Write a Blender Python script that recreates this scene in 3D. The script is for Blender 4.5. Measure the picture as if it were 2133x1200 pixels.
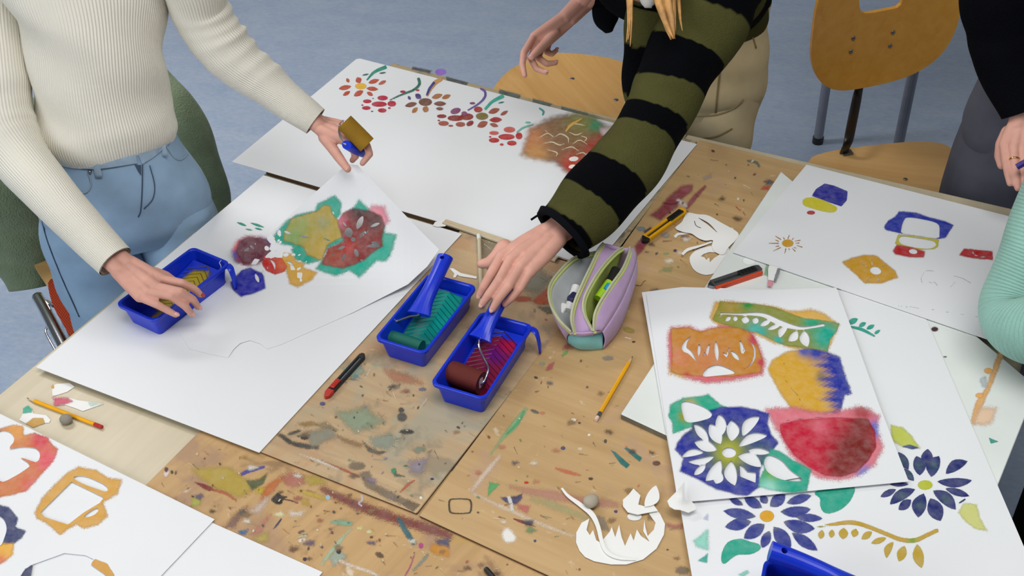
import bpy, bmesh, math, random
import numpy as np
from mathutils import Vector, Matrix
from mathutils.geometry import delaunay_2d_cdt

random.seed(7)
rng = np.random.default_rng(7)
scene = bpy.context.scene
for o in list(bpy.data.objects):
    bpy.data.objects.remove(o)

# ---------------------------------------------------------------- camera
F = 2350.0
PIT = math.radians(39.5)
ROLL = math.radians(-3.25)
TZ = 0.75                                   # height of the working surface
CAM = np.array([0.0, 0.0, TZ + 1.42])
_c, _s = math.cos(ROLL), math.sin(ROLL)
_rt = np.array([1.0, 0, 0])
FW = np.array([0, math.cos(PIT), -math.sin(PIT)])
_up = np.array([0, math.sin(PIT), math.cos(PIT)])
RX = _c * _rt + _s * _up
RU = -_s * _rt + _c * _up
cd = bpy.data.cameras.new('camera')
cd.sensor_width = 36.0
cd.lens = F / 2133 * 36
cd.clip_start = 0.05
co = bpy.data.objects.new('camera', cd)
scene.collection.objects.link(co)
m = Matrix.Identity(4)
for i in range(3):
    m[i][0], m[i][1], m[i][2], m[i][3] = RX[i], RU[i], -FW[i], CAM[i]
co.matrix_world = m
scene.camera = co

# ---------------------------------------------------------------- light
w = bpy.data.worlds.new('World')
scene.world = w
w.use_nodes = True
bg = w.node_tree.nodes['Background']
bg.inputs[0].default_value = (0.90, 0.95, 1.0, 1)
bg.inputs[1].default_value = 0.13


def area(name, loc, target, size, power, col):
    l = bpy.data.lights.new(name, 'AREA')
    l.shape = 'RECTANGLE'
    l.size, l.size_y = size
    l.energy = power
    l.color = col
    o = bpy.data.objects.new(name, l)
    scene.collection.objects.link(o)
    o.location = loc
    o.rotation_euler = (Vector(target) - Vector(loc)).to_track_quat('-Z', 'Y').to_euler()
    return o


area('window_light', (-2.9, -0.7, 2.4), (0, 1.8, 0.7), (2.6, 1.8), 78, (0.93, 0.97, 1.0))
area('ceiling_light', (-1.9, 3.3, 3.1), (-1.9, 3.3, 0), (1.6, 0.6), 62, (1.0, 0.98, 0.95))
area('ceiling_light', (0.35, 0.85, 3.1), (0.35, 0.85, 0), (2.2, 1.2), 54, (1.0, 0.98, 0.95))

vs = scene.view_settings
vs.view_transform = 'Standard'
vs.look = 'None'
vs.exposure = -0.2
vs.gamma = 1.0
vs.use_curve_mapping = False


# ---------------------------------------------------------------- geometry helpers
def ray(px, py):
    return FW + RX * ((px - 1066.5) / F) + RU * (-(py - 600) / F)


def U(px, py, z=TZ):
    """world point at height z that stands where the photograph shows (px, py)"""
    d = ray(px, py)
    return CAM + d * ((z - CAM[2]) / d[2])


def PL(px, py, p0, n):
    d = ray(px, py)
    n = np.array(n, float)
    return CAM + d * (((np.array(p0) - CAM) @ n) / (d @ n))


def hexc(h, a=1.0):
    h = h.lstrip('#')
    out = []
    for i in (0, 2, 4):
        v = int(h[i:i + 2], 16) / 255
        out.append(v / 12.92 if v <= 0.04045 else ((v + 0.055) / 1.055) ** 2.4)
    return (*out, a)


def thing(name, loc, label, cat, group=None):
    o = bpy.data.objects.new(name, None)
    o.empty_display_size = 0.05
    scene.collection.objects.link(o)
    o.location = loc
    o['label'] = label
    o['category'] = cat
    if group:
        o['group'] = group
    return o


def tag(o, label, cat, group=None):
    o['label'] = label
    o['category'] = cat
    if group:
        o['group'] = group
    return o


def wloc(o):
    v = np.zeros(3)
    while o is not None:
        v += np.array(o.location)
        o = o.parent
    return v


def mk(name, V, Fc, mat=None, parent=None, smooth=False, attrs=None, kind=None):
    """one mesh object from world-space vertices"""
    V = np.asarray(V, float).reshape(-1, 3)
    if parent is not None:
        org = wloc(parent)
        loc = np.zeros(3)
    else:
        mn, mx = V.min(0), V.max(0)
        org = np.array([(mn[0] + mx[0]) / 2, (mn[1] + mx[1]) / 2, mn[2]])
        loc = org
    me = bpy.data.meshes.new(name)
    me.from_pydata((V - org).tolist(), [], [tuple(int(i) for i in f) for f in Fc])
    if attrs:
        for k, (tp, data) in attrs.items():
            a = me.attributes.new(k, tp, 'POINT')
            data = np.asarray(data, np.float32)
            if tp == 'FLOAT_COLOR':
                if data.shape[1] == 3:
                    data = np.concatenate([data, np.ones((len(data), 1), np.float32)], 1)
                a.data.foreach_set('color', data.ravel())
            else:
                a.data.foreach_set('value', data.ravel())
    if smooth:
        me.polygons.foreach_set('use_smooth', [True] * len(me.polygons))
    me.update()
    if mat is not None:
        me.materials.append(mat)
    o = bpy.data.objects.new(name, me)
    scene.collection.objects.link(o)
    if parent is not None:
        o.parent = parent
    else:
        o.location = loc
    if kind:
        o['kind'] = kind
    return o


def join(*parts):
    V, Fc, n = [], [], 0
    for v, f in parts:
        v = np.asarray(v, float).reshape(-1, 3)
        V.append(v)
        Fc += [tuple(i + n for i in q) for q in f]
        n += len(v)
    return np.concatenate(V), Fc


def apply_mods(V, Fc, mods):
    """run modifiers on loose geometry and hand the result back"""
    me = bpy.data.meshes.new('tmp')
    me.from_pydata(np.asarray(V).tolist(), [], [tuple(int(i) for i in f) for f in Fc])
    o = bpy.data.objects.new('tmp', me)
    scene.collection.objects.link(o)
    extra = mods(o)
    dg = bpy.context.evaluated_depsgraph_get()
    ev = o.evaluated_get(dg)
    e = ev.to_mesh()
    n = len(e.vertices)
    co_ = np.empty(n * 3)
    e.vertices.foreach_get('co', co_)
    fs = [tuple(p.vertices) for p in e.polygons]
    ev.to_mesh_clear()
    bpy.data.objects.remove(o)
    bpy.data.meshes.remove(me)
    for x in (extra or []):
        bpy.data.objects.remove(x)
    return co_.reshape(-1, 3), fs


def remesh(V, Fc, voxel, smooth=4, fac=0.5):
    def mods(o):
        r = o.modifiers.new('r', 'REMESH')
        r.mode = 'VOXEL'
        r.voxel_size = voxel
        if smooth:
            s = o.modifiers.new('s', 'SMOOTH')
            s.factor = fac
            s.iterations = smooth
    return apply_mods(V, Fc, mods)


def bevel(V, Fc, width, seg=2):
    def mods(o):
        b = o.modifiers.new('b', 'BEVEL')
        b.width = width
        b.segments = seg
        b.limit_method = 'ANGLE'
    return apply_mods(V, Fc, mods)


def unit(v):
    v = np.asarray(v, float)
    return v / max(1e-9, np.linalg.norm(v))


def box(c, size, ax=None):
    """box centred at c; ax = rows of local axes"""
    ax = np.eye(3) if ax is None else np.asarray(ax, float)
    V = []
    for sx in (-1, 1):
        for sy in (-1, 1):
            for sz in (-1, 1):
                V.append(np.asarray(c) + ax[0] * sx * size[0] / 2 + ax[1] * sy * size[1] / 2 + ax[2] * sz * size[2] / 2)
    return np.array(V), [(0, 1, 3, 2), (4, 6, 7, 5), (0, 4, 5, 1), (2, 3, 7, 6), (0, 2, 6, 4), (1, 5, 7, 3)]


def catmull(P, n):
    """n samples along a Catmull-Rom curve through rows of P (any width), near-uniform in arc length"""
    P = np.asarray(P, float)
    if len(P) == 2:
        t = np.linspace(0, 1, n)[:, None]
        return P[0] * (1 - t) + P[1] * t
    Q = np.vstack([2 * P[0] - P[1], P, 2 * P[-1] - P[-2]])
    out = []
    for i in range(1, len(Q) - 2):
        t = np.linspace(0, 1, 24, endpoint=False)[:, None]
        a, b, c_, d = Q[i - 1], Q[i], Q[i + 1], Q[i + 2]
        out.append(0.5 * (2 * b + (c_ - a) * t + (2 * a - 5 * b + 4 * c_ - d) * t ** 2 + (3 * b - a - 3 * c_ + d) * t ** 3))
    out.append(P[-1:])
    D = np.concatenate(out)
    k = min(3, D.shape[1])
    s = np.concatenate([[0], np.cumsum(np.linalg.norm(np.diff(D[:, :k], axis=0), axis=1))])
    x = np.linspace(0, s[-1], n)
    return np.stack([np.interp(x, s, D[:, j]) for j in range(D.shape[1])], 1)


def closed(P, n):
    """n points round a smooth closed curve through P"""
    P = np.asarray(P, float)
    k = len(P)
    D = []
    for i in range(k):
        a, b, c_, d = P[i - 1], P[i], P[(i + 1) % k], P[(i + 2) % k]
        t = np.linspace(0, 1, 16, endpoint=False)[:, None]
        D.append(0.5 * (2 * b + (c_ - a) * t + (2 * a - 5 * b + 4 * c_ - d) * t ** 2 + (3 * b - a - 3 * c_ + d) * t ** 3))
    D = np.concatenate(D + [P[:1]])
    s = np.concatenate([[0], np.cumsum(np.linalg.norm(np.diff(D, axis=0), axis=1))])
    x = np.linspace(0, s[-1], n, endpoint=False)
    return np.stack([np.interp(x, s, D[:, j]) for j in range(D.shape[1])], 1)


def loft(path, radii, side=(1, 0, 0), n=28, step=0.006, capend=(True, True), disp=None, power=2.0):
    """tube along path; radii rows (r_side, r_other); returns V, F, u(0-1), v(metres)"""
    K = np.hstack([np.asarray(path, float), np.asarray(radii, float)])
    L = np.sum(np.linalg.norm(np.diff(K[:, :3], axis=0), axis=1))
    m_ = max(4, int(L / step))
    S = catmull(K, m_)
    T = np.gradient(S[:, :3], axis=0)
    side = np.asarray(side, float)
    V, Us, Vs = [], [], []
    th = np.linspace(0, 2 * math.pi, n + 1)
    ln = np.concatenate([[0], np.cumsum(np.linalg.norm(np.diff(S[:, :3], axis=0), axis=1))])
    ct, st = np.cos(th), np.sin(th)
    if power != 2.0:
        ct = np.sign(ct) * np.abs(ct) ** (2 / power)
        st = np.sign(st) * np.abs(st) ** (2 / power)
    for i in range(m_):
        t = unit(T[i])
        a = unit(side - t * (side @ t))
        b = np.cross(t, a)
        k = 1.0
        if disp is not None:
            k = 1 + disp(th, ln[i], ln[-1])
        V.append(S[i, :3] + (np.outer(ct * S[i, 3], a) + np.outer(st * S[i, 4], b)) * (k[:, None] if disp is not None else 1))
        Us.append(th / (2 * math.pi))
        Vs.append(np.full(n + 1, ln[i]))
    V = np.concatenate(V)
    Us = np.concatenate(Us)
    Vs = np.concatenate(Vs)
    Fc = []
    for i in range(m_ - 1):
        for j in range(n):
            a = i * (n + 1) + j
            Fc.append((a, a + 1, a + n + 2, a + n + 1))
    if capend[0]:
        Fc.append(tuple(range(n - 1, -1, -1)))
    if capend[1]:
        Fc.append(tuple((m_ - 1) * (n + 1) + j for j in range(n)))
    return V, Fc, Us, Vs


def tube(path, r, n=10, step=0.006, side=None, caps=(True, True)):
    path = np.asarray(path, float)
    if side is None:
        d = unit(path[-1] - path[0])
        side = (0, 0, 1) if abs(d[2]) < 0.8 else (1, 0, 0)
    rr = np.asarray([r] * len(path) if np.isscalar(r) else r, float)
    V, Fc, _, _ = loft(path, np.stack([rr, rr], 1), side, n, step, caps)
    return V, Fc


def capsule(p0, r0, p1, r1, n=14):
    """closed tapered limb segment with round ends"""
    p0, p1 = np.asarray(p0, float), np.asarray(p1, float)
    d = unit(p1 - p0)
    s = np.array([0, 0, 1.0]) if abs(d[2]) < 0.9 else np.array([1.0, 0, 0])
    a = unit(s - d * (s @ d))
    b = np.cross(d, a)
    prof = [(p0 - d * r0 * math.cos(t), r0 * math.sin(t)) for t in (0.35, 0.8, 1.2)] + [(p0, r0), (p1, r1)] + \
           [(p1 + d * r1 * math.cos(t), r1 * math.sin(t)) for t in (1.2, 0.8, 0.35)]
    th = np.linspace(0, 2 * math.pi, n, endpoint=False)
    V = [p0 - d * r0]
    for c_, r in prof:
        V += list(c_ + np.outer(np.cos(th) * r, a) + np.outer(np.sin(th) * r, b))
    V.append(p1 + d * r1)
    Fc = [(0, 1 + (j + 1) % n, 1 + j) for j in range(n)]
    for i in range(len(prof) - 1):
        for j in range(n):
            q = 1 + i * n
            Fc.append((q + j, q + (j + 1) % n, q + n + (j + 1) % n, q + n + j))
    e = len(V) - 1
    q = 1 + (len(prof) - 1) * n
    Fc += [(e, q + j, q + (j + 1) % n) for j in range(n)]
    return np.array(V), Fc


def chain(pts, rad, n=14):
    return join(*[capsule(pts[i], rad[i], pts[i + 1], rad[i + 1], n) for i in range(len(pts) - 1)])


def ellipsoid(c, r, ax=None, nu=16, nv=10):
    ax = np.eye(3) if ax is None else np.asarray(ax, float)
    V = [np.asarray(c) - ax[2] * r[2]]
    for i in range(1, nv):
        p = -math.pi / 2 + math.pi * i / nv
        for j in range(nu):
            t = 2 * math.pi * j / nu
            V.append(np.asarray(c) + ax[0] * r[0] * math.cos(p) * math.cos(t) + ax[1] * r[1] * math.cos(p) * math.sin(t) + ax[2] * r[2] * math.sin(p))
    V.append(np.asarray(c) + ax[2] * r[2])
    Fc = [(0, 1 + (j + 1) % nu, 1 + j) for j in range(nu)]
    for i in range(nv - 2):
        for j in range(nu):
            q = 1 + i * nu
            Fc.append((q + j, q + (j + 1) % nu, q + nu + (j + 1) % nu, q + nu + j))
    e = len(V) - 1
    q = 1 + (nv - 2) * nu
    Fc += [(e, q + j, q + (j + 1) % nu) for j in range(nu)]
    return np.array(V), Fc


def cut_tris(pts, edges, poly, holes):
    """triangulate an outline and drop what lies in its holes"""
    r = delaunay_2d_cdt([Vector((float(a), float(b))) for a, b in pts], edges, [], 0, 1e-7)
    P = np.array([[q[0], q[1]] for q in r[0]])
    T = np.array([tuple(f) for f in r[2]])
    c_ = P[T].mean(1)
    ok = inpoly(c_, np.asarray(poly, float))
    for h in holes:
        ok &= ~inpoly(c_, np.asarray(h, float))
    T = T[ok]
    use = np.unique(T)
    idx = -np.ones(len(P), int)
    idx[use] = np.arange(len(use))
    return P[use], [tuple(int(i) for i in f) for f in idx[T]]


def prism(poly, p0, ax, ay, an, thick, holes=(), bev=0.0):
    """flat plate: 2D outline (with holes) in the frame (p0; ax, ay), extruded by thick along an"""
    pts, edges = [], []
    for lp in [poly] + list(holes):
        k = len(pts)
        pts += [tuple(map(float, q)) for q in lp]
        edges += [(k + i, k + (i + 1) % len(lp)) for i in range(len(lp))]
    P, fs = cut_tris(pts, edges, poly, holes)
    p0, ax, ay, an = (np.asarray(q, float) for q in (p0, ax, ay, an))
    A = p0 + P[:, :1] * ax + P[:, 1:] * ay
    return solid(A + an * thick, A, [tuple(f) for f in fs])


def solid(top, bot, fs):
    """close a triangulated sheet: top + bottom + rim"""
    n = len(top)
    cnt = {}
    for f in fs:
        for i in range(len(f)):
            a, b = f[i], f[(i + 1) % len(f)]
            cnt[(a, b)] = 1
    Fc = [tuple(f) for f in fs] + [tuple(i + n for i in reversed(f)) for f in fs]
    for (a, b) in cnt:
        if (b, a) not in cnt:
            Fc.append((b, a, a + n, b + n))
    return np.concatenate([top, bot]), Fc


def inpoly(P, poly):
    x, y = P[:, 0], P[:, 1]
    c_ = np.zeros(len(P), bool)
    k = len(poly)
    for i in range(k):
        x0, y0 = poly[i]
        x1, y1 = poly[(i + 1) % k]
        if y0 == y1:
            continue
        hit = ((y0 > y) != (y1 > y)) & (x < (x1 - x0) * (y - y0) / (y1 - y0) + x0)
        c_ ^= hit
    return c_


def sdist(P, poly):
    """signed distance, positive inside"""
    P = np.asarray(P, float)
    d = np.full(len(P), 1e9)
    k = len(poly)
    for i in range(k):
        a = np.asarray(poly[i], float)
        b = np.asarray(poly[(i + 1) % k], float)
        e = b - a
        t = np.clip(((P - a) @ e) / max(1e-9, e @ e), 0, 1)
        d = np.minimum(d, np.linalg.norm(P - a - t[:, None] * e, axis=1))
    return np.where(inpoly(P, poly), d, -d)


def leaf(x0, y0, x1, y1, w, bend=0.0, n=9, fat=0.5):
    """pointed leaf / petal outline in 2D from base to tip"""
    a, b = np.array([x0, y0], float), np.array([x1, y1], float)
    d = b - a
    nrm = np.array([-d[1], d[0]]) / max(1e-6, np.linalg.norm(d))
    L = np.linalg.norm(d)
    t = np.linspace(0, 1, n)
    prof = np.sin(math.pi * t ** (math.log(0.5) / math.log(fat))) ** 0.8 * w / 2
    mid = a + np.outer(t, d) + np.outer(np.sin(math.pi * t) * bend * L, nrm)
    left = mid + np.outer(prof, nrm)
    right = mid - np.outer(prof, nrm)
    return np.vstack([left[:-1], right[::-1][:-1]])


def oval(cx, cy, rx, ry, rot=0, n=16):
    t = np.linspace(0, 2 * math.pi, n, endpoint=False)
    x, y = rx * np.cos(t), ry * np.sin(t)
    c_, s_ = math.cos(rot), math.sin(rot)
    return np.stack([cx + c_ * x - s_ * y, cy + s_ * x + c_ * y], 1)


def stroke(pts, wd, n=14):
    """ribbon of varying width along a 2D curve"""
    pts = np.asarray(pts, float)
    wd = np.asarray([wd] * len(pts) if np.isscalar(wd) else wd, float)
    S = catmull(np.hstack([pts, wd[:, None]]), n) if len(pts) > 2 else np.hstack([catmull(pts, n), np.linspace(wd[0], wd[-1], n)[:, None]])
    T = np.gradient(S[:, :2], axis=0)
    T /= np.maximum(1e-6, np.linalg.norm(T, axis=1))[:, None]
    N = np.stack([-T[:, 1], T[:, 0]], 1)
    return np.vstack([S[:, :2] + N * S[:, 2:3] / 2, (S[:, :2] - N * S[:, 2:3] / 2)[::-1]])


# ---------------------------------------------------------------- materials
class NT:
    def __init__(self, name, rough=0.5, spec=0.4):
        self.m = bpy.data.materials.new(name)
        self.m.use_nodes = True
        self.t = self.m.node_tree
        self.b = self.t.nodes['Principled BSDF']
        self.b.inputs['Roughness'].default_value = rough
        self.b.inputs['Specular IOR Level'].default_value = spec

    def n(self, tp, **kw):
        x = self.t.nodes.new(tp)
        for k, v in kw.items():
            if k in x.inputs:
                x.inputs[k].default_value = v
            else:
                setattr(x, k, v)
        return x

    def l(self, a, b):
        self.t.links.new(a, b)

    def coord(self, scale=(1, 1, 1), rot=0.0):
        tc = self.n('ShaderNodeTexCoord')
        mp = self.n('ShaderNodeMapping')
        # rotate the grain first, then stretch it
        r = self.n('ShaderNodeVectorRotate', rotation_type='Z_AXIS')
        r.inputs['Angle'].default_value = rot
        self.l(tc.outputs['Object'], r.inputs['Vector'])
        mp.inputs['Scale'].default_value = scale
        self.l(r.outputs[0], mp.inputs['Vector'])
        return mp.outputs[0]

    def noise(self, vec, scale, detail=3.0, rough=0.5, dist=0.0):
        x = self.n('ShaderNodeTexNoise')
        x.inputs['Scale'].default_value = scale
        x.inputs['Detail'].default_value = detail
        x.inputs['Roughness'].default_value = rough
        x.inputs['Distortion'].default_value = dist
        self.l(vec, x.inputs['Vector'])
        return x.outputs['Fac']

    def ramp(self, fac, stops):
        x = self.n('ShaderNodeValToRGB')
        e = x.color_ramp.elements
        while len(e) < len(stops):
            e.new(0.5)
        for i, (p, c_) in enumerate(stops):
            e[i].position = p
            e[i].color = c_ if len(c_) == 4 else (*c_, 1)
        self.l(fac, x.inputs[0])
        return x.outputs[0]

    def mix(self, fac, a, b, mode='MIX'):
        x = self.n('ShaderNodeMix', data_type='RGBA', blend_type=mode)
        for s, v in ((x.inputs[0], fac), (x.inputs[6], a), (x.inputs[7], b)):
            if isinstance(v, (int, float)):
                s.default_value = v
            elif isinstance(v, tuple):
                s.default_value = v
            else:
                self.l(v, s)
        return x.outputs[2]

    def math(self, op, a, b=0.0, clamp=False):
        x = self.n('ShaderNodeMath', operation=op, use_clamp=clamp)
        for s, v in ((x.inputs[0], a), (x.inputs[1], b)):
            if isinstance(v, (int, float)):
                s.default_value = v
            else:
                self.l(v, s)
        return x.outputs[0]

    def color(self, s):
        if isinstance(s, tuple):
            self.b.inputs['Base Color'].default_value = s
        else:
            self.l(s, self.b.inputs['Base Color'])

    def bump(self, h, strength=0.3, dist=0.002):
        x = self.n('ShaderNodeBump')
        x.inputs['Strength'].default_value = strength
        x.inputs['Distance'].default_value = dist
        self.l(h, x.inputs['Height'])
        self.l(x.outputs[0], self.b.inputs['Normal'])

    def attr(self, name):
        return self.n('ShaderNodeAttribute', attribute_name=name)


def plain(name, col, rough=0.5, spec=0.4, metal=0.0, var=0.06, vscale=30, bump=0.0, bscale=300, sheen=0.0, sss=0.0):
    q = NT(name, rough, spec)
    c_ = hexc(col)
    v = q.coord()
    f = q.noise(v, vscale, 3)
    dk = tuple(x * (1 - var) for x in c_[:3]) + (1,)
    lt = tuple(min(1, x * (1 + var)) for x in c_[:3]) + (1,)
    q.color(q.ramp(f, [(0.3, dk), (0.7, lt)]))
    q.b.inputs['Metallic'].default_value = metal
    if bump:
        q.bump(q.noise(v, bscale, 2), bump)
    if sheen:
        q.b.inputs['Sheen Weight'].default_value = sheen
        q.b.inputs['Sheen Roughness'].default_value = 0.5
    if sss:
        q.b.inputs['Subsurface Weight'].default_value = sss
        q.b.inputs['Subsurface Radius'].default_value = (0.01, 0.004, 0.002)
        q.b.inputs['Subsurface Scale'].default_value = 0.5
    return q.m


def wood(name, c1, c2, rot, rough=0.45, grain=(2.2, 40, 40), stains=None, spec=0.4):
    """stretched-noise grain; stains = [(colour, scale, threshold, strength)]"""
    q = NT(name, rough, spec)
    v = q.coord(grain, rot)
    f = q.noise(v, 1.0, 5, 0.6, 0.6)
    col = q.ramp(f, [(0.25, hexc(c1)), (0.75, hexc(c2))])
    v2 = q.coord((0.6, 6, 6), rot)
    big = q.noise(v2, 1.0, 2)
    col = q.mix(0.25, col, q.ramp(big, [(0.35, hexc(c1)), (0.65, hexc(c2))]))
    for i, (sc, scale, th, k) in enumerate(stains or []):
        vv = q.coord((1, 1, 1), 0.7 * i + 0.3)
        off = q.n('ShaderNodeVectorMath', operation='ADD')
        off.inputs[1].default_value = (3.7 * i, 1.9 * i, 0)
        q.l(vv, off.inputs[0])
        nf = q.noise(off.outputs[0], scale, 4, 0.65, 0.4)
        msk = q.ramp(nf, [(th, (0, 0, 0)), (min(0.99, th + 0.09), (k, k, k))])
        col = q.mix(msk, col, hexc(sc))
    q.color(col)
    q.bump(f, 0.12, 0.0008)
    return q.m


def paper_mat(name, col='#e0e2e5', rough=0.6, dirt=0.02, spec=0.25):
    q = NT(name, rough, spec)
    v = q.coord()
    f = q.noise(v, 7, 3)
    c_ = hexc(col)
    q.color(q.ramp(f, [(0.3, tuple(x * (1 - dirt) for x in c_[:3])), (0.7, c_[:3])]))
    q.bump(q.noise(v, 900, 2), 0.03, 0.0003)
    return q.m


def paint_mat(name='roller_paint', white=0.12, rough=0.5, opacity=1.0, ragged=3.6):
    """roller paint: colour from 'pc', ragged edge from 'sd', cut-outs from 'hd'"""
    q = NT(name, rough, 0.35)
    v = q.coord()
    nz = q.noise(v, 800, 3, 0.7)
    st = q.noise(v, 60, 3, 0.6)
    pc = q.attr('pc').outputs['Color']
    dens = q.ramp(st, [(0.35, (0, 0, 0)), (0.8, (white, white, white))])
    q.color(q.mix(dens, pc, (0.82, 0.82, 0.8, 1)))
    sd = q.attr('sd').outputs['Fac']
    hd = q.attr('hd').outputs['Fac']
    a = q.math('ADD', sd, q.math('MULTIPLY', q.math('SUBTRACT', nz, 0.5), ragged))
    a = q.math('ADD', a, q.math('MULTIPLY', q.math('SUBTRACT', st, 0.5), 1.2))
    a = q.math('ADD', q.math('MULTIPLY', a, 0.85), 0.5, True)
    h = q.math('ADD', q.math('MULTIPLY', hd, 2.0), 0.5, True)
    al = q.math('MULTIPLY', q.math('MULTIPLY', a, h), opacity)
    tr = q.n('ShaderNodeBsdfTransparent')
    mx = q.n('ShaderNodeMixShader')
    q.l(al, mx.inputs[0])
    q.l(tr.outputs[0], mx.inputs[1])
    q.l(q.b.outputs[0], mx.inputs[2])
    out = q.t.nodes['Material Output']
    q.l(mx.outputs[0], out.inputs['Surface'])
    return q.m


def cloth_mat(name, rough=0.9, rib=0.0, ribdist=0.002, fuzz=0.25, fscale=700, sheen=0.2, tone=0.08):
    """cloth: colour from 'col', ribs across 'ru'"""
    q = NT(name, rough, 0.06)
    v = q.coord()
    f = q.noise(v, fscale, 2)
    big = q.noise(v, 18, 3)
    c_ = q.attr('col').outputs['Color']
    sh = q.ramp(big, [(0.3, (1 - tone,) * 3), (0.7, (1.0,) * 3)])
    c_ = q.mix(1.0, c_, sh, 'MULTIPLY')
    q.color(c_)
    h = q.math('MULTIPLY', f, fuzz)
    if rib:
        ru = q.attr('ru').outputs['Fac']
        s = q.math('SINE', q.math('MULTIPLY', ru, 2 * math.pi))
        h = q.math('ADD', h, q.math('MULTIPLY', q.math('ADD', s, 1.0), 0.5 * rib))
    q.bump(h, 0.8, ribdist)
    q.b.inputs['Sheen Weight'].default_value = sheen
    return q.m


def floor_mat():
    q = NT('linoleum', 0.35, 0.35)
    v = q.coord((1, 2.2, 1), 0.25)
    a = q.noise(v, 5, 5, 0.65, 0.5)
    b = q.noise(v, 38, 4, 0.7)
    col = q.ramp(a, [(0.25, hexc('#97aac8')), (0.5, hexc('#a6b6cf')), (0.78, hexc('#b6c2d2'))])
    col = q.mix(0.35, col, q.ramp(b, [(0.3, hexc('#8799b8')), (0.7, hexc('#bcc8d8'))]))
    q.color(col)
    q.bump(b, 0.04, 0.001)
    return q.m


M = {}
M['floor'] = floor_mat()
M['wall'] = plain('wall_paint', '#dcdcd6', 0.8, var=0.03, vscale=4)
M['birch'] = wood('birch_laminate', '#b9ad92', '#cbc0a6', math.radians(-60), 0.4, (3, 30, 30))
M['board_a'] = wood('plywood_mid', '#a98d6c', '#c4aa84', math.radians(32), 0.6, (3, 45, 45),
                    [('#9a9c8c', 4.2, 0.5, 0.6), ('#7f7664', 9, 0.55, 0.6), ('#bb8d68', 6, 0.56, 0.6), ('#93a28c', 11, 0.6, 0.6), ('#57514a', 30, 0.64, 0.75), ('#d4cbb8', 45, 0.68, 0.6)])
M['board_b'] = wood('plywood_right', '#ab8a5c', '#c4a578', math.radians(32), 0.55, (3, 45, 45),
                    [('#a3845f', 2.6, 0.52, 0.55), ('#b09079', 7, 0.58, 0.5), ('#d9ccb2', 30, 0.66, 0.6), ('#5f4a36', 50, 0.69, 0.75)])
M['board_c'] = wood('plywood_painted', '#a98659', '#c6a373', math.radians(-50), 0.6, (3, 45, 45),
                    [('#9a7a68', 5, 0.53, 0.6), ('#7a5c44', 9, 0.57, 0.6), ('#ddd6c8', 22, 0.64, 0.6), ('#54402f', 44, 0.66, 0.8), ('#b79a3f', 7, 0.62, 0.5), ('#a8604c', 12, 0.65, 0.6)])
M['board_d'] = wood('plywood_far', '#9c8a6c', '#b5a483', math.radians(32), 0.6, (3, 45, 45),
                    [('#3f4442', 16, 0.56, 0.85), ('#6f7a72', 9, 0.56, 0.7)])
M['edge'] = wood('plywood_edge', '#4c3a28', '#6b5138', math.radians(32), 0.7, (20, 20, 200))
M['whiteboard'] = paper_mat('white_coated_board', '#dfe4e1', 0.5, 0.1)
M['wbedge'] = wood('board_side', '#5f5c4e', '#7d786a', math.radians(-30), 0.8, (60, 60, 20))
M['paper'] = paper_mat('white_card')
M['paper2'] = paper_mat('white_card_warm', '#dfe0de')
M['kraft'] = paper_mat('cut_card', '#e6e6e4', 0.6)
M['paint'] = paint_mat()
M['wet'] = paint_mat('wet_paint', 0.0, 0.22, 1.0, 2.0)
M['stain'] = paint_mat('old_paint_stain', 0.1, 0.6, 0.82, 6.0)
M['blue'] = plain('blue_plastic', '#0a2fc4', 0.32, 0.5, var=0.05)
M['chrome'] = plain('chrome', '#c9ccd0', 0.18, 0.5, 1.0, var=0.03)
M['steel'] = plain('dull_steel', '#8f9296', 0.35, 0.5, 1.0, var=0.05)
M['blackplastic'] = plain('black_plastic', '#1b1b1d', 0.4, 0.5)
M['redplastic'] = plain('red_plastic', '#b32a22', 0.35, 0.5)
M['yellowplastic'] = plain('yellow_plastic', '#e6a90d', 0.35, 0.5)
M['orangeplastic'] = plain('orange_plastic', '#d2461f', 0.35, 0.5)
M['skin'] = plain('skin', '#cf9b8b', 0.55, 0.35, var=0.07, vscale=35, bump=0.08, bscale=500, sss=0.12)
M['nail'] = plain('nail', '#d9a69c', 0.3, 0.5, var=0.03)
M['nailred'] = plain('nail_varnish', '#b3433f', 0.25, 0.5, var=0.05)
M['chairwood'] = wood('beech_veneer', '#d09a50', '#e6ba76', math.radians(70), 0.3, (2, 30, 30), spec=0.5)
M['chairwood2'] = wood('beech_veneer_light', '#cf9f60', '#e0ba80', math.radians(20), 0.3, (2, 30, 30), spec=0.5)
M['chairback'] = wood('beech_veneer_back', '#cc8c2c', '#dca444', math.radians(80), 0.3, (2, 30, 30), spec=0.5)
M['darksteel'] = plain('black_steel', '#17110f', 0.35, 0.5)
M['greysteel'] = plain('grey_steel', '#7c8190', 0.4, 0.5)
M['graphite'] = plain('graphite', '#4a4a4c', 0.4)
M['pencilwood'] = plain('pencil_wood', '#d9b381', 0.6)
M['yellowlacquer'] = plain('yellow_lacquer', '#e9a813', 0.3, 0.5)
M['eraser'] = plain('putty_eraser', '#8b8578', 0.8, bump=0.4, bscale=120)
M['putty'] = plain('putty', '#a69c8c', 0.85, bump=0.5, bscale=90)
M['rubber'] = plain('rubber', '#a83a2c', 0.7)
M['rubberpink'] = plain('rubber_pink', '#d8bfae', 0.7)
M['cream'] = plain('cream_cabinet', '#d6d3c4', 0.5)


# ---------------------------------------------------------------- sheets and paint films
def Uv(P, z):
    P = np.asarray(P, float)
    z = np.broadcast_to(np.asarray(z, float), (len(P),))
    D = FW + np.outer((P[:, 0] - 1066.5) / F, RX) + np.outer(-(P[:, 1] - 600) / F, RU)
    return CAM + D * ((z - CAM[2]) / D[:, 2])[:, None]


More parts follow.
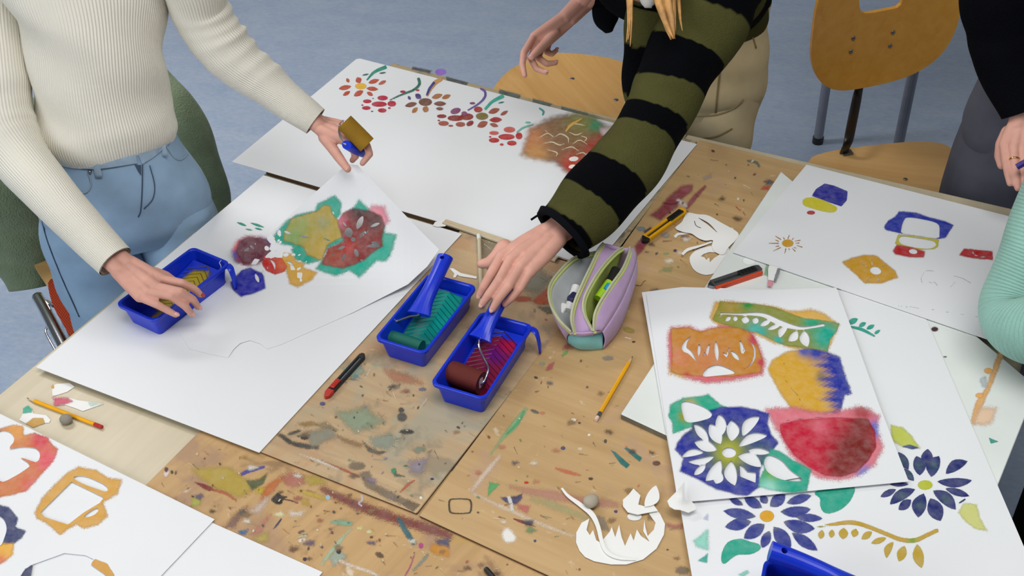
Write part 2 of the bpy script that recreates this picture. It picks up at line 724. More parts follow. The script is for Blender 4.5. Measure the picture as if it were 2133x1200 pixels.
def PX(p):
    """where a world point shows in the photograph"""
    v = np.asarray(p, float) - CAM
    d = v @ FW
    return (1066.5 + F * (v @ RX) / d, 600 - F * (v @ RU) / d)


def rect_px(corner, toward_a, toward_b, la, lb, z):
    """outline of a rectangular sheet from one corner and two edge directions seen in the photograph"""
    c_ = U(*corner, z)
    a = unit(U(*toward_a, z) - c_)
    b = unit(U(*toward_b, z) - c_)
    return [PX(q) for q in (c_, c_ + a * la, c_ + a * la + b * lb, c_ + b * lb)]


def K(pts, ox, oy, s=4.0):
    """points measured in an enlarged view of the photograph -> its pixels"""
    P = np.asarray(pts, float)
    return np.stack([ox + P[:, 0] / s, oy + P[:, 1] / s], 1)


def KL(L, ox, oy, s=4.0):
    """leaf rows (x0,y0,x1,y1,w[,bend]) measured in an enlarged view -> outlines"""
    out = []
    for r in L:
        b = r[5] if len(r) > 5 else 0.0
        out.append(leaf(ox + r[0] / s, oy + r[1] / s, ox + r[2] / s, oy + r[3] / s, r[4] / s, b))
    return out


def sheet(name, poly, z, th, mat, parent=None, holes=(), surf=None, grid=None):
    """card sheet (top at height z, or z + surf(x, y)) with real cut-outs"""
    pts, edges = [], []
    for lp in [poly] + list(holes):
        k = len(pts)
        lp = np.asarray(lp, float)
        if grid:
            q = []
            for i in range(len(lp)):
                a, b = lp[i], lp[(i + 1) % len(lp)]
                m_ = max(1, int(np.linalg.norm(b - a) / grid))
                q += [a + (b - a) * j / m_ for j in range(m_)]
            lp = np.array(q)
        pts += [tuple(q) for q in lp]
        edges += [(k + i, k + (i + 1) % len(lp)) for i in range(len(lp))]
    if grid:
        lo, hi = np.min(poly, 0), np.max(poly, 0)
        gx, gy = np.meshgrid(np.arange(lo[0], hi[0], grid), np.arange(lo[1], hi[1], grid))
        G = np.stack([gx.ravel(), gy.ravel()], 1)
        ok = sdist(G, np.asarray(poly, float)) > grid * 0.4
        for h in holes:
            ok &= sdist(G, np.asarray(h, float)) < -grid * 0.3
        pts += [tuple(q) for q in G[ok]]
    P, fs = cut_tris(pts, edges, poly, holes)
    zz = z + (surf(P) if surf is not None else 0)
    top = Uv(P, zz)
    bot = top - np.array([0, 0, th])
    # image y runs downwards, so triangles come out clockwise seen from above
    V, Fc = solid(top, bot, [tuple(reversed(f)) for f in fs])
    return mk(name, V, Fc, mat, parent, smooth=False)


def film(name, parent, blobs, z, holes=(), surf=None, mapf=None, lift=0.00022, mat='paint', big=28):
    """paint films: each blob dict(o outline, c colour, f fuzz, g gradients, s step, l layer);
    patches large enough to tell apart are parts of their own, specks stay together"""
    small = []
    for k, b in enumerate(blobs):
        o = np.asarray(b['o'], float)
        fz = float(b.get('f', 0.8))
        lo, hi = o.min(0) - fz * 1.5, o.max(0) + fz * 1.5
        ext = max(hi - lo)
        s = float(b.get('s', max(1.4, min(5.0, ext / 26))))
        xs = np.arange(lo[0], hi[0] + s, s)
        ys = np.arange(lo[1], hi[1] + s, s)
        gx, gy = np.meshgrid(xs, ys)
        G = np.stack([gx.ravel(), gy.ravel()], 1)
        sd = sdist(G, o)
        hd = np.full(len(G), 4.0)
        for h in holes:
            h = np.asarray(h, float)
            if (h.min(0) > hi).any() or (h.max(0) < lo).any():
                continue
            hd = np.minimum(hd, -sdist(G, h))
        keep = (sd > -1.6 * fz - s) & (hd > -1.5 * s - 1)
        c_ = np.tile(np.array(hexc(b['c'])[:3]), (len(G), 1))
        for (gx0, gy0, gr, gc) in b.get('g', []):
            d2 = ((G - np.array([gx0, gy0])) ** 2).sum(1) / (gr * gr)
            wgt = np.clip(1.3 * np.exp(-d2), 0, 1)[:, None]
            c_ = c_ * (1 - wgt) + np.array(hexc(gc)[:3]) * wgt
        for (x0, y0, x1, y1, gc) in b.get('gl', []):       # one colour rolled over another across a line
            e = np.array([x1 - x0, y1 - y0], float)
            t = ((G - np.array([x0, y0])) @ e) / (e @ e)
            t = t + .35 * np.sin(G[:, 1] * .31 + 1.3) * np.sin(G[:, 1] * .13) + .2 * np.sin(G[:, 0] * .5 + G[:, 1] * .8)
            wgt = np.clip(t, 0, 1)[:, None]
            wgt = wgt * wgt * (3 - 2 * wgt)
            c_ = c_ * (1 - wgt) + np.array(hexc(gc)[:3]) * wgt
        nx = len(xs)
        kk = keep.reshape(gx.shape)
        q = kk[:-1, :-1] & kk[1:, :-1] & kk[:-1, 1:] & kk[1:, 1:]
        ij = np.argwhere(q)
        if not len(ij):
            continue
        a = ij[:, 0] * nx + ij[:, 1]
        cells = np.stack([a, a + nx, a + nx + 1, a + 1], 1)
        used = np.unique(cells)
        idx = -np.ones(len(G), int)
        idx[used] = np.arange(len(used))
        P = G[used]
        up = lift * b.get('l', 1) + 7e-6 * k
        if mapf is not None:
            V = mapf(P) + np.array([0, 0, up])
        else:
            V = Uv(P, z + up + (surf(P) if surf is not None else 0))
        rec = (V, idx[cells], c_[used], np.clip(sd[used] / fz, -4, 4), np.clip(hd[used], -4, 4))
        if max(o.max(0) - o.min(0)) >= big or mapf is not None:
            _film(name, parent, [rec], mat)
        else:
            small.append(rec)
    if small:
        _film(name + '_specks' if len(small) < len(blobs) else name, parent, small, mat, 'stuff' if len(small) > 1 else None)


def _film(name, parent, recs, mat, kind=None):
    off, Fc = 0, []
    for r in recs:
        Fc += [tuple(f) for f in (r[1] + off)]
        off += len(r[0])
    cat = [np.concatenate([r[i] for r in recs]) for i in (0, 2, 3, 4)]
    return mk(name, cat[0], Fc, M[mat], parent, kind=kind, attrs={'pc': ('FLOAT_COLOR', cat[1]), 'sd': ('FLOAT', cat[2]), 'hd': ('FLOAT', cat[3])})


def B(o, c, f=0.8, g=(), l=1, **k):
    return dict(o=np.asarray(o, float), c=c, f=f, g=list(g), l=l, **k)


def OV(c, rows, f=0.7, l=1):
    return [B(oval(*r), c, f, l=l) for r in rows]


def LV(c, rows, f=0.7, l=1):
    return [B(leaf(*r), c, f, l=l) for r in rows]


# ---------------------------------------------------------------- the room
def struct(o):
    o['kind'] = 'structure'
    return o


struct(mk('floor', [(-4, -2, 0), (4, -2, 0), (4, 6, 0), (-4, 6, 0), (-4, -2, -.05), (4, -2, -.05), (4, 6, -.05), (-4, 6, -.05)],
          [(0, 1, 2, 3), (7, 6, 5, 4), (0, 4, 5, 1), (1, 5, 6, 2), (2, 6, 7, 3), (3, 7, 4, 0)], M['floor']))
struct(mk('wall_back', *box((0, 6.06, 1.5), (8.2, .1, 3.0)), M['wall']))
struct(mk('wall_right', *box((4.06, 2, 1.5), (.1, 8, 3.0)), M['wall']))
# low cream cupboard whose foot shows at the top left
cb = thing('storage_cupboard', (-1.55, 4.95, 0), 'low cream cupboard on the floor at the top edge, behind the cream sweater', 'cupboard')
ca = np.array([[.94, -.35, 0], [.35, .94, 0], [0, 0, 1.]])
c0 = U(349, 10, 0.04)
cc = c0 - ca[0] * .5 + ca[1] * .22
mk('body', *bevel(*box((cc[0], cc[1], .44), (1.0, .44, .8), ca), .006), M['cream'], cb)
mk('plinth', *box((cc[0], cc[1] + .01, .02), (.94, .38, .04), ca), M['blackplastic'], cb)
for k in (-.25, .25):
    d_ = mk('door', *bevel(*box((cc + ca[0] * k - ca[1] * .228 + np.array([0, 0, .44 - cc[2]])), (.48, .014, .74), ca), .003), M['cream'], cb)
    hp = cc + ca[0] * k * .35 - ca[1] * .245
    mk('handle', *tube([hp + np.array([0, 0, .5 - cc[2]]), hp + np.array([0, 0, .62 - cc[2]])], .005), M['steel'], d_)

# ---------------------------------------------------------------- tables
AX = unit([0.50, 0.866, 0])          # along the boards, away from the camera
BX = unit([0.866, -0.50, 0])         # across the boards, to the right
ZX = np.array([0, 0, 1.0])
ZT = 0.738                           # birch table tops
ZB = 0.7435                          # painted board on the tables
corner = U(818, 131, TZ)             # far left corner of the table


def slab(p, la, lb, z1, z0):
    """plate with one corner at p, running la along AX and lb along BX"""
    c_ = np.array([p[0], p[1], 0]) + AX * la / 2 + BX * lb / 2
    c_[2] = (z0 + z1) / 2
    return box(c_, (abs(la), abs(lb), z1 - z0), [AX, BX, ZX])


for i, (lab, off) in enumerate((('pale birch work table at the left, under the large blank sheet', 0.0),
                                ('pale birch work table under the boards and stencil sheets at the right', 0.825))):
    p = corner + BX * off
    ctr = p - AX * 0.95 + BX * 0.41
    t = thing('work_table', (ctr[0], ctr[1], 0), lab, 'table')
    mk('tabletop', *bevel(*slab(p, -1.9, 0.822, ZT, ZT - .026), .003), M['birch'], t)
    for a in (-.1, -1.8):
        for b in (.08, .74):
            q = p + AX * a + BX * b
            mk('leg', *tube([(q[0], q[1], 0), (q[0], q[1], ZT - .026)], .02, 14, .1), M['greysteel'], t)
    for a in (-.1, -1.8):
        q0, q1 = p + AX * a + BX * .08, p + AX * a + BX * .74
        mk('apron', *box(((q0[0] + q1[0]) / 2, (q0[1] + q1[1]) / 2, ZT - .05), (.03, .64, .045), [AX, BX, ZX]), M['greysteel'], t)


def board(name, quad, z1, z0, mat, label, edge=None):
    """drawing board with corners given where they lie on the table"""
    q = [np.array([*U(x, y, z1)[:2], 0]) for x, y in quad]
    top = np.array([[a[0], a[1], z1] for a in q])
    bot = np.array([[a[0], a[1], z0] for a in q])
    V, Fc = bevel(*solid(top, bot, [(3, 2, 1, 0)]), .0012, 1)
    o = mk(name, V, Fc, mat)
    if edge:
        o.data.materials.append(edge)
        for pl in o.data.polygons:
            if abs(pl.normal.z) < .7:
                pl.material_index = 1
    return tag(o, label, 'board')


def quad_from(p, la, lb, z):
    """pixel-free corner list -> world quad helper (returns world corners)"""
    p = np.array([p[0], p[1], z])
    return [p, p + BX * lb, p + BX * lb + AX * la, p + AX * la]


def wboard(name, pts, z1, z0, mat, label, edge=None):
    top = np.array([[a[0], a[1], z1] for a in pts])
    bot = np.array([[a[0], a[1], z0] for a in pts])
    n_ = np.cross(top[1] - top[0], top[2] - top[0])[2]
    V, Fc = bevel(*solid(top, bot, [(0, 1, 2, 3) if n_ > 0 else (3, 2, 1, 0)]), .0012, 1)
    o = mk(name, V, Fc, mat)
    if edge:
        o.data.materials.append(edge)
        for pl in o.data.polygons:
            if abs(pl.normal.z) < .7:
                pl.material_index = 1
    return tag(o, label, 'board')


pc = U(410, 903, ZB)
dl = unit(np.append((U(410, 903, ZB) - U(308, 1005, ZB))[:2], 0))
pq = [pc - dl * .62, pc - dl * .62 + BX * 1.05, pc + BX * 1.05 + dl * .12, pc + dl * .12]
bd_front = wboard('drawing_board', pq, ZB, ZT + .0003, M['board_c'],
                  'brown board covered in yellow, red and black paint marks at the bottom edge', M['edge'])
bd_mid = board('drawing_board', [(536, 938), (868, 1069), (1259, 567), (958, 480)], TZ - .001, ZB + .0003, M['board_a'],
               'grey stained plywood board under the two blue trays and the red cutter', M['edge'])
_r0, _r1 = U(873, 1073), U(1457, 291)
_far = unit(U(1690, 345) - U(1457, 288))
bd_right = wboard('drawing_board', [_r0, _r0 + unit(np.append((U(1140, 1197) - U(873, 1073))[:2], 0)) * .72, _r1 + _far * .62, _r1],
                  TZ, ZB + .0003, M['board_b'], 'light brown plywood board under the pencil case and the yellow pencil', M['edge'])
_f0 = U(553, 356)
bd_far = wboard('drawing_board', [_f0, U(1261, 565), U(1452, 294), corner], TZ, ZT + .0003, M['board_d'],
                'paint-flecked board under the far sheet of flower prints', M['edge'])
WZ = TZ + .0135
bd_white = board('drawing_board', [(1293, 862), (2006, 1193), (2160, 806), (1627, 357)][::1], WZ, TZ + .0003, M['whiteboard'],
                 'thick white coated board under the pile of stencil sheets at the right', M['wbedge'])

# ---------------------------------------------------------------- paper sheets, back to front
TP = TZ + .0004


def paper(poly, z, label, mat='paper', holes=(), surf=None, grid=None, th=.0005, name='paper_sheet', cat='paper'):
    o = sheet(name, poly, z, th, M[mat], None, holes, surf, grid)
    return tag(o, label, cat)


# ---- far sheet with the row of flower prints
p_far = paper([(483, 337), (742, 123), (750, 122), (1452, 300), (1238, 556)], TZ + .001,
              'large white sheet with a row of small flower prints, hanging over the far table corner')
bl = []
bl += LV('#b5482f', [(732, 180, 705, 185, 10), (727, 172, 722, 163, 7), (750, 173, 744, 161, 13), (767, 173, 790, 166, 9), (788, 176, 805, 168, 7),
                     (763, 184, 788, 186, 9), (764, 192, 777, 199, 8), (757, 189, 737, 200, 11), (730, 190, 714, 199, 8)])
bl += OV('#dfae2c', [(751.5, 179.5, 12, 6.5)])
bl += [B(stroke([(764, 167), (780, 150), (805, 139)], [3, 6, 8]), '#1f8a70', .7)]
bl += LV('#2b5a52', [(754, 157, 769, 154, 3.5), (789, 153, 805, 151, 3.5)])
bl += OV('#b01a38', [(790, 217, 16, 5.5), (797, 204, 11, 5), (765, 211, 9, 4), (816, 216, 9, 6), (763, 225, 9, 4), (796, 230, 9, 4.5), (755, 219, 2.5, 1.5),
                     (811, 225, 3, 2), (839, 191, 6, 2.6), (870, 188, 4, 2)])
bl += OV('#3b3f52', [(777, 205, 2, 1.2), (775, 232, 3, 1.2)])
bl += [B(stroke([(811, 209), (837, 197), (862, 187), (874, 175), (871, 162)], [2.5, 4, 5, 6, 6]), '#1f6659', .7)]
bl += LV('#7a4a3c', [(869, 215, 843, 221, 10), (903, 216, 930, 216, 10), (908, 226, 924, 227, 7)])
bl += LV('#a86c3c', [(899, 204, 922, 197, 10), (889, 221, 884, 234, 13), (870, 224, 858, 235, 9), (920, 205, 939, 198, 9)])
bl += LV('#4a3a78', [(877, 205, 865, 196, 11), (855, 208, 850, 200, 6)])
bl += OV('#714635', [(886, 212.5, 14, 8)])
bl += [B(stroke([(889, 200), (897, 185), (908, 171), (921, 165)], [5, 7, 9, 6]), '#c08c44', .9),
       B(stroke([(889, 198), (895, 184), (905, 171)], [4, 5, 5]), '#2a2a86', .9, l=2)]
bl += [B(stroke([(974, 230), (997, 216), (1010, 202), (1010, 190), (1000, 184)], [3, 4, 5, 5, 4]), '#5f4f98', .8)]
bl += OV('#8c3028', [(949, 246, 17, 6), (972, 243, 14, 7), (920, 242, 10, 4), (979, 257, 8, 5, -.5), (914, 251, 3, 1.5)])
bl += OV('#a04a38', [(924, 257, 11, 5), (959, 259, 10, 5), (939, 262, 5, 2)])
bl += OV('#80406a', [(949, 231, 11, 6, -.3), (967, 236, 6, 4), (984, 215, 6, 2.4)])
bl += OV('#7c6c2e', [(1004, 242, 13, 7.5)])
bl += OV('#a5382e', [(996, 228, 9, 6)])
bl += LV('#9a4c36', [(1017, 235, 1041, 227, 11), (1042, 240, 1058, 231, 7), (1020, 258, 1038, 263, 8), (1016, 254, 994, 264, 13)])
bl += LV('#a32a28', [(1019, 250, 1046, 249, 11)])
bl += [B(stroke([(1010, 228), (1025, 212), (1049, 199)], [5, 6, 8]), '#2aa58e', .8)]
bl += LV('#2c7a70', [(1037, 215, 1051, 212, 3)])
bl += OV('#c75c50', [(1061, 270, 12, 6), (1029, 277, 10, 4)])
bl += OV('#b52c2e', [(1055, 285, 17, 6), (1081, 283, 7, 7), (1029, 292, 11, 5), (1066, 298, 10, 5), (1045, 301, 4, 2.4), (1021, 285, 3, 1.5)])
bl += [B(stroke([(1076, 276), (1090, 266), (1111, 259)], [3, 4, 3]), '#6ab5a6', .8), B(oval(1100, 255, 6, 2), '#6ab5a6', .8),
       B(stroke([(1123, 225), (1132, 232), (1130, 240)], [3, 4, 3]), '#2a998a', .8)]
# large brown stencilled patch
bl += [B([(1088, 322), (1104, 268), (1150, 246), (1200, 236), (1238, 244), (1258, 262), (1300, 285), (1310, 310), (1290, 335), (1262, 350), (1235, 378),
          (1205, 382), (1175, 352), (1155, 336), (1120, 331)], '#83603f', 11,
         [(1105, 290, 28, '#bd7a4c'), (1115, 325, 25, '#c08a4a'), (1215, 246, 34, '#7f7b38'), (1242, 262, 14, '#2f8a5a'), (1195, 345, 26, '#b5341f'),
          (1215, 372, 16, '#dba534'), (1262, 292, 18, '#b0542c'), (1285, 300, 20, '#34508a'), (1240, 312, 22, '#b53a20')], s=4),
       B([(1250, 268), (1285, 262), (1290, 280), (1268, 288), (1255, 282)], '#e4cfd2', 7, l=2)]
for r in ([(1122, 288), (1140, 278), (1153, 285)], [(1156, 285), (1168, 279), (1183, 287), (1184, 298)], [(1185, 275), (1200, 281), (1214, 276)],
          [(1128, 300), (1150, 296), (1165, 302), (1180, 298)], [(1192, 301), (1207, 292), (1224, 301)], [(1170, 312), (1190, 306), (1205, 314)],
          [(1210, 283), (1222, 288), (1215, 297)], [(1140, 312), (1160, 318), (1158, 326)], [(1135, 271), (1142, 277)], [(1182, 262), (1200, 258), (1219, 262)],
          [(1230, 330), (1243, 326)], [(1200, 322), (1214, 318), (1222, 323)]):
    bl.append(B(stroke(r, [1.2] + [2.6] * (len(r) - 2) + [1.2]), '#d9c6a2', .6, l=3))
bl += [B(stroke([(1178, 274), (1190, 260), (1212, 247)], [3, 6, 3]), '#d0a443', .8, l=3), B(oval(1195, 331, 10, 5, -.1), '#efe9e0', .7, l=3),
       B(oval(1192, 347, 8, 4, -.2), '#efe9e0', .7, l=3), B(oval(1230, 322, 11, 4, -.1), '#d8c8a8', .7, l=3)]
film('flower_print', p_far, bl, TZ + .001)

# ---- big sheet in the middle
p_mid = paper([(75, 765), (540, 943), (962, 487), (549, 365)], TZ + .0012,
              'large blank white sheet under the yellow tray and the lifted stencil')
film('leaf_print', p_mid, LV('#1f8a74', [(493, 463, 514, 471, 5), (521, 464, 551, 474, 5), (511, 477, 526, 480, 3), (530, 475, 547, 479, 4)]), TZ + .0012)

# ---- stencil lifted at one corner by the hand
_ctl = np.array([(365, 680, 0), (395, 727, 0), (475, 745, 0), (585, 718, 0), (735, 651, .001), (450, 610, 0), (500, 560, 0), (560, 520, .004), (620, 620, 0), (700, 590, .004),
                 (732, 343, .170), (660, 398, .112), (605, 447, .062), (540, 512, .016), (830, 432, .098), (915, 520, .036), (850, 590, .016), (720, 440, .085),
                 (780, 490, .062), (660, 500, .034), (720, 540, .022), (800, 570, .016), (480, 660, 0), (600, 680, 0), (760, 385, .135)], float)


def _tps(ctl):
    P = ctl[:, :2] / 100
    n_ = len(P)

    def phi(r2):
        return np.where(r2 > 1e-12, r2 * np.log(np.maximum(r2, 1e-12)) / 2, 0)
    A = np.zeros((n_ + 3, n_ + 3))
    A[:n_, :n_] = phi(((P[:, None] - P[None]) ** 2).sum(2)) + np.eye(n_) * .02
    A[:n_, n_] = 1
    A[:n_, n_ + 1:] = P
    A[n_:, :n_] = A[:n_, n_:].T
    wv = np.linalg.solve(A, np.append(ctl[:, 2], [0, 0, 0]))

    def f(Q):
        Q = np.asarray(Q, float) / 100
        return np.maximum(0, phi(((Q[:, None] - P[None]) ** 2).sum(2)) @ wv[:n_] + wv[n_] + Q @ wv[n_ + 1:])
    return f


s1surf = _tps(_ctl)
s1 = [(365, 680), (395, 727), (435, 737), (475, 745), (486, 728), (500, 715), (520, 709), (540, 715), (556, 727), (585, 718), (735, 651), (850, 592), (890, 555), (915, 520),
      (870, 475), (800, 402), (745, 344), (728, 342), (705, 357), (605, 447), (480, 567)]
q = (400, 300, 4.0)
h1 = KL([(1372, 715, 1425, 595, 48), (1480, 692, 1572, 655, 26), (1255, 650, 1290, 690, 16), (1320, 800, 1365, 790, 36), (1395, 790, 1440, 720, 24),
         (1440, 850, 1580, 850, 26), (1490, 815, 1560, 840, 30), (1355, 870, 1385, 945, 34), (1275, 905, 1250, 985, 22), (1205, 880, 1280, 850, 24),
         (1150, 930, 1200, 905, 14), (765, 725, 830, 752, 22), (890, 765, 975, 780, 20), (1090, 785, 1160, 810, 14), (1170, 560, 1185, 590, 14),
         (1400, 960, 1430, 980, 20), (1440, 760, 1475, 710, 16)], *q) + \
    [closed(K([(1270, 740), (1285, 705), (1320, 700), (1340, 735), (1320, 775), (1290, 765)], *q), 14)] + \
    KL([(420, 890, 480, 850, 26, .2), (480, 840, 520, 880, 22), (525, 850, 548, 815, 10, -.2), (400, 860, 430, 900, 8, .2), (505, 905, 520, 945, 10),
        (540, 900, 535, 945, 10), (645, 960, 690, 1050, 20, -.15), (620, 1010, 635, 1045, 9), (525, 1075, 558, 1158, 30), (590, 1050, 600, 1100, 18)], *q) + \
    [K([(780, 970), (830, 985), (850, 1015), (805, 1000)], *q)]
sten1 = paper(s1, TZ + .0022, 'stencil sheet with green leaf and dark red flower paint, one corner lifted by a hand', 'paper', h1, s1surf, 14, .0005,
              'stencil_sheet', 'stencil')
bl = [B(K([(665, 795), (690, 760), (780, 650), (870, 590), (1020, 560), (1050, 500), (1190, 430), (1240, 490), (1235, 590), (1190, 640), (1240, 690), (1250, 760),
           (1270, 810), (1140, 860), (1060, 970), (960, 1000), (860, 960), (830, 880), (840, 850), (740, 830)], *q), '#189a82', 5, s=3),
      B(K([(770, 730), (830, 620), (950, 585), (1040, 560), (1095, 510), (1150, 515), (1165, 580), (1225, 640), (1255, 770), (1130, 840), (1080, 970), (960, 925),
           (930, 860), (760, 800)], *q), '#a8923c', 3.5, [(*K([(900, 680)], *q)[0], 22, '#8f964a'), (*K([(1090, 900)], *q)[0], 22, '#b59a48'), (*K([(1090, 660)], *q)[0], 14, '#93905a'),
                                                         (*K([(840, 780)], *q)[0], 18, '#7f9a55')], l=2, s=3),
      B(K([(1340, 540), (1390, 470), (1490, 560), (1600, 620), (1605, 740), (1700, 760), (1650, 930), (1610, 975), (1540, 970), (1390, 1110), (1310, 1050), (1200, 1100),
           (1030, 1040), (1100, 950), (1300, 800)], *q), '#16a088', 6, s=3),
      B(K([(1480, 560), (1500, 520), (1600, 520), (1640, 640), (1590, 680)], *q), '#d98596', 9, l=2),
      B(K([(1215, 650), (1255, 575), (1340, 535), (1480, 560), (1575, 600), (1600, 680), (1580, 800), (1590, 850), (1500, 900), (1430, 970), (1330, 1010), (1250, 1035),
           (1080, 1000), (1130, 870), (1270, 810), (1230, 700)], *q), '#7d2a26', 4.5,
        [(*K([(1400, 550)], *q)[0], 22, '#472c2c'), (*K([(1520, 640)], *q)[0], 20, '#552a2a'), (*K([(1230, 640)], *q)[0], 14, '#b55a6a'), (*K([(1180, 960)], *q)[0], 28, '#93402f'),
         (*K([(1300, 860)], *q)[0], 14, '#a32a22')], l=3, s=3),
      B(K([(330, 900), (380, 800), (450, 765), (580, 768), (650, 805), (685, 880), (630, 960), (545, 1000), (430, 1012), (360, 965)], *q), '#8a2348', 7,
        [(*K([(330, 860)], *q)[0], 18, '#c22f3f'), (*K([(660, 830)], *q)[0], 16, '#4a2f96'), (*K([(340, 930)], *q)[0], 10, '#3a2fa0')], s=3),
      B(K([(365, 900), (400, 810), (470, 780), (570, 782), (640, 820), (660, 880), (600, 960), (530, 990), (430, 995)], *q), '#5c1731', 3, l=2, s=3),
      B(K([(720, 940), (770, 908), (830, 920), (860, 970), (940, 1000), (920, 1030), (1040, 1070), (1000, 1130), (880, 1190), (820, 1170), (800, 1100), (780, 1040)], *q), '#cf9f3a', 5, s=3),
      B(K([(582, 1000), (600, 930), (640, 918), (740, 940), (792, 1020), (770, 1062), (690, 1087), (620, 1055)], *q), '#bb1f1c', 2, [(*K([(760, 1000)], *q)[0], 14, '#cf5a2a')], l=2, s=2.5),
      B([(480, 588), (503, 563), (522, 558), (536, 565), (548, 570), (553, 600), (528, 611), (502, 618), (484, 602)], '#1416a0', 3.5, l=3, s=2.5)]
film('roller_paint', sten1, bl, TZ + .0022, h1, s1surf)

# ---- sheets at the lower left
p_l2 = paper(rect_px((672, 1192), (442, 1089), (560, 1322), .70, .40, ZB + .0012), ZB + .0012, 'blank white sheet peeking out below the cup stencil at the bottom left')
q = (0, 850, 3.43)
h2 = [K([(290, 745), (510, 527), (742, 640), (712, 678), (600, 745), (485, 833), (320, 780)], *q), closed(K([(522, 493), (600, 487), (690, 520), (760, 560), (765, 598), (640, 560), (560, 525)], *q), 20),
      closed(K([(597, 780), (640, 742), (700, 712), (698, 742), (655, 772)], *q), 14),
      closed(K([(-20, 185), (50, 165), (95, 195), (100, 240), (62, 292), (160, 278), (260, 290), (287, 335), (270, 385), (245, 385), (140, 352), (215, 405), (180, 440), (100, 490), (0, 525), (-60, 400)], *q), 44),
      K([(235, 1118), (460, 1037), (610, 1052), (668, 1080), (650, 1120), (745, 1185), (800, 1240), (740, 1340), (560, 1400), (320, 1380), (210, 1260)], *q),
      closed(K([(-40, 790), (0, 775), (30, 800), (48, 860), (30, 930), (0, 985), (-60, 940)], *q), 20)]
sten2 = paper(rect_px((447, 1082), (0, 862), (335, 1200), .60, .42, ZB + .0032), ZB + .0032, 'stencil sheet with a cut-out cup in ochre paint at the bottom left', 'paper', h2, name='stencil_sheet', cat='stencil')
bl = [B(K([(250, 745), (300, 650), (380, 560), (480, 465), (560, 422), (690, 445), (770, 500), (868, 512), (840, 610), (760, 660), (735, 680), (770, 770), (700, 830), (600, 860), (545, 828),
           (480, 870), (430, 905), (330, 820), (262, 790)], *q), '#c8932c', 5, s=3),
      B(K([(-40, 160), (100, 122), (165, 130), (170, 195), (250, 180), (340, 210), (370, 262), (415, 292), (380, 380), (290, 480), (185, 595), (80, 620), (-40, 645)], *q), '#bf6b28', 4,
        [(*K([(290, 230)], *q)[0], 20, '#c22434'), (*K([(345, 380)], *q)[0], 26, '#cf4450'), (*K([(220, 560)], *q)[0], 22, '#c85a48'), (*K([(120, 150)], *q)[0], 22, '#d08c34'), (*K([(10, 470)], *q)[0], 12, '#b01c24')], s=3),
      B(K([(-30, 690), (60, 708), (130, 790), (110, 850), (185, 880), (150, 930), (92, 972), (20, 1000), (-30, 960)], *q), '#12235c', 3.5, s=3),
      B(K([(-30, 1000), (20, 965), (95, 970), (92, 1040), (40, 1090), (-30, 1125)], *q), '#d9a024', 5, [(*K([(0, 1100)], *q)[0], 14, '#cf6a3a')], l=2),
      B(K([(120, 1240), (180, 1150), (236, 1116), (232, 1180), (225, 1240)], *q), '#111d52', 1.5),
      B(K([(645, 1115), (680, 1080), (765, 1112), (815, 1190), (820, 1240), (790, 1235)], *q), '#c68f2a', 1.5)]
film('roller_paint', sten2, bl, ZB + .0032, h2[:4] + h2[4:])

# ---- stack at the right
q5 = (1600, 850, 3.43)
q6 = (1300, 850, 3.43)
q7 = (1600, 600, 4.0)
p_r2 = paper([(1372, 790), (1443, 1210), (1475, 1330), (2215, 1330), (1929, 664), (1880, 560), (1480, 700)], WZ + .0012,
             'large white sheet printed with blue daisies and an ochre vine, lower right')
bl = [B(x, '#1d2668', .9) for x in KL([(1130, 420, 1140, 292, 85), (1085, 482, 1058, 342, 92, .08), (1165, 492, 1222, 342, 100, -.12), (1268, 470, 1425, 380, 78, -.1), (1205, 525, 1462, 518, 68, .05),
                                       (1265, 575, 1440, 630, 52), (1178, 590, 1342, 726, 88, -.08), (1158, 645, 1232, 808, 112), (1112, 610, 1072, 782, 104, .08), (1022, 655, 932, 728, 66),
                                       (1052, 580, 868, 690, 78, .08), (915, 580, 802, 635, 46), (1005, 545, 868, 545, 34), (1042, 520, 962, 432, 54), (1002, 440, 930, 315, 68)], *q5)]
for i in (1, 2, 6, 8, 10, 13, 14):
    bl[i]['g'] = [(*bl[i]['o'].mean(0), 9, '#30485f')]
bl += [B(oval(*K([(1122, 550)], *q5)[0], 15.5, 10), '#b0b61e', .8)]
bl += [B(K([(878, 122), (960, 140), (1020, 200), (1085, 285), (1000, 272), (960, 275), (885, 230)], *q5), '#b9c052', 4), B(K([(960, 275), (1010, 262), (1080, 285), (1030, 295)], *q5), '#3a4a78', 1.5, l=2),
       B(K([(1360, 745), (1400, 680), (1490, 690), (1510, 780), (1565, 880), (1480, 860), (1400, 800)], *q5), '#c6c878', 4), B(stroke(K([(1365, 680), (1410, 650)], *q5), 3), '#22285a', .8),
       B(closed(K([(330, 605), (450, 560), (610, 560), (600, 640), (540, 710), (470, 745), (405, 750), (372, 700), (370, 645)], *q5), 40), '#149b82', 1.2),
       B(stroke(K([(325, 858), (450, 832), (600, 818), (720, 850), (850, 902), (950, 940), (1050, 945), (1130, 910), (1215, 870)], *q5), np.array([6, 20, 30, 28, 28, 30, 32, 28, 28]) / 3.43, 40), '#b8962f', 1.2,
         [(*K([(1030, 945)], *q5)[0], 9, '#7f9a34'), (*K([(380, 850)], *q5)[0], 10, '#8f9030')])]
bl += [B(x, '#b89a36', 1.0) for x in KL([(385, 872, 375, 935, 46), (458, 868, 450, 928, 42), (540, 856, 536, 937, 68), (628, 862, 610, 922, 52), (742, 883, 668, 937, 48), (846, 928, 735, 967, 42),
                                         (895, 955, 845, 1072, 52, .12), (975, 985, 935, 1096, 68), (1065, 972, 1097, 1142, 78, .05)], *q5)]
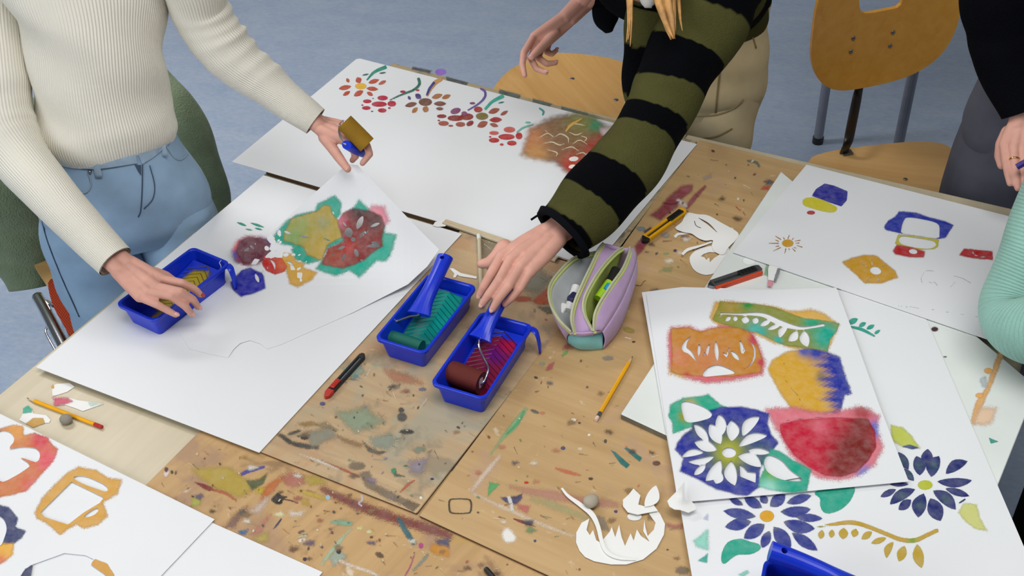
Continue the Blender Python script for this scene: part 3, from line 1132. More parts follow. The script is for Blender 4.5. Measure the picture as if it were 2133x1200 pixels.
bl += [B(x, '#2c3784', 1.6, [(*x[0], 9, '#565a78')]) for x in KL([(850, 692, 752, 648, 44), (985, 712, 858, 640, 72), (1022, 682, 975, 625, 56), (1042, 702, 1152, 618, 84), (1160, 680, 1338, 625, 64),
                                                                (1115, 740, 1335, 722, 78, .05), (1228, 780, 1418, 790, 58), (1138, 812, 1365, 862, 92, .05), (1198, 892, 1382, 1018, 78), (1068, 850, 1192, 1005, 100),
                                                                (1040, 878, 985, 1000, 68), (1005, 830, 855, 932, 92), (908, 812, 722, 850, 84), (942, 775, 708, 735, 74)], *q6)]
bl += [B(oval(*K([(1020, 772)], *q6)[0], 15, 12), '#d19b22', .8), B(closed(K([(695, 1050), (740, 960), (830, 935), (900, 955), (965, 975), (970, 1010), (900, 1045), (800, 1052), (712, 1115)], *q6), 40), '#149b82', 1.2),
       B(K([(500, 950), (597, 870), (595, 1010), (520, 985)], *q6), '#8accbb', 7), B(K([(530, 1090), (597, 1040), (592, 1105)], *q6), '#3aa394', 3), B(K([(570, 790), (597, 760), (597, 800)], *q6), '#b9bcd6', 4),
       B(K([(820, 1190), (880, 1160), (890, 1175), (850, 1200)], *q6), '#7fc4b4', 4),
       B(stroke(K([(665, 318), (780, 345), (890, 402)], *q7), [3, 6.5, 3]), '#159884', .8)]
bl += [B(x, '#159884', .8) for x in KL([(662, 298, 748, 255, 46), (755, 322, 816, 286, 36), (818, 342, 886, 308, 34), (884, 382, 934, 350, 26), (640, 248, 660, 282, 22)], *q7)]
film('daisy_print', p_r2, bl, WZ + .0012)
film('paint_smear', bd_white, [B(stroke(K([(1965, 480), (1905, 640), (1835, 830), (1760, 960), (1710, 1130)], *q7), [9, 11, 9, 15, 10]), '#d9a566', 4),
                                B(K([(1760, 1000), (1900, 1000), (1860, 1130), (1710, 1140)], *q7), '#e0bd9e', 9), B(oval(*K([(1835, 690)], *q7)[0], 9, 6), '#e0a55a', 1.5),
                                B(oval(*K([(1760, 895)], *q7)[0], 8, 5), '#e0a55a', 2), B(oval(*K([(1388, 343)], *q7)[0], 7, 5), '#43202e', 2), B(oval(*K([(1475, 573)], *q7)[0], 4, 1.2), '#4a4a4a', 1),
                                B(K([(1770, 760), (1810, 740), (1820, 830), (1780, 820)], *q7), '#b5bcc0', 5), B([(2060, 912), (2080, 920), (2064, 924)], '#1b8f80', .8),
                                B([(1597, 552), (1608, 556), (1600, 575), (1592, 572)], '#86b08a', 3), B(oval(1560, 543, 14, 9), '#e9efec', 2)], WZ)

q8 = (1600, 300, 4.0)
h3 = [closed(K([(1110, 705), (1125, 650), (1155, 612), (1290, 628), (1415, 665), (1427, 735), (1412, 785), (1250, 765), (1115, 742)], *q8), 26),
      closed(K([(1085, 790), (1115, 768), (1250, 785), (1388, 812), (1395, 850), (1330, 873), (1200, 858), (1105, 830)], *q8), 24), oval(*K([(1208, 895)], *q8)[0], 9.3, 5.4, .15),
      stroke(K([(1702, 890), (1722, 925), (1812, 945)], *q8), 2.2), oval(*K([(895, 1055)], *q8)[0], 12, 8.2, .2)]
for r in ((912, 1010, 905, 1020), (940, 1030, 990, 1010), (862, 1105, 815, 1155), (910, 1105, 925, 1150), (862, 965, 868, 1010), (780, 1005, 835, 1020), (885, 1100, 880, 1112)):
    h3.append(stroke(K([r[:2], r[2:]], *q8), 2.0, 4))
p_r1b = paper([(1684, 352), (1540, 524), (2055, 702), (2175, 560), (2200, 484)], WZ + .0022, 'blank white sheet just under the blue cap stencil at the far right')
sten3 = paper([(1680, 343), (1527, 526), (2065, 710), (2180, 560), (2210, 478)], WZ + .0035, 'white stencil sheet with blue cap prints and a small ochre sun at the far right', 'paper', h3, name='stencil_sheet', cat='stencil')
bl = [B(K([(363, 432), (400, 375), (470, 330), (545, 345), (663, 395), (655, 470), (610, 520), (520, 490)], *q8), '#22248f', 1),
      B(closed(K([(285, 490), (302, 455), (370, 446), (450, 465), (560, 518), (575, 545), (540, 570), (450, 560), (380, 540), (305, 515)], *q8), 30), '#c9bf20', 1), B(oval(*K([(357, 572)], *q8)[0], 8.6, 4.2), '#b02a32', .8),
      B(oval(*K([(163, 827)], *q8)[0], 12, 8), '#c7951f', .8)]
for r in ((178, 755, 165, 790), (60, 767, 108, 797), (125, 777, 137, 795), (213, 783, 200, 797), (60, 800, 90, 812), (222, 810, 270, 802), (5, 827, 88, 828), (230, 827, 260, 824), (60, 853, 92, 850), (238, 845, 285, 860),
          (42, 892, 105, 862), (138, 912, 148, 870), (172, 870, 178, 882), (200, 868, 228, 895), (212, 862, 236, 868)):
    bl.append(B(stroke(K([r[:2], r[2:]], *q8), [1.2, 2.2], 4), '#a86f2c', .6))
bl += [B(K([(965, 690), (1000, 640), (1060, 605), (1090, 562), (1230, 572), (1330, 608), (1480, 645), (1545, 675), (1500, 745), (1480, 780), (1412, 790), (1110, 745), (1060, 735), (980, 715)], *q8), '#1b2ea0', 2.5, s=2.5),
       B(K([(1058, 830), (1085, 752), (1200, 765), (1422, 795), (1415, 855), (1380, 875), (1260, 880), (1095, 845)], *q8), '#bdb52c', 2, l=2), B(K([(1040, 890), (1070, 842), (1190, 862), (1305, 895), (1295, 942), (1180, 942), (1060, 918)], *q8), '#b21a22', 3, l=3),
       B(K([(1590, 925), (1635, 872), (1870, 895), (1870, 965), (1700, 950), (1640, 938)], *q8), '#b2161f', 2.5),
       B(K([(617, 985), (700, 950), (800, 925), (900, 930), (960, 980), (1060, 1060), (1080, 1110), (945, 1160), (805, 1160), (740, 1095), (690, 1050)], *q8), '#c4921f', 3.5, s=2.5)]
for r in ([(1310, 1060), (1340, 1055), (1385, 1060)], [(1300, 1070), (1275, 1120), (1285, 1160)], [(1550, 1100), (1620, 1120), (1690, 1160)], [(1340, 1150), (1370, 1160), (1385, 1150), (1410, 1180)], [(1560, 1150), (1520, 1190)]):
    bl.append(B(stroke(K(r, *q8), .9), '#a5a5aa', .5))
for r in ([(1085, 145), (1090, 160)], [(1110, 145), (1112, 160)], [(1150, 150), (1155, 165), (1165, 150)], [(1180, 155), (1260, 170)], [(1280, 166), (1780, 246)]):
    bl.append(B(stroke(K(r, *q7), .8), '#b5b5b8', .5))
film('roller_paint', sten3, bl, WZ + .0035, h3)

p_r3b = paper([(1337, 609), (1420, 598), (1720, 606), (1850, 960), (1412, 1042)], WZ + .0048, 'thin white sheet just under the apple and daisy stencil, its left edge showing')
q9 = (1300, 580, 4.0)
h4 = [stroke(K([(798, 290), (950, 297), (1150, 302), (1300, 370), (1450, 412), (1560, 405), (1672, 384)], *q9), np.array([16, 18, 36, 52, 32, 22, 26]) / 4, 30)]
h4 += KL([(785, 322, 820, 302, 16), (842, 358, 892, 312, 36), (930, 308, 924, 360, 40), (1015, 312, 1005, 378, 68), (1112, 322, 1078, 378, 56), (1225, 345, 1128, 396, 46), (1308, 382, 1190, 426, 40), (1362, 402, 1292, 498, 60, .15),
          (1445, 432, 1368, 524, 72, -.1), (1500, 430, 1528, 572, 84, .08)], *q9)
h4 += [stroke(K([(566, 468), (515, 530), (500, 585), (545, 615), (604, 690)], *q9), np.array([4, 24, 44, 34, 6]) / 4, 20), leaf(*(K([(628, 535), (620, 655)], *q9).ravel()), 6.5), leaf(*(K([(722, 535), (695, 650)], *q9).ravel()), 6, .1),
       leaf(*(K([(763, 515), (778, 695)], *q9).ravel()), 9), leaf(*(K([(822, 615), (862, 655)], *q9).ravel()), 5), leaf(*(K([(878, 568), (850, 668)], *q9).ravel()), 4), leaf(*(K([(888, 600), (962, 685)], *q9).ravel()), 9),
       leaf(*(K([(960, 508), (975, 640)], *q9).ravel()), 7, -.1), leaf(*(K([(1013, 578), (985, 638)], *q9).ravel()), 4), leaf(*(K([(652, 655), (690, 600)], *q9).ravel()), 3.5),
       closed(K([(655, 815), (690, 750), (770, 720), (840, 737), (930, 788), (800, 808)], *q9), 24), stroke(K([(1025, 495), (1082, 570), (1085, 660), (1040, 730), (965, 772)], *q9), np.array([3, 14, 18, 12, 3]) / 4, 20)]
h4 += [stroke(K([(1115, 112), (1150, 92), (1250, 78), (1500, 62), (1740, 70), (1790, 150)], *q6), 1.3, 26),
       closed([(1420, 838), (1440, 838), (1470, 850), (1484, 864), (1470, 874), (1432, 880), (1422, 862)], 24)]
h4 += KL([(703, 192, 680, 42, 78), (768, 238, 765, 85, 92, .08), (845, 202, 970, 60, 80, -.12), (815, 277, 1028, 195, 68, -.1), (880, 300, 1048, 318, 50), (810, 338, 985, 420, 88, -.1), (764, 375, 792, 555, 92, .1),
          (692, 455, 655, 542, 74), (690, 368, 582, 522, 84, -.1), (585, 405, 498, 480, 48), (650, 340, 452, 382, 50, -.1), (572, 318, 408, 350, 52, .1), (665, 300, 500, 240, 78), (605, 240, 500, 112, 64), (692, 258, 612, 110, 88)], *q6)
h4 += [K([(825, 400), (850, 420), (880, 455), (943, 460), (940, 535), (830, 490)], *q6), oval(*K([(750, 318)], *q6)[0], 15, 11), closed(K([(1000, 380), (1035, 335), (1120, 370), (1185, 440), (1278, 512), (1200, 522), (1100, 502), (1020, 450)], *q6), 30)]
sten4 = paper([(1346, 612), (1400, 610), (1742, 599), (1776, 690), (1832, 845), (1893, 1003), (1600, 1031), (1412, 1047)], WZ + .0072,
              'stencil sheet with cut-out daisy, vine, orange apple and red pot paint, right of the pencil', 'paper', h4, name='stencil_sheet', cat='stencil')
bl = [B(K([(715, 330), (760, 195), (900, 195), (1080, 215), (1250, 235), (1400, 275), (1560, 260), (1660, 290), (1740, 350), (1790, 390), (1740, 500), (1690, 610), (1450, 590), (1230, 530), (1100, 465), (960, 430), (780, 390)], *q9), '#d2a548', 6, s=3),
      B(K([(738, 335), (775, 260), (800, 190), (900, 203), (1050, 208), (1250, 240), (1390, 295), (1500, 335), (1620, 345), (1795, 375), (1770, 440), (1715, 510), (1695, 608), (1600, 590), (1450, 572), (1330, 555), (1240, 515), (1110, 450), (960, 420), (800, 372), (742, 348)], *q9),
        '#82892f', 2.5, [(*K([(1680, 480)], *q9)[0], 28, '#14a088'), (*K([(1560, 360)], *q9)[0], 18, '#1f9a70'), (*K([(1100, 450)], *q9)[0], 22, '#3aa69a'), (*K([(880, 225)], *q9)[0], 20, '#a08a2c'), (*K([(1030, 215)], *q9)[0], 10, '#2f8a3c'), (*K([(1280, 520)], *q9)[0], 10, '#22a090')], l=2, s=3),
      B(K([(370, 470), (390, 410), (530, 400), (640, 440), (800, 395), (960, 400), (1070, 460), (1120, 560), (1175, 700), (1150, 800), (900, 850), (690, 870), (470, 820), (375, 790)], *q9), '#d0606a', 8, [(*K([(430, 800)], *q9)[0], 20, '#d0a040')], s=3),
      B(K([(388, 440), (400, 420), (530, 410), (640, 445), (760, 412), (960, 412), (1060, 462), (1105, 540), (1155, 690), (1135, 780), (900, 818), (650, 815), (470, 800), (392, 780), (402, 620)], *q9), '#bb7d22', 3,
        [(*K([(1085, 510)], *q9)[0], 11, '#bb1c3c'), (*K([(1140, 700)], *q9)[0], 7, '#bb1c3c'), (*K([(470, 660)], *q9)[0], 22, '#c87a4c'), (*K([(700, 680)], *q9)[0], 36, '#c27a44'), (*K([(520, 820)], *q9)[0], 8, '#bb1c3c')], l=2, s=3),
      B(K([(1195, 760), (1240, 680), (1300, 640), (1400, 600), (1560, 580), (1700, 615), (1795, 660), (1825, 760), (1850, 840), (1895, 960), (1835, 970), (1815, 1060), (1800, 1132), (1700, 1140), (1420, 1122), (1300, 950)], *q9), '#cd9d2a', 5,
        [(*K([(1600, 606)], *q9)[0], 18, '#2a3a9c'), (*K([(1500, 596)], *q9)[0], 13, '#4450a0'), (*K([(1640, 820)], *q9)[0], 10, '#8a7444')], gl=[(*K([(1590, 800)], *q9)[0], *K([(1730, 770)], *q9)[0], '#1f2c96')], s=3),
      B(stroke(K([(1530, 640), (1400, 642), (1335, 700), (1322, 800), (1380, 900), (1450, 980), (1505, 1118)], *q9), 1.2, 30), '#7f6a2a', .6, l=3),
      B(K([(1015, 10), (1200, -5), (1450, 40), (1550, 20), (1700, -10), (1815, 50), (1810, 160), (1845, 280), (1790, 400), (1700, 470), (1550, 512), (1400, 500), (1290, 430), (1190, 330), (1140, 240), (1080, 130)], *q6), '#d4707e', 9,
        [(*K([(1790, 150)], *q6)[0], 16, '#6a6ac0'), (*K([(1700, 30)], *q6)[0], 18, '#a8454c'), (*K([(1720, 470)], *q6)[0], 16, '#7a70c0')], s=3),
      B(K([(1115, 115), (1250, 85), (1500, 68), (1740, 78), (1792, 160), (1800, 280), (1740, 380), (1660, 455), (1550, 490), (1430, 480), (1320, 420), (1210, 330), (1150, 240), (1118, 180)], *q6), '#bb1536', 3,
        [(*K([(1660, 300)], *q6)[0], 48, '#741b18'), (*K([(1560, 420)], *q6)[0], 30, '#7a1d1a'), (*K([(1700, 120)], *q6)[0], 26, '#7c1d1c'), (*K([(1400, 130)], *q6)[0], 16, '#cc5a6c')], l=2, s=3),
      B(K([(318, 60), (330, -20), (420, -70), (560, -85), (600, -100), (690, -20), (800, 20), (640, 60), (440, 150), (350, 180), (345, 100)], *q6), '#16a080', 4, [(*K([(470, -20)], *q6)[0], 12, '#b89a3a'), (*K([(430, 60)], *q6)[0], 12, '#8a9030')], s=3),
      B(K([(365, 295), (380, 250), (430, 185), (485, 150), (500, 60), (560, 28), (700, -5), (830, -10), (960, 15), (1035, 40), (1022, 110), (1052, 190), (1102, 250), (1052, 312), (1005, 380), (965, 450), (968, 560), (880, 625), (800, 615), (650, 575), (520, 505), (398, 450), (425, 360)], *q6), '#1c2592', 4,
        [(*K([(750, 318)], *q6)[0], 46, '#5c7034'), (*K([(750, 318)], *q6)[0], 24, '#a0a222'), (*K([(520, 130)], *q6)[0], 24, '#2f4468'), (*K([(980, 330)], *q6)[0], 24, '#3c5468')], l=3, s=2.5),
      B(K([(962, 560), (970, 500), (1000, 440), (990, 380), (1050, 295), (1110, 308), (1200, 370), (1335, 440), (1305, 590), (1200, 605), (1080, 590)], *q6), '#149b80', 4, [(*K([(1050, 480)], *q6)[0], 14, '#4f9a34'), (*K([(1030, 580)], *q6)[0], 20, '#8accba')], l=4, s=3)]
film('roller_paint', sten4, bl, WZ + .0072, h4)


# ---------------------------------------------------------------- paint trays
def rrect(w_, l_, r, n=5):
    P = []
    for cx, cy, a0 in ((w_ / 2 - r, l_ / 2 - r, 0), (-w_ / 2 + r, l_ / 2 - r, 90), (-w_ / 2 + r, -l_ / 2 + r, 180), (w_ / 2 - r, -l_ / 2 + r, 270)):
        for k in range(n):
            a = math.radians(a0 + 90 * k / (n - 1))
            P.append((cx + r * math.cos(a), cy + r * math.sin(a)))
    return np.array(P)


TW, TL, TH = .107, .208, .05


def tray(corners, zb, label, pcol, film_o, film_g=(), well=None, hook=1, fuzz=4, ribm='blue'):
    """corners: near-left, near-right, far-right, far-left of the rim as photographed"""
    c_ = np.mean([U(x, y, zb + TH) for x, y in corners], 0)
    far = (U(*corners[2], zb + TH) + U(*corners[3], zb + TH)) / 2
    near = (U(*corners[0], zb + TH) + U(*corners[1], zb + TH)) / 2
    ay = unit((far - near) * [1, 1, 0])
    ax = np.array([ay[1], -ay[0], 0])
    o = np.array([c_[0], c_[1], zb])
    t = thing('paint_tray', o, label, 'tray', 'blue roller trays')

    def W(P, z):
        P = np.asarray(P, float)
        return o + P[:, :1] * ax + P[:, 1:2] * ay + np.outer(np.broadcast_to(z, len(P)), [0, 0, 1])
    rings = [(TW - .030, TL - .030, .006, .001), (TW - .026, TL - .026, .008, 0.0), (TW - .010, TL - .012, .012, TH - .008), (TW - .002, TL - .002, .012, TH - .008), (TW, TL, .013, TH - .006),
             (TW, TL, .013, TH - .001), (TW - .002, TL - .002, .012, TH), (TW - .010, TL - .010, .011, TH), (TW - .012, TL - .013, .011, TH - .002), (TW - .029, TL - .029, .007, .004)]
    V, Fc, n_ = [], [], 20
    for w_, l_, r, z in rings:
        V.append(W(rrect(w_, l_, r), z))
    V = np.concatenate(V)
    for i in range(len(rings) - 1):
        for j in range(n_):
            Fc.append((i * n_ + j, i * n_ + (j + 1) % n_, (i + 1) * n_ + (j + 1) % n_, (i + 1) * n_ + j))
    Fc.append(tuple(range(n_ - 1, -1, -1)))
    Fc.append(tuple((len(rings) - 1) * n_ + j for j in range(n_)))
    mk('tray_body', V, Fc, M['blue'], t, smooth=False)

    def zr(y):                      # ramp profile
        return np.clip(.005 + (np.asarray(y) + .042) * .19, .005, .034)
    yy = np.array([-.046, -.042, -.02, .0, .02, .04, .06, .08, .089])
    hw = .040
    top = np.array([[s_ * (hw + .15 * float(zr(y)) / 1.0 * .25), y] for y in yy for s_ in (-1, 1)])
    zt = zr(top[:, 1])
    Vt = W(top, zt)
    Vb = W(top, .0035)
    fs = [(2 * i, 2 * i + 1, 2 * i + 3, 2 * i + 2) for i in range(len(yy) - 1)]
    rmp = mk('ramp', *solid(Vt, Vb, fs), M['blue'], t)
    for k in range(11):             # chevron ribs
        y0 = -.030 + k * .0105
        for s_ in (-1, 1):
            a = np.array([[0, y0 + .012], [s_ * .036, y0 - .010]])
            pts = W(a, zr(a[:, 1]) + .0006)
            mk('rib', *tube(pts, .0009, 5, .02), M[ribm], rmp)
    blobs = [B(np.array(film_o, float) , pcol, fuzz, film_g, s=3)]
    film('wet_paint', t, blobs, 0, mapf=lambda P: W(P / 1000, zr(P[:, 1] / 1000) + .0006), mat='wet')
    if well:
        film('paint_pool', t, [B(np.array([(-38, -88), (38, -88), (38, -40), (-38, -40)], float), well, 2, s=4)], 0, mapf=lambda P: W(P / 1000, .0066), mat='wet')
    if hook:                        # bent support leg at the far rim
        p = W(np.array([[TW / 2 - .004, TL / 2 - .006]]), TH - .004)[0]
        q_ = W(np.array([[TW / 2 + .010, TL / 2 - .012]]), TH - .006)[0]
        r_ = W(np.array([[TW / 2 + .020, TL / 2 - .020]]), .004)[0]
        V, Fc, _, _ = loft([p, q_, (q_ + r_) / 2 + ax * .002, r_], [(.006, .002), (.007, .002), (.006, .002), (.004, .002)], ay, 10, .004)
        mk('support_leg', V, Fc, M['blue'], t, smooth=True)
    return t, W, ax, ay


M['tealfoam'] = plain('teal_soaked_foam', '#0d6658', 0.55, bump=0.3, bscale=900)
M['redfoam'] = plain('dark_red_foam', '#5e1c14', 0.75, bump=0.35, bscale=900)
M['ochrefoam'] = plain('ochre_foam', '#8f6a08', 0.75, bump=0.35, bscale=900, var=0.1)
M['foamcore'] = plain('foam_core', '#c9a7a0', 0.7)

M['tealrib'] = plain('teal_coated_plastic', '#0a5c5e', .3)
M['redrib'] = plain('red_coated_plastic', '#4d0d26', .3)
M['ochrerib'] = plain('ochre_coated_plastic', '#5f5313', .4)
FO = [(-37, -44), (37, -44), (38, 0), (36, 60), (30, 82), (-10, 88), (-34, 80), (-38, 20)]
trT, WT, axT, ayT = tray([(777.9, 702.7), (886, 739), (995.4, 595), (892.5, 568)], TZ, 'blue tray with teal paint and a roller, nearer the pencil-free middle of the board',
                         '#0f7a72', FO, [(0, 60, 30, '#159a8a'), (20, 20, 25, '#0f8f84')], '#0b5f60', hook=0, ribm='tealrib')
trT['label'] = 'blue paint tray holding teal paint and a teal roller'
trR, WR, axR, ayR = tray([(895.7, 797.7), (1009.7, 834), (1111, 677.3), (1003, 647)], TZ, 'blue paint tray holding dark red paint, in front of the hand',
                         '#7d1436', [(-36, -44), (32, -44), (36, 10), (38, 50), (30, 70), (-10, 72), (-30, 50), (-37, 10)], [(10, 35, 20, '#5a1670'), (25, 60, 18, '#a01440'), (-20, -20, 25, '#6a1030')], '#5c0c28', ribm='redrib')
trY, WY, axY, ayY = tray([(238, 635), (320, 669), (481, 544), (402, 514)], TZ + .0016, 'blue paint tray with mustard yellow paint under the hand of the cream sweater',
                         '#9a8612', [(-30, -44), (34, -44), (30, 10), (28, 56), (12, 76), (-20, 66), (-28, 20)], [(0, 40, 20, '#a8941a')], None, fuzz=6, ribm='ochrerib')
film('paint_pool', trY, [B(np.array([(-8, -86), (36, -86), (36, -44), (-8, -44)], float), '#8f7c14', 5, s=4)], 0, mapf=lambda P: WY(P / 1000, .0066), mat='wet')
mk('thread', *tube([WY(np.array([[.036, .086]]), .028)[0], WY(np.array([[.038, .090]]), .044)[0], WY(np.array([[.030, .094]]), .049)[0], WY(np.array([[.033, .098]]), TH + .001)[0]], .0007, 6), M['whiteboard'], trY)

trB, WB_, axB, ayB = tray([(1640, 1168), (1560, 1290), (1880, 1380), (1880, 1212)], WZ + .0014, 'blue paint tray cut off by the bottom edge, on the daisy print sheet',
                          '#1a3a8a', FO, (), None, hook=0)


# ---------------------------------------------------------------- rollers
def roller(label, a, b, r, wire, handle, hr, foam, hole=True, flare=None, zbase=None, holed=.9):
    """sleeve from a to b; wire and handle polylines, all in the world"""
    a, b = np.array(a), np.array(b)
    base = (a + b) / 2 - np.array([0, 0, r])
    t = thing('paint_roller', base, label, 'paint roller', 'small paint rollers')
    ax_ = unit(b - a)
    rs = [(a, r * .93), (a + ax_ * .002, r), (b - ax_ * .002, r), (b, r * .93)]
    V, Fc, _, _ = loft([p for p, _ in rs], [(q_, q_) for _, q_ in rs], (0, 0, 1) if abs(ax_[2]) < .8 else (1, 0, 0), 30, .003)
    mk('foam_sleeve', V, Fc, M[foam], t, smooth=False)
    for p, s_ in ((a, -1), (b, 1)):
        c_ = mk('sleeve_end', *tube([p - ax_ * s_ * .001, p + ax_ * s_ * .0012], r * .5, 16, .001), M['foamcore'], t)
    mk('wire_frame', *tube(wire, .0022, 10, .003), M['chrome'], t)
    H = np.array(handle, float)
    k = len(H)
    hd_ = unit(H[-1] - H[0])
    sd_ = unit(np.cross(hd_, [0, 0, 1]))
    rr = hr
    V, Fc, _, _ = loft(H, rr, sd_, 24, .004)
    if hole:
        hp = H[0] + (H[-1] - H[0]) * holed
        hn = unit(np.cross(sd_, hd_))

        def mods(o):
            cv, cf = tube([hp - hn * .05, hp + hn * .05], .0045, 16, .05)
            cm = bpy.data.meshes.new('cut')
            cm.from_pydata(cv.tolist(), [], cf)
            cobj = bpy.data.objects.new('cut', cm)
            scene.collection.objects.link(cobj)
            bm_ = o.modifiers.new('b', 'BOOLEAN')
            bm_.object = cobj
            bm_.operation = 'DIFFERENCE'
            bm_.solver = 'EXACT'
            w_ = o.modifiers.new('w', 'WELD')
            o.modifiers.move(1, 0)
            return [cobj]
        V, Fc = apply_mods(V, Fc, mods)
    hd = mk('handle', V, Fc, M['blue'], t, smooth=False)
    if flare is not None:
        c_ = H[0]
        mk('handle_collar', *bevel(*box(c_ - hd_ * .002, (flare[0], .012, flare[1]), [sd_, hd_, np.cross(sd_, hd_)]), .003), M['blue'], hd)
    return t


sT0, sT1 = U(812, 703, TZ + .020), U(876, 724, TZ + .020)
eT = unit(sT1 - sT0)
hT = [U(872, 655, TZ + .047), U(884, 628, TZ + .055), U(898, 600, TZ + .064), U(913, 568, TZ + .074), U(927, 536, TZ + .083)]
roller('paint roller soaked in teal paint resting in the teal tray', sT0, sT1, .0145,
       [sT0 + eT * .004, sT0 - eT * .004, U(806, 690, TZ + .026), U(817, 674, TZ + .036), U(852, 660, TZ + .046), hT[0], hT[1]], hT,
       [(.0235, .006), (.0175, .010), (.0150, .0125), (.0150, .0125), (.0165, .012)], 'tealfoam', True, None, holed=.93)
hT2 = U(880, 664, TZ + .030)
sR0, sR1 = U(940, 775, TZ + .0265), U(1001, 797, TZ + .0265)
eR = unit(sR1 - sR0)
hR = [U(1000, 706, TZ + .050), U(1010, 687, TZ + .058), U(1022, 664, TZ + .067), U(1040, 630, TZ + .080), U(1056, 600, TZ + .092)]
roller('paint roller with a dark red sleeve gripped by the hand over the red tray', sR0, sR1, .021,
       [sR1 - eR * .004, sR1 + eR * .004, U(1012, 786, TZ + .030), U(1017, 766, TZ + .036), U(1005, 740, TZ + .044), U(998, 722, TZ + .048), hR[0], hR[1]], hR,
       [(.0235, .006), (.0175, .010), (.0145, .0120), (.0140, .0120), (.0145, .011)], 'redfoam', True)
# roller held up by the hand at the lifted corner
s10, s11 = U(719, 256, .985), U(764, 301, .985)
_rv = unit(U(742, 279, .985) - CAM)
_sm = (s10 + s11) / 2
s10, s11 = (_sm + (p_ - _sm) - _rv * ((p_ - _sm) @ _rv) for p_ in (s10, s11))
e1 = unit(s11 - s10)
h1p = [U(722, 302, .968), U(732, 306, .957), U(744, 312, .945), U(756, 318, .930)]
roller('mustard yellow paint roller held in the fist over the lifted stencil', s10, s11, .0185,
       [s10 + e1 * .004, s10 - e1 * .005, U(708, 258, .975), U(707, 280, .966), U(715, 298, .967), h1p[0]], h1p, [(.012, .009), (.014, .011), (.012, .011), (.011, .010)], 'ochrefoam', False)
sB0, sB1 = WB_(np.array([[-.03, -.06]]), .022)[0], WB_(np.array([[.03, -.06]]), .022)[0]
zb4 = WZ + .05
hB = [U(1780, 1222, zb4 + .018), U(1730, 1198, zb4 + .024), U(1690, 1180, zb4 + .029), U(1650, 1164, zb4 + .034), U(1604, 1148, zb4 + .040)]
roller('paint roller with a blue handle lying across the tray at the bottom edge', sB0, sB1, .019, [sB1, sB1 + (sB1 - sB0) * .12, U(1840, 1250, zb4 + .01), hB[0], hB[1]], hB,
       [(.017, .009), (.0135, .0125), (.0135, .0132), (.0140, .0140), (.0150, .0150)], 'redfoam', True, holed=.86)


# ---------------------------------------------------------------- cutters and pencils
def along(p, q_):
    d = unit(q_ - p)
    s_ = unit(np.cross([0, 0, 1], d))
    return d, s_, np.cross(d, s_)


def cutter(label, p, q_, wd, ht, bodym, tipm, slidem, steel=True, tip_len=.022, slide=(.25, .42), body2=None):
    """p = tip end on the table, q_ = tail"""
    d, s_, u_ = along(p, q_)
    L = np.linalg.norm(q_ - p)
    t = thing('utility_knife', (p + q_) / 2, label, 'utility knife')
    o = p + u_ * .0002
    out = [(tip_len, -wd / 2), (L - .008, -wd / 2), (L, -wd / 2 + .005), (L, wd / 2 - .003), (L - .006, wd / 2), (tip_len, wd / 2)]
    slot = [(tip_len + .004, -wd * .16), (L - .012, -wd * .16), (L - .012, wd * .16), (tip_len + .004, wd * .16)]
    mk('body', *bevel(*prism(out, o, d, s_, u_, ht, [slot]), .0012), M[bodym], t)
    mk('blade_channel', *prism([(.004, -wd * .28), (L - .010, -wd * .28), (L - .010, wd * .28), (.004, wd * .28)], o + u_ * ht * .25, d, s_, u_, ht * .42), M['steel'], t)
    mk('tip', *bevel(*prism([(0, -wd * .2), (.006, -wd * .52), (tip_len, -wd * .52), (tip_len, wd * .52), (.010, wd * .46), (0, wd * .05)], o, d, s_, u_, ht * 1.04), .0012), M[tipm], t)
    a0, a1 = slide[0] * L, slide[1] * L
    sl = mk('slider', *bevel(*prism([(a0, -wd * .34), (a1, -wd * .34), (a1, wd * .34), (a0, wd * .34)], o + u_ * ht, d, s_, u_, .0035), .0012), M[slidem], t)
    for k in range(4):
        x = a0 + (a1 - a0) * (.2 + .2 * k)
        mk('grip_ridge', *box(o + d * x + u_ * (ht + .0042), (.0014, wd * .5, .0014), [d, s_, u_]), M[slidem], sl)
    if body2:
        mk('grip_strip', *bevel(*prism([(tip_len, -wd * .66), (L - .004, -wd * .66), (L - .004, -wd * .42), (tip_len, -wd * .42)], o, d, s_, u_, ht * .95), .001), M[body2], t)
    return t


cutter('black utility knife with a red tip lying beside the large blank sheet', U(677, 832, TZ - .001), U(759, 742, TZ - .001), .014, .008, 'blackplastic', 'redplastic', 'redplastic', tip_len=.020, slide=(.18, .36))
cutter('yellow utility knife with a black slider beside the pencil case', U(1337, 507, TZ), U(1426, 442, TZ), .019, .009, 'yellowplastic', 'blackplastic', 'blackplastic', tip_len=.014, slide=(.62, .92))
cutter('dark utility knife with an orange edge on the white board', U(1474, 602, WZ), U(1584, 565, WZ), .021, .011, 'graphite', 'steel', 'blackplastic', tip_len=.01, slide=(.58, .9), body2='orangeplastic')


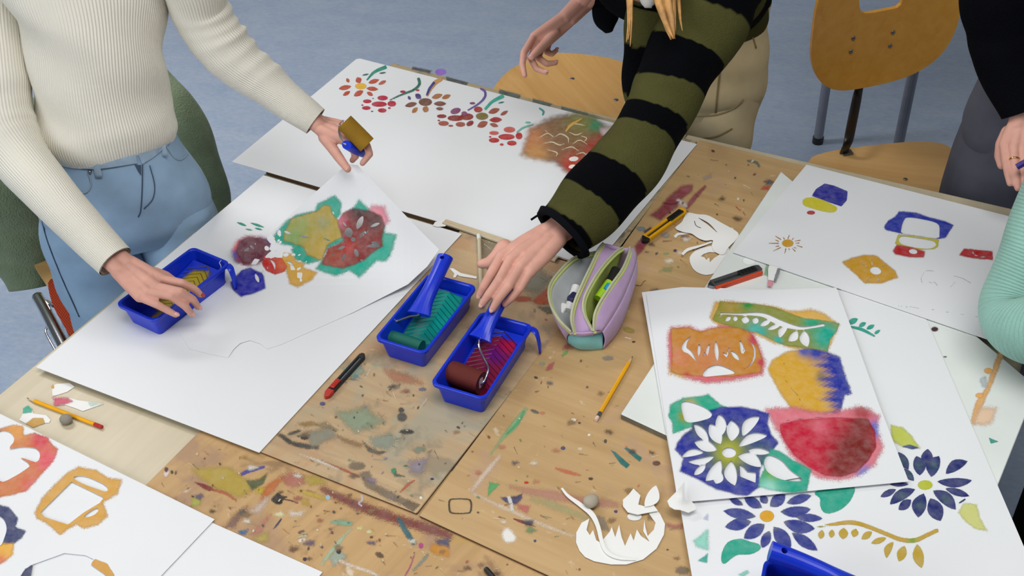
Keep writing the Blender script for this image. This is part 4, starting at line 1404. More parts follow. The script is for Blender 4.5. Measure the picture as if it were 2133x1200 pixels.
def pencil(label, tip, tail, endm, r=.0037, ferrule=True):
    d, s_, u_ = along(tip, tail)
    up = np.array([0, 0, r])
    t = thing('pencil', (tip + tail) / 2, label, 'pencil')
    a, b = tip + up, tail + up
    th = [math.radians(60 * k + 30) for k in range(6)]

    def seg(x0, r0, x1, r1, name, mat, n=6):
        tt = [2 * math.pi * k / n + math.pi / 6 for k in range(n)]
        V = [a + d * x0 + s_ * r0 * math.cos(q_) + u_ * r0 * math.sin(q_) for q_ in tt] + [a + d * x1 + s_ * r1 * math.cos(q_) + u_ * r1 * math.sin(q_) for q_ in tt]
        Fc = [(k, (k + 1) % n, n + (k + 1) % n, n + k) for k in range(n)] + [tuple(range(n - 1, -1, -1)), tuple(range(n, 2 * n))]
        return mk(name, V, Fc, mat, t)
    L = np.linalg.norm(b - a)
    seg(0, .0004, .006, .0011, 'lead', M['graphite'], 10)
    seg(.006, .0011, .020, r * .93, 'sharpened_wood', M['pencilwood'], 12)
    if ferrule:
        seg(.020, r, L - .020, r, 'barrel', M['yellowlacquer'])
        seg(L - .020, r * 1.02, L - .009, r * 1.02, 'ferrule', M['steel'], 14)
        seg(L - .009, r * .95, L, r * .85, 'eraser', M[endm], 14)
    else:
        seg(.020, r, L - .018, r, 'barrel', M['yellowlacquer'])
        seg(L - .018, r * 1.01, L, r * .98, 'end_cap', M[endm], 6)
    return t


pencil('yellow pencil with a pale eraser lying beside the pencil case', U(1318, 745, TZ), U(1241, 879, TZ), 'rubberpink')
pencil('yellow pencil with a red end lying by the paper scraps at the left', U(57, 832, ZT), U(214, 893, ZT), 'redplastic', ferrule=False)
bp = thing('pen', U(1020, 1195, ZB), 'black pen poking in at the bottom edge on the painted board', 'pen')
_d, _s2, _u = along(U(1011, 1184, ZB), U(1060, 1240, ZB))
mk('barrel', *tube([U(1013, 1186, ZB + .0045), U(1075, 1256, ZB + .0045)], .0042, 14, .02), M['blackplastic'], bp)
mk('end_cap', *tube([U(1011, 1184, ZB + .0045), U(1013, 1186, ZB + .0045)], .0036, 14, .002), M['graphite'], bp)


def lump(name, px, py, z, r, mat, label, seed, cat='eraser'):
    g = np.random.default_rng(seed)
    c_ = U(px, py, z + r[2] * .9)
    V, Fc = ellipsoid(c_, r, None, 20, 12)
    dv = V - c_
    k = np.ones(len(V))
    for _ in range(7):
        dd = unit(g.normal(size=3))
        k += .16 * np.clip((dv / np.array(r)) @ dd, 0, 1) ** 2 * g.choice([-1, 1])
    V = c_ + dv * k[:, None]
    V[:, 2] = np.maximum(V[:, 2], z + .0003)
    return tag(mk(name, V, Fc, M[mat], smooth=True), label, cat)


lump('putty_eraser', 136, 873, ZT, (.0125, .0105, .009), 'eraser', 'grey putty eraser lump touching the red-ended pencil', 3)
lump('putty_eraser', 1232, 1042, TZ, (.0135, .0120, .010), 'putty', 'grey putty eraser lump beside the white apple cut-out', 5)

# ---------------------------------------------------------------- paper scraps and cut-outs
q = (0, 600, 4.0)


def scrap(poly, z, label, paint=None, name='paper_scrap', mat='kraft', cat='paper scrap', holes=(), surf=None, grid=None, th=.0005):
    o = sheet(name, poly, z, th, M[mat], None, holes, surf, grid)
    if paint:
        film('roller_paint', o, paint, z, surf=surf)
    return tag(o, label, cat)


scrap(K([(432, 815), (470, 800), (580, 790), (622, 822), (560, 865), (480, 890), (438, 900)], *q), ZT + .0012, 'small blank white paper scrap above the pink-edged scrap', [B(oval(*K([(440, 822)], *q)[0], 3, 4), '#c0902e', 1)])
scrap(K([(440, 912), (590, 918), (650, 935), (862, 965), (690, 1026), (610, 995), (530, 970), (458, 978)], *q), ZT + .0012, 'long white paper scrap with a pink painted end',
      [B(K([(440, 912), (560, 917), (600, 945), (530, 970), (458, 978)], *q), '#c0415c', 5, s=2.5), B(K([(740, 955), (850, 962), (760, 985)], *q), '#b5ccc2', 4, s=2.5)])
scrap(K([(160, 1100), (185, 1060), (190, 1010), (230, 978), (265, 1005), (275, 1045), (385, 1060), (420, 1100), (410, 1122), (370, 1125), (275, 1160), (215, 1130)], *q), ZT + .0012, 'torn paper scrap with teal and ochre paint under the red-ended pencil',
      [B(K([(188, 1045), (195, 1000), (232, 978), (268, 1010), (262, 1035)], *q), '#199a80', 2, s=2), B(K([(215, 1130), (275, 1085), (360, 1085), (372, 1125), (275, 1160)], *q), '#bb8c28', 2, s=2)])

q = (850, 850, 3.43)
ap = closed(K([(1290, 780), (1230, 830), (1200, 900), (1205, 980), (1245, 1050), (1330, 1095), (1450, 1118), (1560, 1115), (1680, 1080), (1780, 1000), (1830, 900), (1828, 810), (1790, 750), (1752, 712), (1725, 770), (1765, 825), (1752, 880),
               (1705, 925), (1690, 870), (1722, 955), (1660, 910), (1635, 870), (1610, 945), (1585, 890), (1548, 985), (1525, 910), (1505, 835), (1475, 920), (1450, 850), (1425, 905), (1395, 940), (1385, 890), (1345, 770), (1325, 745)], *q), 150)
ap = K([(1305, 765), (1240, 820), (1202, 890), (1200, 960), (1225, 1020), (1265, 1065), (1330, 1095), (1450, 1118), (1560, 1118), (1680, 1082), (1775, 1005), (1828, 905), (1836, 830), (1800, 755), (1752, 705), (1722, 755), (1768, 820), (1755, 870),
        (1712, 915), (1690, 880), (1688, 800), (1685, 900), (1725, 955), (1665, 915), (1635, 868), (1612, 948), (1590, 900), (1575, 890), (1550, 985), (1525, 920), (1508, 835), (1492, 900), (1474, 925), (1452, 850), (1440, 880), (1395, 938),
        (1380, 890), (1350, 780), (1322, 740), (1180, 680), (1110, 610), (1092, 570), (1110, 572), (1150, 620), (1300, 715), (1335, 760), (1362, 850), (1390, 915), (1365, 955), (1320, 870), (1298, 905), (1275, 870), (1300, 790)], *q)
scrap(K([(1295, 790), (1240, 820), (1202, 890), (1200, 960), (1225, 1020), (1265, 1065), (1330, 1095), (1450, 1118), (1560, 1118), (1680, 1082), (1775, 1005), (1828, 905), (1836, 830), (1800, 755), (1752, 705), (1722, 755), (1768, 820), (1755, 870),
         (1712, 915), (1695, 850), (1688, 800), (1680, 880), (1725, 955), (1665, 915), (1635, 868), (1612, 948), (1590, 895), (1550, 985), (1525, 920), (1508, 835), (1480, 922), (1455, 850), (1440, 885), (1395, 938), (1372, 960), (1345, 945),
         (1322, 872), (1298, 908), (1275, 870)], *q), TZ + .0022, 'round white apple cut-out with a jagged inner edge at the bottom centre', name='paper_cutout', cat='cut-out')
scrap(stroke(K([(1098, 572), (1140, 625), (1230, 690), (1310, 755), (1355, 840), (1385, 960), (1420, 1030), (1500, 1070), (1630, 1085)], *q), [4, 6, 9, 11, 9, 8, 7, 6, 2], 30), TZ + .0046,
      'thin curved white paper stem lying across the apple cut-out', name='paper_cutout', cat='cut-out')
scrap(K([(1610, 575), (1660, 625), (1645, 690), (1700, 705), (1752, 690), (1785, 735), (1640, 762), (1570, 745), (1535, 700), (1535, 655), (1575, 620)], *q), TZ + .0062, 'white paper leaf piece with a notch on top of the apple cut-out', name='paper_cutout', cat='cut-out')
scrap(leaf(*(K([(1690, 706), (1772, 553)], *q).ravel()), 27, .12), TZ + .0085, 'small pointed white paper leaf lying over the notched leaf piece', name='paper_cutout', cat='cut-out')
scrap(oval(*K([(1618, 775)], *q)[0], 15, 8.5), TZ + .0012, 'small oval scrap of pale paper under the notched leaf piece', name='paper_cutout', cat='cut-out', mat='paper2')

q = (1200, 300, 4.0)
scrap(closed(K([(925, 575), (1010, 585), (1100, 595), (1200, 650), (1350, 740), (1330, 800), (1270, 860), (1230, 920), (1160, 900), (1130, 850), (1140, 800), (1080, 805), (1020, 785), (960, 745), (900, 735), (825, 700), (880, 650)], *q), 60),
      TZ + .0045, 'wavy white paper cut-out lying below the yellow knife', name='paper_cutout', cat='cut-out', holes=[stroke(K([(985, 640), (1000, 680), (1040, 700)], *q), 1.6), stroke(K([(1020, 615), (1100, 665), (1175, 735)], *q), [1, 4, 1])])
scrap(closed(K([(945, 960), (980, 900), (1050, 865), (1140, 850), (1150, 885), (1210, 900), (1260, 850), (1275, 900), (1240, 980), (1180, 1060), (1080, 1090), (985, 1050)], *q), 50), TZ + .0022,
      'rounded white paper cut-out with a jagged hole beside the pencil case', name='paper_cutout', cat='cut-out', holes=[K([(1040, 935), (1065, 915), (1110, 900), (1200, 905), (1190, 925), (1150, 950), (1115, 985), (1110, 945), (1085, 965), (1070, 945)], *q)])
scrap(stroke(K([(885, 920), (930, 880), (1030, 850), (1130, 815)], *q), [5, 6, 4, 3], 16), TZ + .0062, 'thin white paper strip reaching left from the rounded cut-out', name='paper_cutout', cat='cut-out')
scrap(stroke(K([(822, 775), (850, 750), (910, 745), (965, 735)], *q), [6, 5, 4, 3], 12), TZ + .0012, 'short curled white paper strip below the yellow knife', name='paper_cutout', cat='cut-out')
scrap(K([(1600, 1040), (1610, 1010), (1690, 1030), (1650, 1140), (1600, 1130)], *q), WZ + .006, 'white paper tab with a grey edge beside the dark knife', [B(K([(1678, 1035), (1705, 1040), (1665, 1145), (1645, 1140)], *q), '#7a7a84', 1), B(K([(1600, 1135), (1650, 1145), (1630, 1190), (1595, 1180)], *q), '#d48a98', 2)])
q = (1300, 850, 3.43)


def tornsurf(P):
    a = np.asarray(P, float)
    return .012 * np.exp(-((a[:, 0] - 1418) ** 2 + (a[:, 1] - 1030) ** 2) / 420) + .002


scrap(K([(432, 520), (400, 570), (330, 640), (308, 665), (325, 705), (360, 725), (400, 728), (460, 748), (515, 725), (505, 690), (480, 665), (425, 660), (420, 600)], *q), WZ + .0095, 'crumpled white paper corner curling up beside the daisy stencil', surf=tornsurf, grid=5, mat='paper2')
q = (850, 300, 4.0)
scrap(K([(345, 1035), (375, 1035), (440, 1075), (575, 1105), (568, 1122), (430, 1100), (410, 1088), (395, 1112), (375, 1112), (385, 1080)], *q), TZ + .001, 'narrow white cut paper strip behind the teal tray', name='paper_cutout', cat='cut-out')
scrap(K([(205, 680), (225, 650), (285, 632), (330, 655), (310, 685), (245, 690)], *q), TZ + .0035, 'tiny folded white paper scrap at the end of the pale wooden lath')

lt = thing('wooden_lath', U(1040, 500, TZ), 'pale flat wooden lath along the edge of the far sheet', 'lath')
p0, p1 = U(925, 464, TZ + .001), U(1160, 542, TZ + .001)
d, s_, u_ = along(p0, p1)
mk('strip', *bevel(*prism([(0, -.008), (np.linalg.norm(p1 - p0), -.008), (np.linalg.norm(p1 - p0), .008), (0, .008)], p0, d, s_, u_, .005), .001), M['birch'], lt)
mk('edge_groove', *box((p0 + p1) / 2 + u_ * .0052, (np.linalg.norm(p1 - p0) - .004, .0014, .0006), [d, s_, u_]), M['pencilwood'], lt)
dw = thing('wooden_stick', U(1001, 560, TZ), 'thin round wooden stick with a white tip under the hand', 'stick')
mk('rod', *tube([U(998, 498, TZ + .006), U(1003, 640, TZ + .004)], .0042, 12, .01), M['birch'], dw)
mk('tip', *tube([U(997, 490, TZ + .006), U(998, 499, TZ + .006)], .0046, 12, .004), M['whiteboard'], dw)


# ---------------------------------------------------------------- pencil case
def skin_panel(A, Bc, nv=8, bulge=0.0, bdir=(0, 0, 1), n=24):
    """surface between two space curves"""
    A, Bc = catmull(A, n), catmull(Bc, n)
    V = []
    for k in range(nv + 1):
        t = k / nv
        V.append(A * (1 - t) + Bc * t + np.array(bdir) * bulge * math.sin(math.pi * t))
    V = np.concatenate(V)
    Fc = [(k * n + j, k * n + j + 1, (k + 1) * n + j + 1, (k + 1) * n + j) for k in range(nv) for j in range(n - 1)]
    return V, Fc


def thicken(V, Fc, t):
    def mods(o):
        s = o.modifiers.new('s', 'SOLIDIFY')
        s.thickness = t
        s.offset = 0
    return apply_mods(V, Fc, mods)


M['lavender'] = plain('lavender_cloth', '#b99cc4', 0.85, 0.2, bump=0.25, bscale=900, sheen=0.2)
M['mint'] = plain('mint_cloth', '#7fbfc0', 0.85, 0.2, bump=0.25, bscale=900, sheen=0.2)
M['limelining'] = plain('lime_lining', '#bcc77a', 0.8, 0.2, bump=0.15, bscale=300)
M['greylining'] = plain('grey_lining', '#a9adb0', 0.8, 0.2, bump=0.15, bscale=300)
M['zip'] = plain('zip_tape', '#b7b89a', 0.6, 0.3, bump=0.6, bscale=900)
M['lime'] = plain('lime_plastic', '#9fce1e', 0.4, 0.5)
M['cyan'] = plain('cyan_plastic', '#1f9ac4', 0.4, 0.5)
M['navyplastic'] = plain('navy_plastic', '#2b2c52', 0.4, 0.5)
M['whiteplastic'] = plain('white_plastic', '#e6e6e6', 0.4, 0.5)
zc = TZ + .092
pcz = TZ + .0005
case = thing('pencil_case', U(1240, 640, TZ), 'open lavender and mint pencil case with two zipped pockets', 'pencil case')
Lr = [U(1189, 692, TZ + .052), U(1163, 665, TZ + .068), U(1146, 632, TZ + .078), U(1144, 600, TZ + .085), U(1160, 572, TZ + .088), U(1196, 538, TZ + .086), U(1240, 526, TZ + .078)]
Ml = [U(1196, 693, TZ + .054), U(1190, 664, TZ + .075), U(1197, 630, TZ + .090), U(1214, 590, TZ + .098), U(1232, 552, TZ + .098), U(1247, 520, TZ + .094), U(1256, 508, TZ + .088)]
Mr = [U(1234, 690, TZ + .054), U(1217, 655, TZ + .075), U(1216, 625, TZ + .088), U(1232, 590, TZ + .096), U(1255, 555, TZ + .096), U(1280, 528, TZ + .092), U(1296, 517, TZ + .084)]
Rr = [U(1237, 691, TZ + .054), U(1238, 660, TZ + .074), U(1249, 632, TZ + .085), U(1272, 596, TZ + .090), U(1296, 562, TZ + .092), U(1310, 530, TZ + .090), U(1312, 516, TZ + .084)]
Rs = [U(1255, 690, TZ + .050), U(1275, 660, TZ + .058), U(1295, 625, TZ + .062), U(1310, 590, TZ + .064), U(1321, 560, TZ + .066), U(1326, 536, TZ + .068), U(1322, 522, TZ + .074)]
Rb = [U(1255, 728, pcz), U(1275, 708, pcz), U(1292, 682, pcz), U(1302, 655, pcz), U(1310, 630, pcz), U(1316, 608, pcz), U(1318, 592, pcz)]
Lb = [U(1186, 716, pcz), U(1178, 690, pcz), U(1178, 665, pcz), U(1190, 640, pcz), U(1208, 615, pcz), U(1230, 592, pcz), U(1250, 580, pcz)]
Cl = [p * .5 + q_ * .5 for p, q_ in zip(Lb, Rb)]
Cl = [np.array([p[0], p[1], TZ + .006]) for p in Cl]
mk('outer_panel', *thicken(*join(skin_panel(Rr, Rs, 4, .003), skin_panel(Rs, Rb, 8, .006, (.8, -.3, .2))), .0022), M['lavender'], case, smooth=True)
mk('back_panel', *thicken(*skin_panel(Lr, Lb, 8, .008, (-.8, .2, 0)), .0022), M['lavender'], case, smooth=True)
mk('divider_panel', *thicken(*join(skin_panel(Ml, Mr, 4, -.010), ), .002), M['lavender'], case, smooth=True)
mk('lining', *thicken(*join(skin_panel([p - ZX * .001 for p in Lr], Cl, 8, .006, (-.5, 0, 0)), skin_panel(Cl, [p - ZX * .001 for p in Ml], 8, .004, (.3, 0, 0))), .001), M['greylining'], case, smooth=True)
lin2 = [p + np.array([0, 0, .002]) for p in Cl]
mk('lining', *thicken(*join(skin_panel([p - ZX * .001 for p in Mr], lin2, 8, .004, (-.3, 0, 0)), skin_panel(lin2, [p - ZX * .001 for p in Rr], 8, .006, (.5, 0, 0))), .001), M['limelining'], case, smooth=True)
for C_ in (Lr, Ml, Mr, Rr):
    zp = mk('zip', *tube([p + ZX * .001 for p in C_], .0026, 8, .004, (1, .3, 0)), M['zip'], case)
    mk('zip_band', *tube([p + np.array([.002, 0, -.004]) for p in C_], .0034, 8, .004, (1, .3, 0)), M['limelining'], zp)
# near end: mint corner below, lavender above
eb = [U(1186, 716, pcz), U(1205, 727, pcz), U(1230, 729, pcz), U(1256, 728, pcz)]
em = [U(1183, 694, TZ + .034), U(1205, 700, TZ + .040), U(1230, 698, TZ + .040), U(1256, 690, TZ + .036)]
et = [U(1189, 692, TZ + .052), U(1197, 693, TZ + .054), U(1234, 691, TZ + .054), U(1256, 688, TZ + .050)]
mk('corner_patch', *thicken(*skin_panel(em, eb, 6, .006, (-.2, -.9, .2)), .002), M['mint'], case, smooth=True)
mk('end_panel', *thicken(*skin_panel(et, em, 4, .003, (-.2, -.9, .2)), .002), M['lavender'], case, smooth=True)
fb = [Lr[-1], Ml[-1], Mr[-1], Rr[-1], Rs[-1]]
fbb = [Lb[-1], Cl[-1], Cl[-1] * .5 + Rb[-1] * .5, Rb[-1], Rb[-1]]
mk('end_panel', *thicken(*skin_panel(fb, fbb, 5, .006, (.4, .8, 0)), .002), M['lavender'], case, smooth=True)
mk('base', *thicken(*skin_panel(Lb, Rb, 4, 0), .001), M['mint'], case, smooth=True)

hl = thing('highlighter', U(1268, 600, TZ + .03), 'lime highlighter with a black cap inside the pencil case', 'highlighter')
ha, hb, hc = U(1246, 622, TZ + .060), U(1270, 588, TZ + .070), U(1283, 562, TZ + .074)
mk('barrel', *tube([ha, hb], .0085, 16, .02), M['lime'], hl)
mk('cap', *tube([hb, hc], .0092, 16, .02), M['blackplastic'], hl)
mk('band', *tube([ha + (hb - ha) * .45 + np.array([.004, -.004, .004]), ha + (hb - ha) * .80 + np.array([.004, -.004, .004])], .0068, 14, .02), M['cyan'], hl)
tag(mk('sharpener', *bevel(*box(U(1193, 620, TZ + .062), (.022, .014, .013), [unit([.6, .8, 0]), unit([-.8, .6, 0]), ZX]), .003), M['navyplastic']), 'small navy sharpener inside the grey pocket of the pencil case', 'sharpener')
tag(mk('eraser', *bevel(*box(U(1170, 645, TZ + .052), (.028, .016, .011), [unit([.5, .86, .1]), unit([-.86, .5, 0]), ZX]), .004), M['whiteplastic']), 'white eraser inside the grey pocket of the pencil case', 'eraser')
tag(mk('glue_stick', *tube([U(1183, 648, TZ + .050), U(1200, 598, TZ + .060)], .0085, 16, .01), M['whiteplastic']), 'white glue stick inside the grey pocket of the pencil case', 'glue stick')


# ---------------------------------------------------------------- chairs
def plate(poly, holes, p0, ax, ay, an, th, bend, grid=.02):
    """bent plywood plate from a 2D outline"""
    pts, edges = [], []
    for lp in [poly] + list(holes):
        k = len(pts)
        pts += [tuple(q_) for q_ in np.asarray(lp, float)]
        edges += [(k + i, k + (i + 1) % len(lp)) for i in range(len(lp))]
    lo, hi = np.min(poly, 0), np.max(poly, 0)
    gx, gy = np.meshgrid(np.arange(lo[0], hi[0], grid), np.arange(lo[1], hi[1], grid))
    G = np.stack([gx.ravel(), gy.ravel()], 1)
    ok = sdist(G, np.asarray(poly)) > grid * .4
    for h in holes:
        ok &= sdist(G, np.asarray(h)) < -grid * .3
    pts += [tuple(q_) for q_ in G[ok]]
    P, fs = cut_tris(pts, edges, poly, holes)
    k = bend(P)
    A = np.asarray(p0) + P[:, :1] * ax + P[:, 1:] * ay + np.outer(k, an)
    V, Fc = solid(A + np.asarray(an) * th, A, fs)
    return V, Fc


def chair(label, sc, fd, back_c=None, seatm='chairwood', seat_z=.455, seat_w=.40, seat_d=.40, back=True, backm='chairback', back_px=None, hole_px=None, framem='chrome', rivets=(), stem=None, oval_seat=False):
    """sc seat centre, fd facing direction"""
    fd = unit([fd[0], fd[1], 0])
    sd_ = np.array([fd[1], -fd[0], 0])           # to the sitter's left as seen from the front
    t = thing('school_chair', (sc[0], sc[1], 0), label, 'chair', 'wooden school chairs')
    out = closed([(-.5, -.32), (-.42, -.47), (-.2, -.5), (.2, -.5), (.42, -.47), (.5, -.32), (.5, .25), (.46, .42), (.28, .5), (0, .52), (-.28, .5), (-.46, .42), (-.5, .25)], 52) * [seat_w, seat_d]
    if oval_seat:
        t_ = np.linspace(0, 2 * math.pi, 56, endpoint=False)
        out = np.stack([np.sign(np.cos(t_)) * np.abs(np.cos(t_)) ** .8 * seat_w / 2, np.sign(np.sin(t_)) * np.abs(np.sin(t_)) ** .8 * seat_d / 2], 1)
    c_ = np.array([sc[0], sc[1], seat_z])
    mk('seat', *plate(out, (), c_, sd_, -fd, np.cross(sd_, -fd) * (1 if np.cross(sd_, -fd)[2] > 0 else -1), .011,
                      lambda P: .010 * (P[:, 0] / .2) ** 2 * .6 - .012 * np.clip((-P[:, 1] - .12) / .08, 0, 1) ** 2), M[seatm], t, smooth=False)
    for rx, ry in rivets:
        mk('rivet', *ellipsoid(U(rx, ry, seat_z + .0125), (.006, .006, .0022)), M['steel'], t, smooth=True)
    for a in (-1, 1):
        for b in (-1, 1):
            top = c_ + sd_ * a * .14 + fd * b * .13 - ZX * .004
            bot = c_ + sd_ * a * .19 + fd * b * .20
            bot[2] = .012
            lg = mk('leg', *tube([top, top * .9 + bot * .1 - ZX * .01, bot], .0125, 12, .02), M[framem], t, smooth=True)
            mk('foot', *tube([bot - ZX * .012, bot + ZX * .012], .015, 12, .01), M['blackplastic'], lg)
    mk('cross_bar', *tube([c_ - sd_ * .15 + fd * .13 - ZX * .012, c_ + sd_ * .15 + fd * .13 - ZX * .012], .011, 10, .05), M[framem], t)
    mk('cross_bar', *tube([c_ - sd_ * .15 - fd * .13 - ZX * .012, c_ + sd_ * .15 - fd * .13 - ZX * .012], .011, 10, .05), M[framem], t)
    return t, c_, sd_, fd


# chair at the upper right with the visible backrest
ch3, c3, s3, f3 = chair('wooden school chair with a handle hole in its back, behind the far right stencil', (1.02, 2.405), (.10, -1), seat_d=.36, rivets=[(1886, 373)], seatm='chairwood2', framem='greysteel')
bn = unit([-.20, .98, .10])
bp0 = np.array([1.02, 2.68, .70])
bx_ = unit(np.cross(bn, [0, 0, 1]))
bx_ = bx_ if bx_[0] > 0 else -bx_
by_ = np.cross(bx_, -bn)
by_ = by_ if by_[2] > 0 else -by_


def onback(pts):
    out = []
    for x, y in pts:
        p = PL(x, y, bp0, bn) - bp0
        out.append((p @ bx_, p @ by_))
    return np.array(out)


bo = closed(onback([(1683, 0), (1676, 60), (1676, 108), (1690, 145), (1715, 170), (1748, 181), (1795, 178), (1850, 166), (1900, 145), (1945, 108), (1974, 60), (1988, 8), (1985, -50), (1945, -85), (1850, -95), (1740, -80), (1698, -45)]), 70)
hh = closed(onback([(1784, -25), (1784, 8), (1792, 20), (1812, 21), (1850, 15), (1868, 10), (1876, -4), (1878, -35), (1865, -50), (1800, -45)]), 30)
mk('backrest', *plate(bo, [hh], bp0, bx_, by_, -bn, .011, lambda P: .014 * (P[:, 0] / .15) ** 2, .025), M['chairback'], ch3)
for x, y in ((1775, 76), (1770, 104), (1860, 67), (1854, 95)):
    p = PL(x, y, bp0 - bn * .012, bn)
    p = p - bn * .014 * (((p - bp0) @ bx_) / .15) ** 2
    mk('screw', *ellipsoid(p - bn * .001, (.006, .0025, .006), [bx_, bn, by_]), M['steel'], ch3, smooth=True)
st = [PL(1815, 60, bp0 + bn * .006, bn), PL(1797, 150, bp0 + bn * .008, bn), PL(1786, 200, bp0 + bn * .012, bn), c3 - f3 * .215 + ZX * .06 - s3 * .0, c3 - f3 * .20 - ZX * .01, c3 - f3 * .12 - ZX * .02]
st[3] = U(1768, 290, .52)
st[4] = U(1763, 325, .455)
V, Fc, _, _ = loft(st, [(.013, .004)] * 6, bx_, 12, .01)
mk('back_stem', V, Fc, M['darksteel'], ch3, smooth=True)
mk('stem_bracket', *bevel(*box(U(1764, 320, .468), (.030, .02, .012), [bx_, bn, ZX]), .002), M['steel'], ch3)

# desk behind it: only two legs reach into view
f1, f2 = U(1703, 297, 0), U(1846, 425, 0)
dk = thing('side_desk', ((f1[0] + f2[0]) / 2 + .4, 3.4, 0), 'grey-legged desk standing behind the chair at the upper right', 'desk')
dd = unit((f1 - f2) * [1, 1, 0])
nn = np.array([dd[1], -dd[0], 0])
nn = nn if nn[0] > 0 else -nn
for p in (f1, f2, f1 + nn * 1.0, f2 + nn * 1.0):
    lg = mk('leg', *tube([(p[0], p[1], .02), (p[0], p[1], .70)], .016, 14, .1), M['greysteel'], dk)
    mk('foot', *tube([(p[0], p[1], 0), (p[0], p[1], .024)], .019, 14, .02), M['blackplastic'], lg)
cdk = (f1 + f2) / 2 + nn * .5
mk('desk_top', *bevel(*box((cdk[0], cdk[1], .715), (1.1, np.linalg.norm(f1 - f2) + .1, .03), [nn, dd, ZX]), .004), M['birch'], dk)

# chair behind the far sheet, turned sideways
ch2, c2, s2, f2d = chair('wooden school chair behind the far sheet, its seat half hidden by the table', (.20, 2.98), (-.93, .36), seatm='chairwood', framem='chrome', seat_w=.44, seat_d=.46, oval_seat=True)
for x, y in ((1192, 164), (1283, 208)):
    mk('rivet', *ellipsoid(U(x, y, .4665), (.0075, .0075, .0025)), M['steel'], ch2, smooth=True)
b2n = unit([-.93, .36, .12])
b2p = np.array([.43, 2.92, .70])
b2x = unit(np.cross(ZX, b2n))
b2y = np.cross(b2n, b2x)
mk('backrest', *plate(closed([(-.2, -.04), (-.19, .10), (-.10, .15), (.10, .15), (.19, .10), (.2, -.04), (.14, -.12), (0, -.14), (-.14, -.12)], 48), (), b2p, b2x, b2y, b2n, .011, lambda P: -.014 * (P[:, 0] / .15) ** 2, .03), M['chairwood'], ch2)
V, Fc, _, _ = loft([b2p - b2n * .004, b2p - b2y * .14 - b2n * .006, c2 - f2d * .23 + ZX * .08, c2 - f2d * .20 - ZX * .012, c2 - f2d * .1 - ZX * .02], [(.013, .004)] * 5, b2x, 12, .01)
mk('back_stem', V, Fc, M['darksteel'], ch2, smooth=True)

# chair under the fleece jacket at the left
ch1, c1, s1_, f1d = chair('wooden school chair with a chrome frame at the left, under the green fleece', (-.982, 2.31), (.57, -.82), seatm='chairwood2', framem='chrome')
g1 = unit([.82, .57, 0])
e1d = unit([.57, -.82, 0])
b1p = np.array([-1.075, 2.47, .66])
mk('backrest', *plate(closed([(-.2, -.04), (-.19, .08), (-.10, .12), (.10, .12), (.19, .08), (.2, -.04), (.14, -.10), (0, -.12), (-.14, -.10)], 48), (), b1p, g1, ZX, -e1d * -1, .011, lambda P: .014 * (P[:, 0] / .15) ** 2, .03), M['chairwood'], ch1)
V, Fc, _, _ = loft([b1p - e1d * .004, b1p - ZX * .12 - e1d * .006, c1 - e1d * .21 + ZX * .06, c1 - e1d * .19 - ZX * .012, c1 - e1d * .1 - ZX * .02], [(.013, .004)] * 5, g1, 12, .01)
mk('back_stem', V, Fc, M['darksteel'], ch1, smooth=True)
# chrome side tube and wire loop that show beside the seat
mk('side_tube', *tube([U(78, 618, .455), U(92, 642, .452), U(112, 680, .448), U(140, 735, .440)], [.0135, .0140, .0150, .0150], 14, .006, (1, 0, 0)), M['chrome'], ch1, smooth=True)
mk('wire_loop', *tube([U(112, 672, .440), U(100, 680, .436), U(95, 690, .432), U(103, 708, .428), U(118, 735, .42)], .003, 8, .006, (1, 0, 0)), M['chrome'], ch1, smooth=True)
mk('tube_bracket', *tube([U(97, 628, .458), U(112, 637, .458)], .005, 10, .006, (1, 0, .1)), M['chrome'], ch1)
# orange perforated pad on the seat
q_ = NT('orange_mesh', .8, .2)
vv = q_.coord((1, 1, 1), .9)
br = q_.n('ShaderNodeTexBrick')
br.inputs['Scale'].default_value = 55
br.inputs['Mortar Size'].default_value = .035
br.inputs['Color1'].default_value = br.inputs['Color2'].default_value = hexc('#7d2713')
br.inputs['Mortar'].default_value = hexc('#b5441f')
q_.l(vv, br.inputs['Vector'])
q_.color(br.outputs['Color'])
q_.bump(br.outputs['Fac'], .6, .002)
M['orangemesh'] = q_.m
pad = closed([(99, 588), (112, 578), (135, 575), (160, 578), (195, 612), (200, 680), (172, 712), (150, 705), (128, 668), (108, 630)], 40)
tp_ = Uv(pad, .482)
bt_ = Uv(pad, .482)
bt_[:, 2] = .470
n_ = len(tp_)
tag(mk('seat_pad', *bevel(np.concatenate([tp_, bt_]), [tuple(range(n_)), tuple(range(2 * n_ - 1, n_ - 1, -1))] + [(i, n_ + i, n_ + (i + 1) % n_, (i + 1) % n_) for i in range(n_)], .004, 2), M['orangemesh']),
    'orange perforated pad lying on the seat of the chair at the left', 'seat pad')


